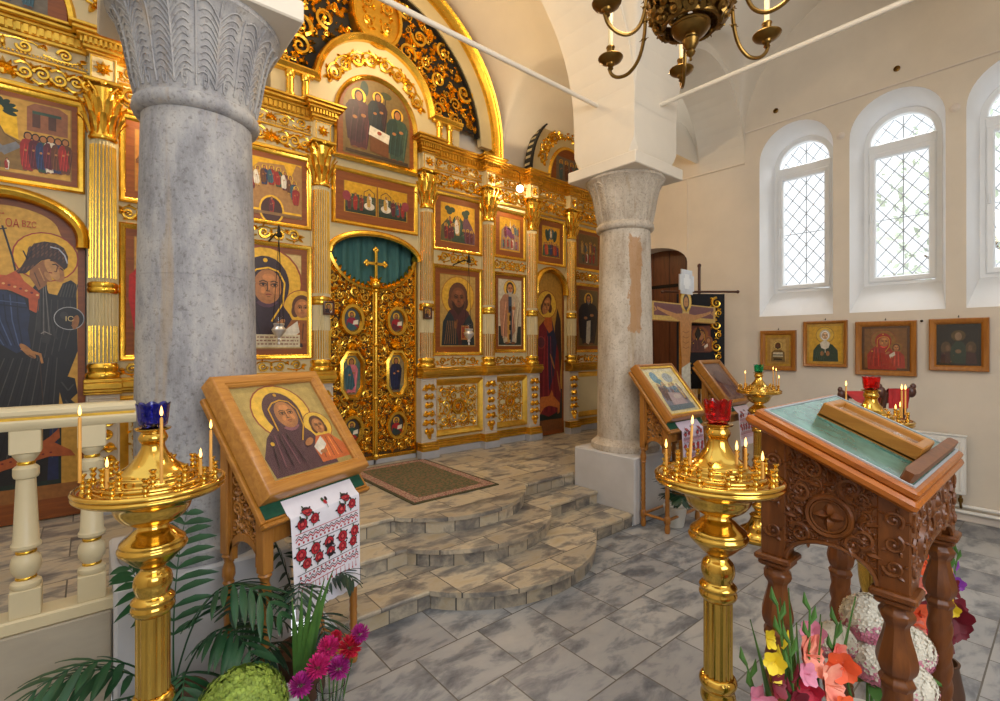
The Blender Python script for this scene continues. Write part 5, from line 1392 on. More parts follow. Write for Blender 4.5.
for (y, z, lab) in ((1.73, 4.076, 'white round disc fixed to the wall between the left and middle windows'), (.781, 4.038, 'white round disc fixed to the wall between the middle and right windows')):
    m = MB(); m.M = Matrix.Translation((WX-.001, y, z)) @ Matrix.Rotation(-pi/2, 4, 'Y'); m.lathe([(.04,0),(.042,.008),(.03,.016),(.02,.03),(0,.034)], n=16); tag(m.build('wall_disc', M['plaster_low']), lab, 'disc')
for (y, z, lab) in ((2.413, 4.611, 'dark round socket in the wall above the left window'), (1.23, 4.617, 'dark round socket in the wall above the middle window')):
    m = MB(); m.M = Matrix.Translation((WX-.001, y, z)) @ Matrix.Rotation(-pi/2, 4, 'Y'); m.lathe([(.028,0),(.03,.012),(.02,.016),(.014,.004),(0,.004)], n=14); tag(m.build('wall_socket', M['brass_dark']), lab, 'socket')
m = MB(); m.M = Matrix.Translation((WX-.001, 1.03, 1.955)) @ Matrix.Rotation(-pi/2, 4, 'Y'); m.lathe([(.012,0),(.013,.01),(0,.014)], n=10); tag(m.build('wall_plug', M['iron']), 'small dark plug in the wall between the two right-hand icons', 'plug')
# radiator and heating pipes
t = thing('radiator', 'white ribbed panel radiator under the right window behind the carved lectern', 'radiator', (WX-.1, 1.0, .27))
m = MB(); m.box(-.03, .03, -.31, .40, 0, .56, ch=.012)
for k in range(17): m.box(-.042, .0, -.285+k*.04, -.265+k*.04, .04, .52, ch=.006)
m.build('radiator_panel', M['radiator'], t)
m = MB(); m.box(-.035, .035, -.315, .405, .56, .575, ch=.004); m.build('top_grille', M['radiator'], t)
for y in (-.27, -.21): m = MB(); m.tube([(0, y, .0), (0, y, -.09), (.03, y, -.13)], .011, 8); m.lathe([(.018,-.07),(.02,-.05),(.018,-.03)], (0, y, 0), 10); m.build('valve_pipe', M['brass_dark'], t)
for z, lab in ((.155, 'upper white heating pipe along the foot of the right wall'), (.10, 'lower white heating pipe along the foot of the right wall')):
    m = MB(); m.tube([(WX-.055, -2.4, z), (WX-.055, 2.6, z)], .017, 8); tag(m.build('heating_pipe', M['radiator']), lab, 'pipe')

# ------------------------------------------------------------------ painted cross and church banner in the corner
t = thing('painted_cross', 'large painted cross with a haloed crucified figure and a silver plate on top', 'cross', (5.28, 2.95, 0))
m = MB(); m.box(-.085, .085, -.02, .02, .06, 2.46, ch=.004); m.box(-.72, .72, -.02, .02, 1.975, 2.185, ch=.004); m.box(-.2, .2, -.15, .15, 0, .06, ch=.01); m.build('cross_board', M['honey'], t)
p = Paint(1.44, 2.3, norm=False)
X = .72
p.rect(X-.71, X+.71, 1.835, 2.035, (206,172,90), .2); p.rect(X-.66, X+.66, 1.885, 2.02, (112,62,66)); p.rect(X-.075, X+.075, .1, 2.3, (206,178,110), .2)
sk = (190,134,78)
p.poly([(X-.60,1.98),(X-.45,1.95),(X-.2,1.915),(X-.02,1.93),(X+.02,1.93),(X+.2,1.915),(X+.45,1.95),(X+.60,1.98),(X+.60,1.95),(X+.4,1.90),(X+.15,1.84),(X-.15,1.84),(X-.4,1.90),(X-.60,1.95)], sk)
p.poly([(X-.62,1.965),(X-.68,2.0),(X-.64,1.95),(X-.67,1.92),(X-.6,1.94)], sk); p.poly([(X+.62,1.965),(X+.68,2.0),(X+.64,1.95),(X+.67,1.92),(X+.6,1.94)], sk)
p.poly([(X-.13,1.90),(X-.12,1.6),(X-.085,1.35),(X-.09,1.2),(X+.09,1.2),(X+.085,1.35),(X+.12,1.6),(X+.13,1.90)], sk)
for k in range(4): p.line([(X-.07,1.72-.06*k),(X,1.70-.06*k),(X+.07,1.72-.06*k)], .008, (140,90,50))
p.poly([(X-.095,1.30),(X+.095,1.36),(X+.11,1.05),(X+.02,.95),(X-.1,1.0)], (214,212,196))
p.poly([(X-.08,1.0),(X-.05,.4),(X-.06,.25),(X+.06,.25),(X+.05,.4),(X+.08,1.0)], sk)
p.ell(X, 2.07, .125, .125, (226,184,70), .6); p.ell(X, 2.07, .108, .108, (236,206,120), .6); p.ell(X, 2.06, .07, .09, (60,36,26)); p.ell(X, 2.045, .05, .075, sk); p.poly([(X-.045,2.02),(X,1.94),(X+.045,2.02),(X,2.0)], (60,36,26)); p.line([(X-.03,2.06),(X-.01,2.06)], .006, BLK); p.line([(X+.01,2.06),(X+.03,2.06)], .006, BLK)
p.build('painting', t, (0, -.0205, .15))
m = MB(); 
m.prism([(-.13,2.34),(-.13,2.30),(.13,2.30),(.13,2.34),(.16,2.34),(.16,2.52),(.12,2.52),(.12,2.58),(-.12,2.58),(-.12,2.52),(-.16,2.52),(-.16,2.34)], -.035, -.022); m.build('silver_plate', M['silver'], t)
m = MB(); m.prism([(-.05,2.36),(.05,2.36),(.05,2.40),(.075,2.40),(.075,2.48),(.05,2.48),(.05,2.53),(-.05,2.53),(-.05,2.48),(-.075,2.48),(-.075,2.40),(-.05,2.40)], -.037, -.0345); m.build('plate_relief', M['pvc'], t)
m = MB(); m.prism([(.2,1.84),(.27,1.93),(.34,1.84),(.3,1.80),(.27,1.77),(.24,1.80)], -.03, -.021); m.build('dark_pendant', M['iron'], t)

t = thing('church_banner', 'black church banner with gold scrolls on a brown pole behind the painted cross', 'banner', (6.04, 3.165, 0), atan2(-.6443, .7648))
m = MB(); m.tube([(0, 0, 0), (0, 0, 2.72)], .018, 10); m.ell((0, 0, 2.74), (.025, .025, .03), 10, 6); m.box(-.16, .16, -.05, .16, 0, .05, ch=.01); m.build('pole', M['darkwood'], t)
m = MB(); m.tube([(-.48, -.02, 2.40), (.48, -.02, 2.40)], .014, 8); m.ell((-.49, -.02, 2.40), (.022,.022,.022), 8, 6); m.ell((.49, -.02, 2.40), (.022,.022,.022), 8, 6); m.build('crossbar', M['darkwood'], t)
m = MB(); m.grid(lambda u, v: (-.31+.62*u, -.045+.012*sin(u*9), 1.15+1.22*v), 24, 12); bn = m.build('banner_cloth', pm('black velvet', (26,28,34), .9, 0, .2), t)
for sx in (-1, 1):
    m = MB(); C_ = Carve(m, y=-.05, dep=.6)
    for k in range(4):
        C_.acanth(sx*.2, 2.25-.28*k, .07, pi/2, sx); C_.acanth(sx*.23, 2.12-.28*k, .045, -pi/2, -sx)
    m.build('gold_embroidery', M['gold'], bn)
p = Paint(.24, .34); p.rect(0,1,0,1,(112,56,36)); mother_child(p, 1.4, (84,40,30), (130,70,36), True, .45, .64, .2, False, (150,90,40)); p.build('banner_picture', bn, (0, -.062, 1.62))
m = MB()
for k in range(32): m.tube([(-.3+k*.0194, -.045, 1.15), (-.3+k*.0194, -.045, 1.08)], .004, 4)
m.build('fringe', M['gold'], bn)
def cr(P, k=3):
    """Catmull-Rom through a lathe profile"""
    out = []
    for i in range(len(P)-1):
        p0, a, b, p3 = P[max(i-1, 0)], P[i], P[i+1], P[min(i+2, len(P)-1)]
        for j in range(k):
            t = j/k
            out.append(tuple(max(0.0, .5*(2*a[q]+(b[q]-p0[q])*t+(2*p0[q]-5*a[q]+4*b[q]-p3[q])*t*t+(3*a[q]-p0[q]-3*b[q]+p3[q])*t**3)) for q in (0, 1)))
    return out+[P[-1]]
# ------------------------------------------------------------------ brass candle stands
RIGHT = (cos(atan2(410, 487)), -sin(atan2(410, 487)))
def make_stand(label, loc):
    t = thing('candle_stand', label, 'candle stand', loc, 0, 'brass candle stands')
    m = MB()
    m.lathe([(.0,.0),(.19,.0),(.2,.01),(.2,.03),(.188,.042),(.178,.045),(.17,.06),(.16,.075),(.14,.09),(.11,.105),(.085,.13),(.07,.16),(.066,.19),(.075,.205),(.06,.22),(.04,.23)], n=40); m.build('base', M['brass'], t)
    m = MB()
    m.lathe(cr([(.036,.225),(.034,.25),(.05,.27),(.055,.285),(.05,.3),(.03,.315),(.028,.335),(.034,.36),(.05,.42),(.058,.48),(.06,.53),(.064,.54),(.064,.555),(.045,.565),(.034,.58),(.03,.6),(.046,.625),(.05,.645),(.045,.665),(.05,.675),(.054,.688),(.05,.70),(.044,.706)]), n=32); m.build('lower_stem', M['brass'], t, 55)
    m = MB()
    m.lathe([(.042,.70),(.042,.945)], n=72, lobes=lambda a, z: 1-.09*abs(sin(a*8))); m.build('fluted_column', M['brass'], t)
    m = MB()
    m.lathe(cr([(.044,.935),(.052,.945),(.054,.955),(.05,.967),(.054,.975),(.046,.985),(.04,.992),(.046,1.01),(.048,1.025),(.044,1.045),(.034,1.057),(.03,1.065),(.034,1.073),(.045,1.08),(.065,1.10),(.082,1.118),(.085,1.128),(.08,1.136),(.079,1.145),(.062,1.16),(.05,1.172),(.04,1.18),(.036,1.19),(.038,1.198)]), n=40); m.build('knop', M['brass'], t, 55)
    m = MB()
    m.lathe(cr([(.036,1.19),(.052,1.195),(.075,1.21),(.09,1.23),(.098,1.25),(.12,1.268),(.152,1.278),(.168,1.28),(.178,1.286),(.182,1.292),(.178,1.298),(.184,1.304),(.18,1.311),(.172,1.313),(.168,1.306),(.14,1.306),(.138,1.318),(.128,1.322),(.126,1.317),(.105,1.32),(.102,1.333),(.09,1.338),(.085,1.345),(.06,1.362),(.042,1.385),(.031,1.405),(.028,1.42),(.033,1.428),(.036,1.438),(.031,1.45),(.029,1.455),(.04,1.459),(.043,1.463),(.040,1.467),(.0,1.467)]), n=56); tr = m.build('tray', M['brass'], t, 55)
    m = MB(); m.lathe([(.0,0),(.008,0),(.005,.004),(.004,.008),(.0075,.014),(.0075,.018),(.004,.023),(.0078,.03),(.0078,.034),(.004,.038),(.007,.043),(.0095,.047),(.0092,.049),(.005,.047),(.0045,.03),(.0,.03)], n=12)
    s0 = None
    for ring, n, z, a0 in ((.155, 13, 1.306, 10), (.114, 9, 1.319, 25)):
        for k in range(n):
            a = radians(a0+360*k/n); lc = (ring*cos(a), ring*sin(a), z)
            if s0 is None: s0 = m.build('candle_socket', M['brass'], tr, loc=lc)
            else: inst(s0, tr, lc)
    return t
st1 = make_stand('brass candle stand with blue glass cup, in front of the near grey column', (.139, 1.713, 0))
st2 = dup(st1, (1.456, .704, 0), 0.2, 'brass candle stand with red glass cup, left of the carved lectern')
st3 = dup(st1, (4.52, 1.82, 0), 0.4, 'distant brass candle stand with green glass cup near the wall')
st4 = dup(st1, (3.19, .713, 0), 0.1, 'brass candle stand with red cup, mostly hidden behind the carved lectern')
def cup(label, loc, mat):
    m = MB(); n = 64
    def ring(r, z, sc, pet): return [((r*(1+pet*cos(8*a)))*cos(a), (r*(1+pet*cos(8*a)))*sin(a), z+sc*(abs(cos(4*a))-.6)) for a in [2*pi*i/n for i in range(n)]]
    R = [ring(.012,.0,0,0), ring(.03,.0,0,.0), ring(.037,.008,0,.02), ring(.040,.035,0,.03), ring(.041,.055,.003,.04), ring(.044,.074,.008,.04), ring(.0415,.074,.008,.04), ring(.0385,.055,.003,.04), ring(.0375,.035,0,.03), ring(.033,.012,0,.0), ring(.01,.006,0,0)]
    vs = [p for r in R for p in r]
    fs = [(j*n+i, j*n+(i+1) % n, (j+1)*n+(i+1) % n, (j+1)*n+i) for j in range(len(R)-1) for i in range(n)]
    fs += [tuple(reversed(range(n))), tuple((len(R)-1)*n+i for i in range(n))]
    m.add(vs, fs); o = m.build('glass_cup', mat, None, 60, loc=loc); o.scale = (.93, .93, .9); return tag(o, label, 'lamp cup', 'glass lamp cups on the candle stands')
cup('cobalt blue petal-rimmed glass cup on the left candle stand', (.139, 1.713, 1.468), M['blueglass'])
cup('ruby red petal-rimmed glass cup on the candle stand left of the lectern', (1.456, .704, 1.468), M['redglass'])
cup('emerald green glass cup on the distant candle stand', (4.52, 1.82, 1.468), M['greenglass'])
cup('ruby red glass cup showing above the glazed case on the lectern', (3.19, .713, 1.468), M['redglass'])
CN = 0
def candle(stand, ring, ang, ln, label, lean=0.0):
    """ang: 0 = towards the right of the picture, 90 = away from the viewer"""
    a = radians(ang)
    x = stand[0]+ring*(RIGHT[0]*cos(a)-RIGHT[1]*sin(a)); y = stand[1]+ring*(RIGHT[1]*cos(a)+RIGHT[0]*sin(a))
    z = 1.34 if ring > .13 else 1.352
    if ring > .13: z = 1.337
    t = thing('candle', label, 'candle', (x, y, z), 0, 'lit beeswax candles')
    t.rotation_euler = (0, lean, 0)
    m = MB(); m.lathe([(.0042,0),(.0038,ln*.98),(.002,ln)], n=10); m.build('wax_taper', M['wax'], t)
    m = MB(); m.tube([(0,0,ln-.001),(.0005,0,ln+.006)], .0007, 4); m.build('wick', M['iron'], t)
    m = MB(); m.lathe([(.0,.003),(.0026,.006),(.0037,.011),(.0033,.017),(.0018,.024),(.0,.031)], (0,0,ln), 10); m.build('flame', M['flame'], t)
S1, S2, S3, S4 = (.139, 1.713), (1.456, .704), (4.52, 1.82), (3.19, .713)
candle(S1, .16, 222, .175, 'tall lit candle at the left edge of the blue-cup stand')
candle(S1, .158, 268, .05, 'short burnt-down candle at the front left of the blue-cup stand')
candle(S1, .155, 312, .175, 'tall lit candle rising straight in front of the blue glass cup')
candle(S1, .158, 5, .12, 'lit candle at the right rear of the blue-cup stand beside the icon')
candle(S1, .155, 350, .045, 'short candle at the right edge of the blue-cup stand')
candle(S2, .155, 178, .05, 'short lit candle at the left edge of the red-cup stand')
candle(S2, .115, 205, .115, 'thin leaning candle left of the red glass cup', .12)
candle(S2, .10, 275, .05, 'short lit candle right below the red cup, nearer of a close pair')
candle(S2, .10, 292, .058, 'short lit candle right below the red cup, farther of a close pair')
candle(S2, .155, 292, .045, 'short lit candle at the right side of the red-cup stand')
candle(S3, .155, 200, .12, 'tiny lit candle at the left of the green-cup stand')
candle(S3, .114, 250, .05, 'tiny short candle in front of the green-cup stand stem')
candle(S3, .114, 320, .14, 'tiny tall candle just right of the green cup')
candle(S3, .155, 330, .08, 'tiny middle-height candle right of the green cup')
candle(S3, .155, 0, .14, 'tiny tall candle at the far right of the green-cup stand')
candle(S4, .155, 190, .15, 'tall lit candle just left of the red cup behind the lectern')
candle(S4, .155, 285, .14, 'lit candle overlapping the red cup behind the lectern')
candle(S4, .155, 345, .13, 'lit candle standing tallest right of the red cup behind the lectern')
candle(S4, .12, 320, .03, 'low candle right of the red cup, nearest its stem')
candle(S4, .155, 10, .02, 'low candle at the far right of the stand behind the lectern')

# ------------------------------------------------------------------ carved icon stands (local : x right, y back, front low edge at y = 0)
SL = radians(39)
def make_analoy(label, loc, rz):
    t = thing('icon_stand', label, 'icon stand', loc, rz, 'oak icon stands')
    YF, YK = .085, .335
    def zt(y): return .945+(y-.035)*1.235-.03
    for sx in (-1, 1):
        for y, zb in ((YF, .70), (YK, .74)):
            m = MB(); m.box(sx*.27-.026, sx*.27+.026, y-.026, y+.026, zb, zt(y), ch=.004)
            m.lathe([(.024,.70),(.03,.69),(.022,.675),(.018,.66),(.027,.63),(.029,.60),(.02,.575),(.026,.565),(.018,.55)], (sx*.27, y, zb-.70), 14)
            twist(m, sx*.27, y, .15, zb-.148, .02, 3.2, 3, 12, amp=.12)
            m.lathe([(.02,.155),(.028,.145),(.028,.09),(.02,.08),(.024,.05),(.026,.03),(.02,.0)], (sx*.27, y, 0), 14)
            m.build('leg', M['oak'], t)
        # pierced side panel
        m = MB(); x = sx*.27
        for y0, y1 in ((YF+.024, YF+.045), (YK-.045, YK-.024)): m.box(x-.014, x+.014, y0, y1, .72, zt((y0+y1)/2)-.0)
        a = arc((YF+YK)/2, .70, .105, 180, 0, 14, .12)
        m.prism(a+[(b[0], b[1]+.035) for b in reversed(a)], x-.014, x+.014, axis='x')
        m.prism([(YF, zt(YF)-.05), (YK, zt(YK)-.05), (YK, zt(YK)+.005), (YF, zt(YF)+.005)], x-.02, x+.02, axis='x')
        for side in (-1, 1):
            C_ = Carve(m, dep=1.0, surf=(lambda u, v, w_, side=side: (x+side*(.004+w_), u, v)))
            def ins(u, v, r):
                if u-r < YF+.03 or u+r > YK-.03: return False
                if v+r > zt(u)-.045: return False
                return hypot((u-.21)/.105, (v-.70)/.15)-r/.12 > 1.0
            C_.fill(ins, YF, YK, .7, 1.4, .042, 31, 900, 1.7, False); C_.fill(ins, YF, YK, .7, 1.4, .024, 8, 900, 1.7, False)
        m.build('carved_side', M['oak'], t)
    m = MB(); Sx = Matrix.Translation((0, .035, .945)) @ Matrix.Rotation(-SL, 4, 'X')
    m.M = Sx; m.box(-.325, .325, 0, .03, -.01, .66, ch=.006); m.box(-.325, .325, -.006, .03, -.03, -.01, ch=.004)
    bd = m.build('sloping_board', M['honey'], t)
    m = MB(); m.M = Sx; m.box(-.305, .305, -.004, .001, .004, .645, ch=.002); m.build('green_velvet', M['velvet'], bd)
    for z in (.115,):
        for y in (YF, YK):
            m = MB(); m.tube([(-.25, y, z), (.25, y, z)], .014, 10); m.build('stretcher', M['oak'], t)
        for sx in (-1, 1):
            m = MB(); m.tube([(sx*.27, YF+.02, z), (sx*.27, YK-.02, z)], .014, 10); m.build('stretcher', M['oak'], t)
    m = MB(); m.box(-.25, .25, YF-.012, YF+.012, .82, .96, ch=.004)
    a = arc(0, .82, .23, 180, 0, 12, .05)
    m.build('front_rail', M['oak'], t)
    m = MB(); m.box(-.25, .25, YK-.012, YK+.012, 1.12, 1.26, ch=.004); m.build('back_rail', M['oak'], t)
    return t
A1 = make_analoy('oak icon stand holding the large haloed mother icon, by the near column', (.872, 2.338, 0), radians(23.1))
A2 = dup(A1, (4.275, 2.316, 0), 0, 'oak icon stand before the right column holding a many-figured icon')
A3 = dup(A1, (5.79, 2.51, 0), 0, 'farther oak icon stand by the wall holding a narrow icon'); A3.scale = (.87, 1, 1)
def kiot(label, base, rz, W, L, T, pic, mat, bg, inner=None, glz=True, fw=.065):
    c, s = cos(rz), sin(rz); ly, lz = .078, .999
    t = thing('cased_icon', label, 'icon', (base[0]-s*ly, base[1]+c*ly, lz), rz, 'icons lying on the oak stands')
    t.rotation_euler = (-SL, 0, rz)
    m = MB(); m.sweep_rect(-W/2, W/2, 0, L, [(0, -.006), (0, -T+.012), (.006, -T+.003), (.012, -T), (fw*.72, -T), (fw*.8, -T+.006), (fw*.9, -T+.006), (fw, -T+.014), (fw, -T+.03)]); m.box(-W/2+.004, W/2-.004, -.012, -.006, .004, L-.004); m.build('case_frame', mat, t)
    p = Paint(W-2*fw, L-2*fw); p.rect(0,1,0,1,bg); pic(p, (L-2*fw)/(W-2*fw)); p.build('painting', t, (0, -T+.028, fw))
    if inner:
        m = MB(); m.sweep_rect(-W/2+fw, W/2-fw, fw, L-fw, [(0, -T+.012), (.004, -T+.008), (.02, -T+.012), (.022, -T+.026)]); m.build('inner_moulding', inner, t)
    if glz:
        m = MB(); m.box(-W/2+fw-.004, W/2-fw+.004, -T+.0165, -T+.0185, fw-.004, L-fw+.004); m.build('glass_pane', M['pane'], t)
    return t
def big_mother(p, ar):
    p.rect(.02,.98,.02,.98,(176,150,84)); p.rect(.07,.93,.06,.94,(188,160,90)); mother_child(p, ar, (84,52,58), (206,104,48), True, .46, .66, .205, True, (246,200,76))
def pic_feast(p, ar):
    p.rect(.0,1,0,1,(222,206,150)); p.rect(.12,.88,.1,.9,(226,206,136)); p.ell(.28,.78,.1,.12,(70,120,140)); p.ell(.36,.68,.08,.07,(60,110,120)); p.ell(.66,.76,.14,.1,(150,150,140))
    p.poly([(.14,.1),(.16,.4),(.3,.62),(.5,.56),(.72,.6),(.86,.4),(.87,.1)],(130,126,140)); crowd(p,.2,.44,.3,.36,ar,3,[WINE,TEAL,BROWN],3); crowd(p,.5,.84,.28,.36,ar,3,[WINE,OCHRE,TEAL],6); p.poly([(.3,.2),(.36,.46),(.7,.42),(.74,.18)],(176,150,150)); p.ell(.56,.36,.1,.05,(196,180,170)); p.rect(.14,.87,.1,.2,(80,100,110))
def pic_narrow(p, ar):
    p.rect(0,1,0,1,(120,90,80)); p.rect(.06,.94,.05,.95,(132,104,96)); crowd(p,.1,.9,.1,.6,ar,3,[WINE,BROWN,(110,90,100)],2,False); p.ell(.5,.6,.3,.2,(110,84,84))
kiot('framed icon of a veiled mother and child under glass, large in the foreground', (.872, 2.338), radians(23.1), .62, .645, .10, big_mother, M['oak_x'], (170,146,84))
kiot('framed icon with pale border and crowded feast scene, before the right column', (4.285, 2.316), 0, .64, .61, .09, pic_feast, M['frame_brown'], (214,196,140), M['gold_matt'], True, .03)
kiot('narrow orange-framed icon on the farther stand by the wall', (5.79, 2.51), 0, .54, .62, .09, pic_narrow, M['honey'], (120,90,80), None, True, .05)

# ------------------------------------------------------------------ embroidered towels
RR = (190,36,52); KK = (46,34,40); LG = (70,96,60)
def rose(p, u, v, r):
    l0 = p.lay; _rose(p, u, v, r); p.lay = l0
def _rose(p, u, v, r):
    for k in range(5):
        a = .6+k*1.257; p.ell(u+r*1.05*cos(a), v+r*1.0*sin(a), r*.34, r*.16, LG if k % 2 else KK, rot=a, n=8)
    p.ell(u, v, r, r*.92, KK, n=12); p.ell(u, v, r*.9, r*.82, RR, n=12)
    for k in range(5): a = k*1.257; p.ell(u+r*.45*cos(a), v+r*.42*sin(a), r*.3, r*.12, (120,18,34), rot=a+1.2, n=8)
    p.ell(u, v, r*.3, r*.28, (216,90,90), n=8)
def towel(label, base, rz, x0, x1, hang, tint=(232,228,236), yo=.0, sx=1.0):
    t = thing('embroidered_towel', label, 'towel', (base[0], base[1], 0), rz, 'embroidered towels on the icon stands')
    W = x1-x0; LT = .075; H = hang
    def bp_(q, o): return (.035+q*.629-.777*(.007+o), .945+q*.777+.629*(.007+o))
    q0 = -.036; Y0, Z0 = bp_(q0, .004)
    def surf(u, v, off):
        x = x0+u
        if v <= H:     # hanging
            d = (H-v)/H
            return (x+.012*d*sin(u*7+1), Y0-.004-off-.014*d*(1+sin(u*21+.6))*.6-.008*d+yo, Z0-.012-H+v)
        q = v-H
        if q < .03:
            t_ = q/.03; ya, za = bp_(q0+.012, off+.004); k_ = t_*t_
            return (x, (Y0-.004-off)*(1-k_)+ya*k_+yo, (Z0-.012)+(za-Z0+.012)*(1-(1-t_)**2))
        y_, z_ = bp_(q0+.012+q-.03, off+.004*max(0, 1-(q-.03)/.02)); return (x, y_+yo, z_)
    m = MB(); nu, nv = 28, 44
    Lt = H+.03+.085
    def gfn(a, b):
        v = Lt*b
        if b == 0: v = -.006*abs(sin(a*W*60))
        return surf(W*a, v, 0)
    m.grid(gfn, nu*2, nv); m.build('linen', pm('linen '+label[:6], tint, .85, 0, .03, 20), t)
    p = Paint(W, Lt, norm=False, surf=lambda u, v, o: surf(u, v, .0012+o*.3))
    def zig(v, h, n):
        pts = [(W*.04+W*.92*i/n, v+(h if i % 2 else 0)) for i in range(n+1)]
        p.line(pts, .005, RR); p.line([(a, b+.012) for a, b in pts], .0035, KK)
    def dots(v, n, r, c):
        for i in range(n): p.ell(W*.05+W*.9*(i+.5)/n, v, r, r, c, n=6)
    k = H/.42
    for i in range(14):
        u = W*(.06+.88*(i+.5)/14); p.line([(u, .125*k), (u, .105*k)], .003, RR); p.ell(u, .10*k, .005, .006, RR, n=6)
    p.line([(W*.04, .13*k), (W*.96, .13*k)], .003, RR); zig(.14*k, .014, 24); dots(.172*k, 15, .006, RR); p.line([(W*.04, .185*k), (W*.96, .185*k)], .003, KK)
    for i in range(5):
        rose(p, W*(.1+.2*i), .268*k, .029*k); rose(p, W*(.17+.175*i), .222*k, .026*k)
    p.line([(W*.04, .305*k), (W*.96, .305*k)], .003, KK); dots(.318*k, 15, .006, RR); zig(.328*k, .014, 24); p.line([(W*.04, .36*k), (W*.96, .36*k)], .003, RR)
    for c in (.22, .78):
        rose(p, W*c, .445*k, .027*k); rose(p, W*(c-.085), .397*k, .028*k); rose(p, W*(c+.085), .402*k, .025*k)
    p.ell(W*.5, .46*k, .01, .014, RR, n=8); p.ell(W*.48, .475*k, .008, .012, LG, n=8); p.ell(W*.53, .475*k, .008, .012, KK, n=8); p.line([(W*.5, .445*k), (W*.5, .425*k)], .003, LG)
    p.build('embroidery', t)
towel('white towel with red rose embroidery hanging below the large haloed mother icon', (.872, 2.338), radians(23.1), -.205, .225, .44)
towel('lilac-white embroidered towel hanging from the stand before the right column', (4.275, 2.316), 0, -.17, .22, .36, (214,200,220))
towel('embroidered towel on the farther stand, partly hidden by the green-cup candle stand', (5.79, 2.51), 0, -.1, .26, .36, (222,206,216))

# ------------------------------------------------------------------ carved cherry lectern
LO = (2.19, .5, 0); lo = (-2.19, -.5, 0)
lt = thing('lectern', 'large carved reddish-wood lectern with green sloping top in the right foreground', 'lectern', LO)
MS = Matrix(((1,0,0,0),(0,.9127,-.4085,.27),(0,.4085,.9127,1.28),(0,0,0,1)))
def zu(y): return 1.28+(y-.27)*.4476-.066
m = MB(); m.M = MS; m.box(1.757, 2.605, 0, .51, -.06, -.026, ch=.01); m.box(1.772, 2.59, .014, .496, -.028, 0, ch=.007); tp = m.build('sloping_top', M['cherry_top'], lt, loc=lo)
m = MB(); m.M = MS; m.box(1.805, 2.557, .04, .47, -.001, .003, ch=.001)
gm = pm('green cloth under glass', (66,116,102), .14, 0, .3, 9, col2=(98,146,132)); m.build('green_cloth', gm, tp)
m = MB(); m.M = MS
for a, b, c, d in ((1.797, 2.565, .032, .040), (1.797, 2.565, .47, .478), (1.797, 1.805, .04, .47), (2.557, 2.565, .04, .47)): m.box(a, b, c, d, -.001, .006, ch=.001)
m.build('silver_fillet', M['steel'], tp)
m = MB(); m.M = MS
m.prism([(1.80,.05),(1.83,.044),(2.54,.044),(2.57,.05),(2.57,.072),(2.54,.078),(1.83,.078),(1.80,.072)], .003, .036, axis='z'); m.lathe([(.012,0)], n=3) if False else None
m.build('book_ledge', M['cherry'], tp)
LX, LY = (1.845, 2.545), (.35, .68)
for x in LX:
    for y in LY:
        m = MB(); m.box(x-.04, x+.04, y-.04, y+.04, .975, zu(y)+.03, ch=.004)
        m.box(x-.058, x+.058, y-.058, y+.058, .955, .978, ch=.006); m.box(x-.048, x+.048, y-.048, y+.048, .935, .957, ch=.006)
        def sq(a, z): return 1+.10*(cos(4*a)**2-.5)*(1 if z < .94 else 1)
        m.lathe(cr([(.044,.937),(.034,.925),(.038,.915),(.044,.905),(.041,.89),(.03,.87),(.034,.84),(.046,.79),(.05,.76),(.044,.735),(.035,.72),(.04,.71),(.044,.70),(.038,.685)]), (x, y, 0), 24, lobes=sq)
        twist(m, x, y, .22, .70, .037, 1.6, 4, 20, amp=.10)
        m.lathe([(.036,.23),(.048,.215),(.044,.2),(.05,.185),(.05,.08),(.038,.06),(.046,.03),(.046,.0)], (x, y, 0), 20, lobes=sq)
        m.build('leg', M['cherry'], lt, loc=lo)
def carved_panel(axis, fix, a0, a1, top, seed, out):
    """board between two legs with an arched lower edge and carved face"""
    m = MB(); c = (a0+a1)/2; h = (a1-a0)/2
    ar_ = arc(c, .975, h-.0, 180, 0, 22, .085)
    pts = ar_+[(a1, top(a1)), (a0, top(a0))]
    m.prism(pts, fix-.012, fix+.012, axis=axis)
    sf = (lambda u, v, w_: (fix+out*(.012+w_), u, v)) if axis == 'x' else (lambda u, v, w_: (u, fix+out*(.012+w_), v))
    C_ = Carve(m, dep=.9, surf=sf)
    zc = 1.15 if h > .2 else 1.155
    R0 = .062
    C_.ring(c, zc, R0, .008); C_.ring(c, zc, R0*.82, .005)
    for k in range(4): C_.leaf(c, zc, k*pi/2, R0*.72, R0*.5)
    def ins(u, v, r):
        if u-r < a0+.004 or u+r > a1-.004 or v+r > top(u)-.012: return False
        if hypot(u-c, v-zc)-r < R0+.01: return False
        q = 1-((u-c)/h)**2
        return v-r > .975+.085*sqrt(max(q, 0))+.008
    [C_.fill(ins, a0, a1, .95, 1.5, rr_, seed+i_, 1800, dn_, False) for i_, (rr_, dn_) in enumerate(((.06,1.45),(.036,1.35),(.022,1.35),(.013,1.4)))]
    C_.strand([(p[0], p[1]+.006) for p in ar_], .007, .007)
    m.build('carved_panel', M['cherry'], lt, loc=lo)
carved_panel('x', 1.822, .39, .64, lambda y: zu(y)+.01, 5, -1)
carved_panel('x', 2.568, .39, .64, lambda y: zu(y)+.01, 6, 1)
carved_panel('y', .327, 1.885, 2.505, lambda x: zu(.327)+.01, 8, -1)
carved_panel('y', .703, 1.885, 2.505, lambda x: zu(.703)+.01, 9, 1)
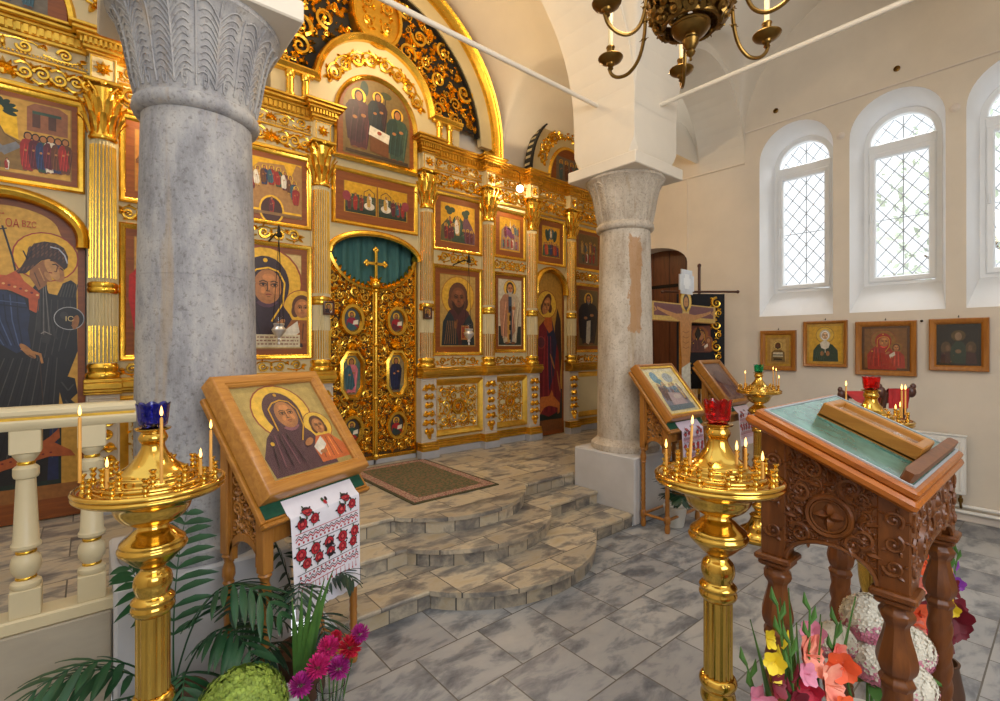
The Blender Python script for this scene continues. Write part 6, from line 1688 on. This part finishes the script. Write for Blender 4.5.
# carving on the square posts
for y in LY:
    m = MB(); C_ = Carve(m, dep=.8, surf=(lambda u, v, w_: (1.805-w_, u, v)))
    zt_ = zu(y)-.01
    n = 3
    for k in range(n): C_.acanth(y, 1.02+(zt_-1.03)*(k+.4)/n, .026, k*2.0, 1 if k % 2 else -1)
    m.build('post_carving', M['cherry'], lt, loc=lo)
for x in LX:
    m = MB(); C_ = Carve(m, dep=.8, surf=(lambda u, v, w_: (u, .31-w_, v)))
    for k in range(3): C_.acanth(x, 1.02+.2*(k+.4)/3, .026, k*2.0, 1 if k % 2 else -1)
    m.build('post_carving', M['cherry'], lt, loc=lo)
# glazed case on the lectern
t = thing('glazed_case', 'narrow yellow-brown glazed wooden case lying on the green lectern top', 'case', (2.165, .445, 1.36))
m = MB(); X0, X1, S0, S1, N0, N1 = 2.068, 2.262, .082, .392, .0035, .058
m.M = MS; m.box(X0, X1, S0, S1, N0, N0+.01)
for a, b, c, d in ((X0, X1, S0, S0+.028), (X0, X1, S1-.028, S1), (X0, X0+.028, S0+.02, S1-.02), (X1-.028, X1, S0+.02, S1-.02)): m.box(a, b, c, d, N0, N1, ch=.004)
m.build('case_frame', M['honey'], t, loc=(-2.165, -.445, -1.36))
m = MB(); m.M = MS; m.box(X0+.028, X1-.028, S0+.028, S1-.028, N0+.012, N0+.02); m.build('pale_lining', M['pot'], t, loc=(-2.165, -.445, -1.36))
m = MB(); m.M = MS; m.box(X0+.024, X1-.024, S0+.024, S1-.024, N1-.014, N1-.011); m.build('glass_pane', M['pane'], t, loc=(-2.165, -.445, -1.36))

# folding stand with a red cloth behind the lectern
t = thing('cloth_stand', 'folding dark wood reading stand slung with red velvet, behind the lectern', 'reading stand', (3.84, .84, 0), atan2(-.6443, .7648))
for sx in (-1, 1):
    for sg in (-1, 1):
        m = MB(); m.tube([(sx*.066, sg*.2, 0), (sx*.066, 0, .75), (sx*.066, -sg*.17, 1.36+.05*(sg > 0))], .016, 8); m.build('crossed_leg', M['darkwood'], t)
for sg in (-1, 1):
    z = 1.36+.05*(sg < 0)
    m = MB(); m.tube([(-.085, sg*.17, z+.0), (.085, sg*.17, z)], .016, 8)
    for sx in (-1, 1):
        m.ell((sx*.092, sg*.17, z+.012), (.026, .02, .034), 10, 8); m.ell((sx*.102, sg*.17, z+.045), (.016, .014, .02), 8, 6)
    m.build('top_rail', M['darkwood'], t)
m = MB(); m.grid(lambda u, v: (-.062+.124*u, -.185+.37*v, 1.395+.05*(1-v)-.09*sin(pi*v)), 16, 14); m.grid(lambda u, v: (-.062+.124*u, -.19-.01*sin(u*18)*v, 1.445-.12*v), 16, 6); m.build('red_cloth', M['redcloth'], t)
# ------------------------------------------------------------------ palms, flowers and vases
def bez(a, b, c, n=14):
    A, B, Cc = Vector(a), Vector(b), Vector(c)
    return [A*(1-t)**2+B*2*t*(1-t)+Cc*t*t for t in [i/n for i in range(n+1)]]
def frond(parent, a, b, c, nl=11, ll=.16, mat=None, off=(0,0,0), seed=0, wd=.024, start=.28):
    r = random.Random(seed); pts = bez(a, b, c, 24); m = MB()
    m.tube(pts, [.0045*(1-.7*i/24) for i in range(25)], 5)
    for k in range(nl*2):
        t = start+(1-start)*(k//2+.5)/nl; i = min(23, int(t*24)); p = pts[i]+(pts[i+1]-pts[i])*(t*24-i)
        tg = (pts[i+1]-pts[i]).normalized(); sd = tg.cross(Vector((0,0,1)))
        if sd.length < .05: sd = Vector((1,0,0))
        sd = sd.normalized()*(1 if k % 2 else -1)
        up = sd.cross(tg)*(1 if k % 2 == 0 else -1)
        d = (sd*.82+tg*.62+Vector((0,0,r.uniform(-.28,.05)))).normalized()
        L_ = ll*(sin(pi*(.18+.78*(t-start)/(1-start)))**.6)*r.uniform(.88, 1.08)
        n_ = d.cross(tg); 
        if n_.length < 1e-4: n_ = Vector((0,0,1))
        n_.normalize(); wv = n_.cross(d).normalized()
        vs = []
        for q, ww in ((0,.25),(.25,.85),(.55,1),(.82,.6),(1,.04)):
            ctr = p+d*L_*q+Vector((0,0,-.32*L_*q*q))
            for sg in (-1, 0, 1): vs.append(tuple(ctr+wv*wd*.5*ww*sg+n_*(.003 if sg == 0 else 0)))
        m.add(vs, [(j*3+e, j*3+e+1, j*3+e+4, j*3+e+3) for j in range(4) for e in range(2)])
    return m.build('frond', mat or M['leaf'], parent, 60, loc=off)
def plant(name, label, base, prof, potmat, fronds, mat, ll, cat='plant', wd=.024, group=None):
    t = thing(name, label, cat, base, 0, group); off = tuple(-v for v in base)
    m = MB(); m.lathe(prof, n=24); m.build('pot', potmat, t)
    zt = max(z for r, z in prof); m = MB(); m.lathe([(.0, zt-.03), (prof[-3][0]*.9 if len(prof) > 3 else .08, zt-.03)], n=20); m.build('soil', M['soil'], t)
    for i, (b, c) in enumerate(fronds):
        a = (base[0]+.015*cos(i*2.4), base[1]+.015*sin(i*2.4), base[2]+zt-.04); frond(t, a, b, c, 11, ll, mat, off, i+int(base[0]*100), wd)
    return t
POT = [(.0,0),(.085,0),(.095,.02),(.118,.2),(.125,.21),(.125,.235),(.108,.235),(.10,.21)]
plant('potted_palm', 'potted palm spreading in front of the white pedestal at lower left', (.27, 2.44, 0), POT, M['terra'], [
    ((-.0,2.36,.80), (-.34,2.32,.30)), ((.02,2.2,.62), (-.22,2.0,.22)), ((.25,2.45,.7), (.33,2.53,.98)), ((.1,2.2,.55), (-.05,1.98,.18)),
    ((.36,2.28,1.0), (.60,2.06,.60)), ((.3,2.2,.66), (.22,1.98,.25)), ((.05,2.4,.6), (-.18,2.40,.42)), ((.4,2.3,.75), (.5,2.05,.45)), ((.2,2.44,.66), (.12,2.5,.80))], M['leaf'], .19, wd=.03)
plant('potted_palm', 'darker feathery palm growing beneath the foreground icon stand', (.80, 2.44, 0), POT, M['terra'], [
    ((.62,2.35,.80), (.42,2.2,.62)), ((.75,2.3,.8), (.66,2.1,.6)), ((.9,2.4,.7), (.99,2.28,.55)), ((.65,2.4,.6), (.45,2.35,.42)), ((.8,2.3,.6), (.78,2.08,.42)),
    ((.7,2.5,.85), (.60,2.5,.86)), ((.6,2.3,.5), (.5,2.15,.3)), ((.85,2.5,.7), (.88,2.55,.78))], M['leaf_dark'], .15, wd=.02)
plant('potted_palm', 'small dark plant in a white pot under the icon stand by the right column', (4.24, 2.46, 0), [(.0,0),(.075,0),(.08,.01),(.105,.17),(.11,.175),(.11,.19),(.098,.19),(.09,.17)], M['pot'], [
    ((4.1,2.42,.5), (3.93,2.40,.52)), ((4.1,2.3,.45), (3.97,2.24,.32)), ((4.2,2.3,.5), (4.12,2.16,.40)), ((4.3,2.4,.5), (4.40,2.25,.45)), ((4.2,2.45,.5), (4.16,2.46,.62)), ((4.3,2.5,.5), (4.42,2.45,.55)), ((4.15,2.4,.4), (4.02,2.40,.34))], M['leaf_dark'], .14, wd=.03)

def petal(m, c, d, n_, ln, wd, curl=.2):
    """petal from c along d ; n_ = outward normal"""
    d = d.normalized(); s = n_.cross(d)
    if s.length < 1e-5: s = d.orthogonal()
    s.normalize(); vs = []
    for q, ww in ((0,.25),(.35,.9),(.7,1),(1,.35)):
        ctr = c+d*ln*q+n_*ln*curl*q*q
        for sg in (-1, 0, 1): vs.append(tuple(ctr+s*wd*.5*ww*sg+n_*(wd*.12 if sg == 0 else 0)*-1))
    m.add(vs, [(j*3+e, j*3+e+1, j*3+e+4, j*3+e+3) for j in range(3) for e in range(2)])
def aster(loc, foot, r, mat, label):
    t = thing('aster', label, 'flower', foot, 0, 'pink asters in the glass vase'); off = Vector(loc)-Vector(foot)
    m = MB(); m.tube(bez((0,0,0), (off.x*.4, off.y*.4, off.z*.6), off), .003, 5); m.build('stem', M['leaf_mid'], t)
    m = MB(); q = random.Random(int(loc[0]*1000))
    for i in range(110):
        z = 1-1.75*(i+.5)/110; a = i*2.39996; rr = sqrt(max(0, 1-z*z)); n_ = Vector((rr*cos(a), rr*sin(a), z))
        tang = Vector((n_.x, n_.y, n_.z*.2-.1)) if rr > .2 else Vector((cos(a), sin(a), .4))
        petal(m, off+n_*r*.35, (n_+Vector((q.uniform(-.2,.2), q.uniform(-.2,.2), q.uniform(-.1,.2)))), Vector((0,0,1)).cross(n_).cross(n_)*-1 if rr > .1 else Vector((1,0,0)), r*.72*q.uniform(.85,1.1), r*.24, .18)
    m.build('petals', mat, t, 0)
def vase(label, loc, prof, mat, water=None, name='vase'):
    t = thing(name, label, 'vase', loc); m = MB(); m.lathe(prof, n=28); m.build('vase_body', mat, t)
    return t
GV = [(.0,.006),(.045,.0),(.05,.004),(.046,.06),(.043,.2),(.052,.34),(.056,.36),(.053,.36),(.048,.34),(.039,.2),(.042,.06),(.04,.014),(.0,.014)]
vase('clear glass vase of pink asters beneath the embroidered towel', (.73, 1.91, 0), GV, M['clear'])
AF = (.73, 1.91, .02)
for loc, r, mt, lab in (((.603,1.871,.433),.042,'violetpink','violet-pink aster hanging lowest at the left of the glass vase'), ((.666,1.871,.474),.045,'magenta','magenta aster second from the left above the glass vase'), ((.723,1.914,.505),.042,'magenta','magenta aster in the middle, partly behind its neighbours'), ((.735,1.838,.457),.042,'violetpink','deep pink aster directly over the rim of the glass vase'), ((.788,1.859,.507),.043,'crimson','crimson aster, reddest of the bunch by the icon stand leg'), ((.832,1.866,.541),.036,'violetpink','violet aster highest at the right of the bunch'), ((.765,1.944,.516),.026,'crimson','small dark red aster bud behind the magenta blooms')):
    aster(loc, AF, r, M[mt], lab)
vase('white ceramic vase standing behind the glass vase of asters', (.60, 2.06, 0), [(.0,0),(.05,0),(.058,.02),(.066,.16),(.055,.26),(.05,.30),(.056,.305),(.05,.305),(.045,.28),(.05,.16),(.0,.03)], M['pot'])
def blades(label, base, tips, mat, wd=.03, name='sword_leaves'):
    t = thing(name, label, 'leaves', base)
    for tip in tips:
        o = Vector(tip)-Vector(base); m = MB(); pts = bez((0,0,0), (o.x*.2, o.y*.2, o.z*.6), o, 8); s = Vector((.7648,-.6443,0))
        vs = []
        for i, p in enumerate(pts):
            w_ = wd*.5*(1 if i < 5 else (8-i)/3.2)+.0006
            vs += [tuple(p-s*w_), tuple(p+Vector((-.6443,-.7648,0))*.004), tuple(p+s*w_)]
        m.add(vs, [(j*3+e, j*3+e+1, j*3+e+4, j*3+e+3) for j in range(8) for e in range(2)]); m.build('leaf', mat, t, 60)
blades('upright sword-shaped green leaves behind the embroidered towel', (.66, 2.07, .05), [(.666,2.054,.70), (.697,2.01,.74), (.735,1.98,.76), (.711,1.97,.70), (.78,2.0,.78), (.64,2.1,.66)], M['leaf_mid'])

def hydrangea(label, loc, foot, r, mat, seed, n=420, group=None, mat2=None, sq=(1,1,1)):
    t = thing('hydrangea', label, 'flower', foot, 0, group); off = Vector(loc)-Vector(foot); q = random.Random(seed)
    m = MB(); m.tube(bez((0,0,0), (off.x*.3, off.y*.3, off.z*.6), off), .005, 6); m.build('stem', M['leaf_mid'], t)
    m = MB()
    for i in range(n):
        z = 1-1.8*(i+.5)/n; a = i*2.39996; rr = sqrt(max(0, 1-z*z)); n_ = Vector((rr*cos(a)*sq[0], rr*sin(a)*sq[1], z*sq[2])); k = r*q.uniform(.93, 1.03)
        c = off+n_*k; n_.normalize(); u = n_.orthogonal().normalized(); v = n_.cross(u); ph = q.uniform(0, 6.28); pl = r*3.3/sqrt(n)*q.uniform(.8,1.1)
        for e in range(4):
            d = u*cos(ph+e*pi/2)+v*sin(ph+e*pi/2); s = n_.cross(d)
            k2 = 1 if (mat2 and n_.z < -.05+q.uniform(-.3,.3)) else 0
            m.add([tuple(c), tuple(c+d*pl*.55+s*pl*.42+n_*pl*.1), tuple(c+d*pl+n_*pl*q.uniform(0,.3)), tuple(c+d*pl*.55-s*pl*.42+n_*pl*.1)], [(0,1,2,3)], k2)
    m.ell(tuple(off), tuple(r*.88*x for x in sq), 14, 9, 0)
    m.build('florets', [mat, mat2 or mat], t, 0)
    for k in range(4):
        a = k*1.57+.4; m = MB(); petal(m, off-Vector((0,0,r*.75)), Vector((cos(a), sin(a), -.25)), Vector((0,0,1)), r*1.25, r*.7, -.1); m.build('leaf', M['leaf_mid'], t, 60)
hydrangea('round lime-green hydrangea head at the foot of the icon stand', (.415, 1.93, .395), (.415, 1.93, .05), .152, M['limepetal'], 3, 620, None, None, (1, 1, .86))
vase('brown pot holding the lime-green hydrangea', (.415, 1.93, 0), [(.0,0),(.09,0),(.1,.02),(.125,.22),(.12,.24),(.11,.24),(.0,.2)], M['terra'], name='flower_pot')

# flowers at the carved lectern
vase('tall clear vase of coral gladioli on the floor left of the lectern', (1.36, .435, 0), [(.0,.006),(.06,.0),(.066,.006),(.06,.2),(.056,.42),(.07,.56),(.076,.58),(.072,.58),(.064,.55),(.052,.42),(.056,.2),(.058,.02),(.0,.016)], M['clear'], name='floor_vase')
def bloom(parent, c, face_, r, mat, off, mat2=None, n=6):
    m = MB(); f_ = Vector(face_).normalized(); u = f_.orthogonal().normalized(); v = f_.cross(u); c = Vector(c)
    for e in range(n):
        a = 2*pi*e/n; d = (u*cos(a)+v*sin(a))
        petal(m, c-f_*r*.5, d+f_*.75, d*-.2+f_*.3 if e % 2 else f_, r*1.25, r*.95, -.25)
    for e in range(3): m.tube([tuple(c-f_*r*.4), tuple(c+f_*r*.35+u*r*.12*cos(e*2.1)+v*r*.12*sin(e*2.1))], r*.03, 4, 0)
    return m.build('bloom', mat, parent, 60, loc=off)
def gladiolus(label, foot, tip, mats, spots, leaf=None, group='gladioli at the carved lectern', buds=5):
    """spots: list of (position, radius)"""
    t = thing('gladiolus', label, 'flower', foot, 0, group); off = tuple(-v for v in foot)
    m = MB(); pts = bez(foot, (foot[0]*.6+tip[0]*.4, foot[1]*.6+tip[1]*.4, foot[2]*.3+tip[2]*.7), tip, 12); m.tube(pts, [.006-.0035*i/12 for i in range(13)], 6); m.build('stem', M['leaf_mid'], t, loc=off)
    fc = (-.62, -.72, .22)
    for i, (p, r) in enumerate(spots):
        bloom(t, p, (fc[0]+.5*cos(i*2.3), fc[1]+.5*sin(i*2.3), fc[2]), r, mats[i % len(mats)], off)
    for k in range(buds):
        p = pts[-1]+(pts[-4]-pts[-1])*(k/buds); s = Vector((.7648,-.6443,0))*(.012 if k % 2 else -.012)
        m = MB(); m.tube([tuple(p), tuple(p+s+Vector((0,0,.02))), tuple(p+s*1.2+Vector((0,0,.045)))], [.004, .007, .001], 6); m.build('bud', M['leaf_mid'] if k < 3 else mats[0], t, loc=off)
FV = (1.36, .435, .03)
gladiolus('coral gladiolus with a pale throat, tallest of the coral ones before the lectern', FV, (1.40,.44,1.03), [M['coral'], M['pinkpetal']], [((1.382,.425,.925),.05), ((1.436,.444,.955),.03), ((1.36,.44,.87),.034), ((1.33,.42,.905),.026)])
gladiolus('salmon-orange gladiolus low in front of the white hydrangea', FV, (1.47,.40,.985), [M['coral'], M['orange']], [((1.401,.385,.862),.05), ((1.443,.38,.893),.036), ((1.46,.39,.92),.022), ((1.40,.36,.82),.03)])
gladiolus('yellow gladiolus at the left of the coral bouquet', FV, (1.30,.48,1.06), [M['yellow']], [((1.284,.488,.976),.022), ((1.245,.465,.945),.025), ((1.27,.47,.905),.022)])
gladiolus('deep red gladiolus hidden among the coral stems', FV, (1.29,.45,.985), [M['burgundy'], M['crimson']], [((1.26,.46,.89),.03), ((1.34,.42,.86),.028), ((1.30,.43,.84),.03)])
gladiolus('pink gladiolus with closed buds at the lower left of the bouquet', FV, (1.245,.53,.91), [M['pinkpetal']], [((1.237,.50,.845),.028), ((1.26,.48,.82),.03)])
blades('pointed green gladiolus leaves rising from the coral bouquet', (1.36, .435, .05), [(1.24,.52,1.03), (1.322,.482,1.07), (1.36,.476,1.085), (1.331,.448,1.02), (1.491,.444,.985), (1.568,.385,1.03), (1.42,.42,1.0)], M['leaf_mid'], .022)
WF = (2.14, .49, .03)
vase('white vase of pale hydrangeas standing beneath the carved lectern', (2.14, .49, 0), [(.0,0),(.07,0),(.08,.02),(.09,.2),(.07,.36),(.075,.38),(.065,.38),(.06,.34),(.0,.05)], M['pot'], name='floor_vase')
for loc, r, lab in (((2.102,.479,.735),.082,'creamy white hydrangea, tallest of the pale heads under the lectern'), ((2.08,.455,.61),.078,'creamy hydrangea with pink edge, below the tallest pale head'), ((2.41,.43,.53),.09,'creamy hydrangea showing right of the nearest lectern leg'), ((1.93,.53,.70),.06,'pinkish hydrangea at the left between the lectern legs'), ((2.28,.40,.46),.085,'pale pink hydrangea low behind the nearest lectern leg')):
    hydrangea(lab, loc, WF, r, M['whitepetal'], int(r*1000), 420, 'pale hydrangeas under the lectern', M['pinkpetal'])
vase('dark floor vase of burgundy gladioli right of the lectern', (2.95, .40, 0), [(.0,0),(.07,0),(.078,.02),(.08,.15),(.06,.26),(.065,.28),(.055,.28),(.05,.25),(.0,.03)], M['terra'], name='floor_vase')
BF = (2.95, .40, .03)
gladiolus('burgundy gladiolus drooping at the right of the rear lectern leg', BF, (3.047,.376,.79), [M['burgundy']], [((3.05,.382,.55),.06), ((3.01,.365,.46),.068), ((2.975,.388,.37),.062), ((3.085,.352,.47),.058), ((3.05,.36,.40),.055), ((3.0,.36,.60),.04)])
gladiolus('purple gladiolus above the burgundy blooms', BF, (3.068,.358,.74), [M['purple']], [((3.04,.382,.642),.03), ((3.064,.361,.60),.032), ((2.955,.394,.60),.026)])
gladiolus('yellow gladiolus beside the purple one right of the lectern', BF, (2.98,.372,.72), [M['yellow']], [((2.965,.37,.56),.03), ((2.969,.365,.51),.03), ((2.985,.37,.62),.022)])
gladiolus('orange gladiolus between the two right lectern legs', BF, (2.751,.43,.86), [M['orange'], M['coral']], [((2.748,.432,.751),.04), ((2.70,.424,.68),.042), ((2.69,.43,.56),.05), ((2.66,.43,.50),.045)])
gladiolus('dark crimson gladiolus behind the rear right lectern leg', BF, (2.79,.43,.70), [M['burgundy'], M['crimson']], [((2.754,.426,.55),.05), ((2.764,.418,.44),.052), ((2.74,.43,.36),.045)])

# tree outside the windows
t = thing('tree', 'sunlit pale tree seen through the window panes outdoors', 'tree', (9.6, .3, -.5))
m = MB(); m.tube([(0,0,0),(.05,.05,2.4),(.0,.1,4.2)], [.16,.12,.05], 8)
for a in range(7): m.tube([(.02,.06,2.2+.25*a), (.9*cos(a*2.1), 1.3*sin(a*2.1), 3.2+.3*a)], [.05,.012], 5)
m.build('trunk', M['bark'], t)
m = MB(); q = random.Random(5)
for i in range(1500):
    a, z = q.uniform(0, 6.28), q.uniform(-1, 1); rr = sqrt(1-z*z)*q.random()**.35
    c = Vector((1.3*rr*cos(a), 2.0*rr*sin(a), 4.0+1.9*z)); d = Vector((q.uniform(-1,1), q.uniform(-1,1), q.uniform(-1,.4))).normalized(); s = d.orthogonal().normalized()*.05; L_ = q.uniform(.1, .2)
    m.add([tuple(c), tuple(c+d*L_*.5+s), tuple(c+d*L_), tuple(c+d*L_*.5-s)], [(0,1,2,3)])
m.build('foliage', M['foliage'], t, 0)
# ------------------------------------------------------------------ brass chandelier
CX, CY = 1.84, 1.0
ch = thing('chandelier', 'antique brass chandelier with pierced globe and curved candle arms at the top', 'chandelier', (CX, CY, 2.838))
def cz(mb_): mb_.M = Matrix.Translation((0, 0, -2.86)); return mb_
m = cz(MB()); m.lathe([(.0,2.862),(.006,2.866),(.004,2.878),(.015,2.888),(.019,2.898),(.014,2.906),(.02,2.912),(.022,2.918),(.03,2.93),(.032,2.945),(.026,2.955),(.03,2.965)], n=20); m.build('finial', M['brass_dark'], ch)
m = cz(MB()); m.lathe([(.028,2.96),(.042,2.962),(.06,2.972),(.07,2.984),(.074,2.99),(.07,2.996),(.075,3.002),(.071,3.01),(.05,3.012),(.0,3.012)], n=40); m.build('lower_bowl', M['brass_dark'], ch)
# pierced globe : ring of curling leaves on a sphere
m = cz(MB())
RG = .15; ZG = 3.10
def gs(u, v, w_):
    r = RG+w_-.004; return (r*cos(v)*cos(u), r*cos(v)*sin(u), ZG+r*sin(v)*.86)
C_ = Carve(m, surf=gs, n=5)
for row, la in enumerate((-.62, -.28, .06, .4)):
    n = int(15*cos(la))
    for k in range(n):
        a = 2*pi*(k+.5*(row % 2))/n
        C_.spiral(a, la, .15/cos(la)*.98, k*1.3+row, 1.25, 1 if k % 2 else -1, .017)
        C_.leaf(a+.1, la+.1, .8+k, .14, .09, .03); C_.leaf(a-.12, la-.08, 3.6+k, .12, .08, .03); C_.spiral(a+.2, la+.16, .08, k*2.3, 1.1, -1, .014)
for k in range(16):
    a = 2*pi*k/16; C_.strand([(a+.12*sin(i*1.1), -.86+1.5*i/12) for i in range(13)], .006, .006)
C_.strand([(2*pi*i/40, -.8) for i in range(41)], .01, .01); C_.strand([(2*pi*i/40, .62) for i in range(41)], .014, .014)
m.build('pierced_globe', M['brass_dark'], ch)
m = cz(MB()); m.lathe([(.10,3.18),(.12,3.2),(.11,3.23),(.05,3.27),(.03,3.33),(.04,3.38),(.055,3.42),(.03,3.47),(.018,3.52),(.016,3.66),(.03,3.70),(.012,3.74)], n=28); m.build('upper_body', M['brass_dark'], ch)
m = cz(MB()); m.tube([(0,0,3.72),(0,0,5.6)], .007, 6)
for k in range(30): m.ell((0,0,3.76+k*.06), (.014,.008,.026), 8, 5)
m.build('chain', M['brass_dark'], ch)
RA = .37; ZP = 3.0
for k in range(6):
    an = radians(60*k+15); dx, dy = .7648*cos(an)+.6443*sin(an), -.6443*cos(an)+.7648*sin(an)
    P = lambda r, z: (dx*r, dy*r, z)
    m = cz(MB())
    pts = [P(.06,3.36), P(.10,3.40), P(.15,3.39), P(.185,3.34), P(.195,3.26), P(.197,3.14), P(.205,3.04), P(.23,2.965), P(.275,2.925), P(.325,2.925), P(.362,2.95), P(.378,2.985)]
    sm = []
    for i in range(len(pts)-1):
        a, b = Vector(pts[i]), Vector(pts[i+1]); p0 = Vector(pts[max(i-1,0)]); p3 = Vector(pts[min(i+2,len(pts)-1)])
        for j in range(4):
            t_ = j/4; sm.append(.5*((2*a)+(b-p0)*t_+(2*p0-5*a+4*b-p3)*t_*t_+(3*a-p0-3*b+p3)*t_**3))
    sm.append(Vector(pts[-1]))
    m.tube(sm, .0078, 8)
    for i in (18, 21, 24):
        p = sm[i]; m.ell(tuple(p), (.012,.012,.006), 10, 5); tv = Vector((dx, dy, 0)); m.tube([tuple(p-tv*.022), tuple(p), tuple(p+tv*.022)], [.001,.004,.001], 5)
    am = m.build('arm', M['brass_dark'], ch)
    m = cz(MB()); c = P(RA, 0)
    m.lathe([(.008,2.975),(.013,2.98),(.010,2.99),(.018,2.996),(.02,3.004),(.034,3.008),(.05,3.018),(.056,3.028),(.055,3.031),(.044,3.026),(.02,3.024),(.014,3.03),(.013,3.04),(.017,3.048),(.017,3.07),(.02,3.075),(.019,3.08),(.012,3.08)], c, 26); m.build('drip_pan', M['brass_dark'], am)
    m = cz(MB()); m.lathe([(.0105,3.07),(.0105,3.26),(.004,3.265)], c, 14); m.build('candle_sleeve', M['ivorywax'], am)
    m = cz(MB()); m.lathe([(.006,3.265),(.013,3.285),(.014,3.30),(.009,3.325),(.0,3.36)], c, 12); m.build('candle_bulb', M['bulb'], am)
# ------------------------------------------------------------------ light
w = bpy.data.worlds.new('World'); scene.world = w; w.use_nodes = True
bg = w.node_tree.nodes['Background']; bg.inputs['Color'].default_value = (.93, .97, 1, 1); bg.inputs['Strength'].default_value = 1.2
def area(name, loc, rot, sx, sy, e, col=(1,1,1)):
    l = bpy.data.lights.new(name, 'AREA'); l.shape = 'RECTANGLE'; l.size = sx; l.size_y = sy; l.energy = e; l.color = col
    o = bpy.data.objects.new(name, l); COL.objects.link(o); o.location = loc; o.rotation_euler = rot; return o
def point(name, loc, e, col, r=.1):
    l = bpy.data.lights.new(name, 'POINT'); l.energy = e; l.color = col; l.shadow_soft_size = r
    o = bpy.data.objects.new(name, l); COL.objects.link(o); o.location = loc; return o
area('added_cool_back_fill', (.6, -2.4, 3.1), (radians(90), 0, 0), 2.6, 2.4, 125, (.82,.9,1))  # cool fill light added behind the camera; the back wall has no window
WARM = (1, .76, .46)
area('sky_outside_windows', (9.4, 1.2, 7.6), (0, radians(48), 0), 3.0, 6.0, 700, (.93,.97,1))
point('chandelier_light', (1.82, 1.02, 3.75), 60, (1,.86,.66), .3)
point('cornice_lamp_right', (4.39, 4.72, 3.78), 26, WARM, .05)
point('added_warm_light_left', (.54, 4.72, 3.78), 26, WARM, .05)  # unseen warm light added to mirror the right-hand bulb
point('added_warm_light_arch', (2.45, 4.15, 4.9), 42, WARM, .25)  # unseen warm light added under the big arch; no chandelier hangs here
# ------------------------------------------------------------------ camera
cd = bpy.data.cameras.new('camera'); cam = bpy.data.objects.new('camera', cd); COL.objects.link(cam)
cam.location = (0, 0, 1.7); cam.rotation_euler = (radians(90), 0, -atan2(410, 487))
cd.sensor_width = 36; cd.lens = 487*36/1000; cd.shift_y = -4.5/1000; cd.clip_start = .02
scene.camera = cam
vs = scene.view_settings
vs.view_transform = 'Standard'; vs.look = 'None'; vs.exposure = .12; vs.gamma = 1; vs.use_curve_mapping = False
scene.cycles.use_denoising = True
scene.cycles.max_bounces = 8; scene.cycles.diffuse_bounces = 4; scene.cycles.glossy_bounces = 4; scene.cycles.transmission_bounces = 6; scene.cycles.transparent_max_bounces = 8
scene.cycles.sample_clamp_indirect = 6
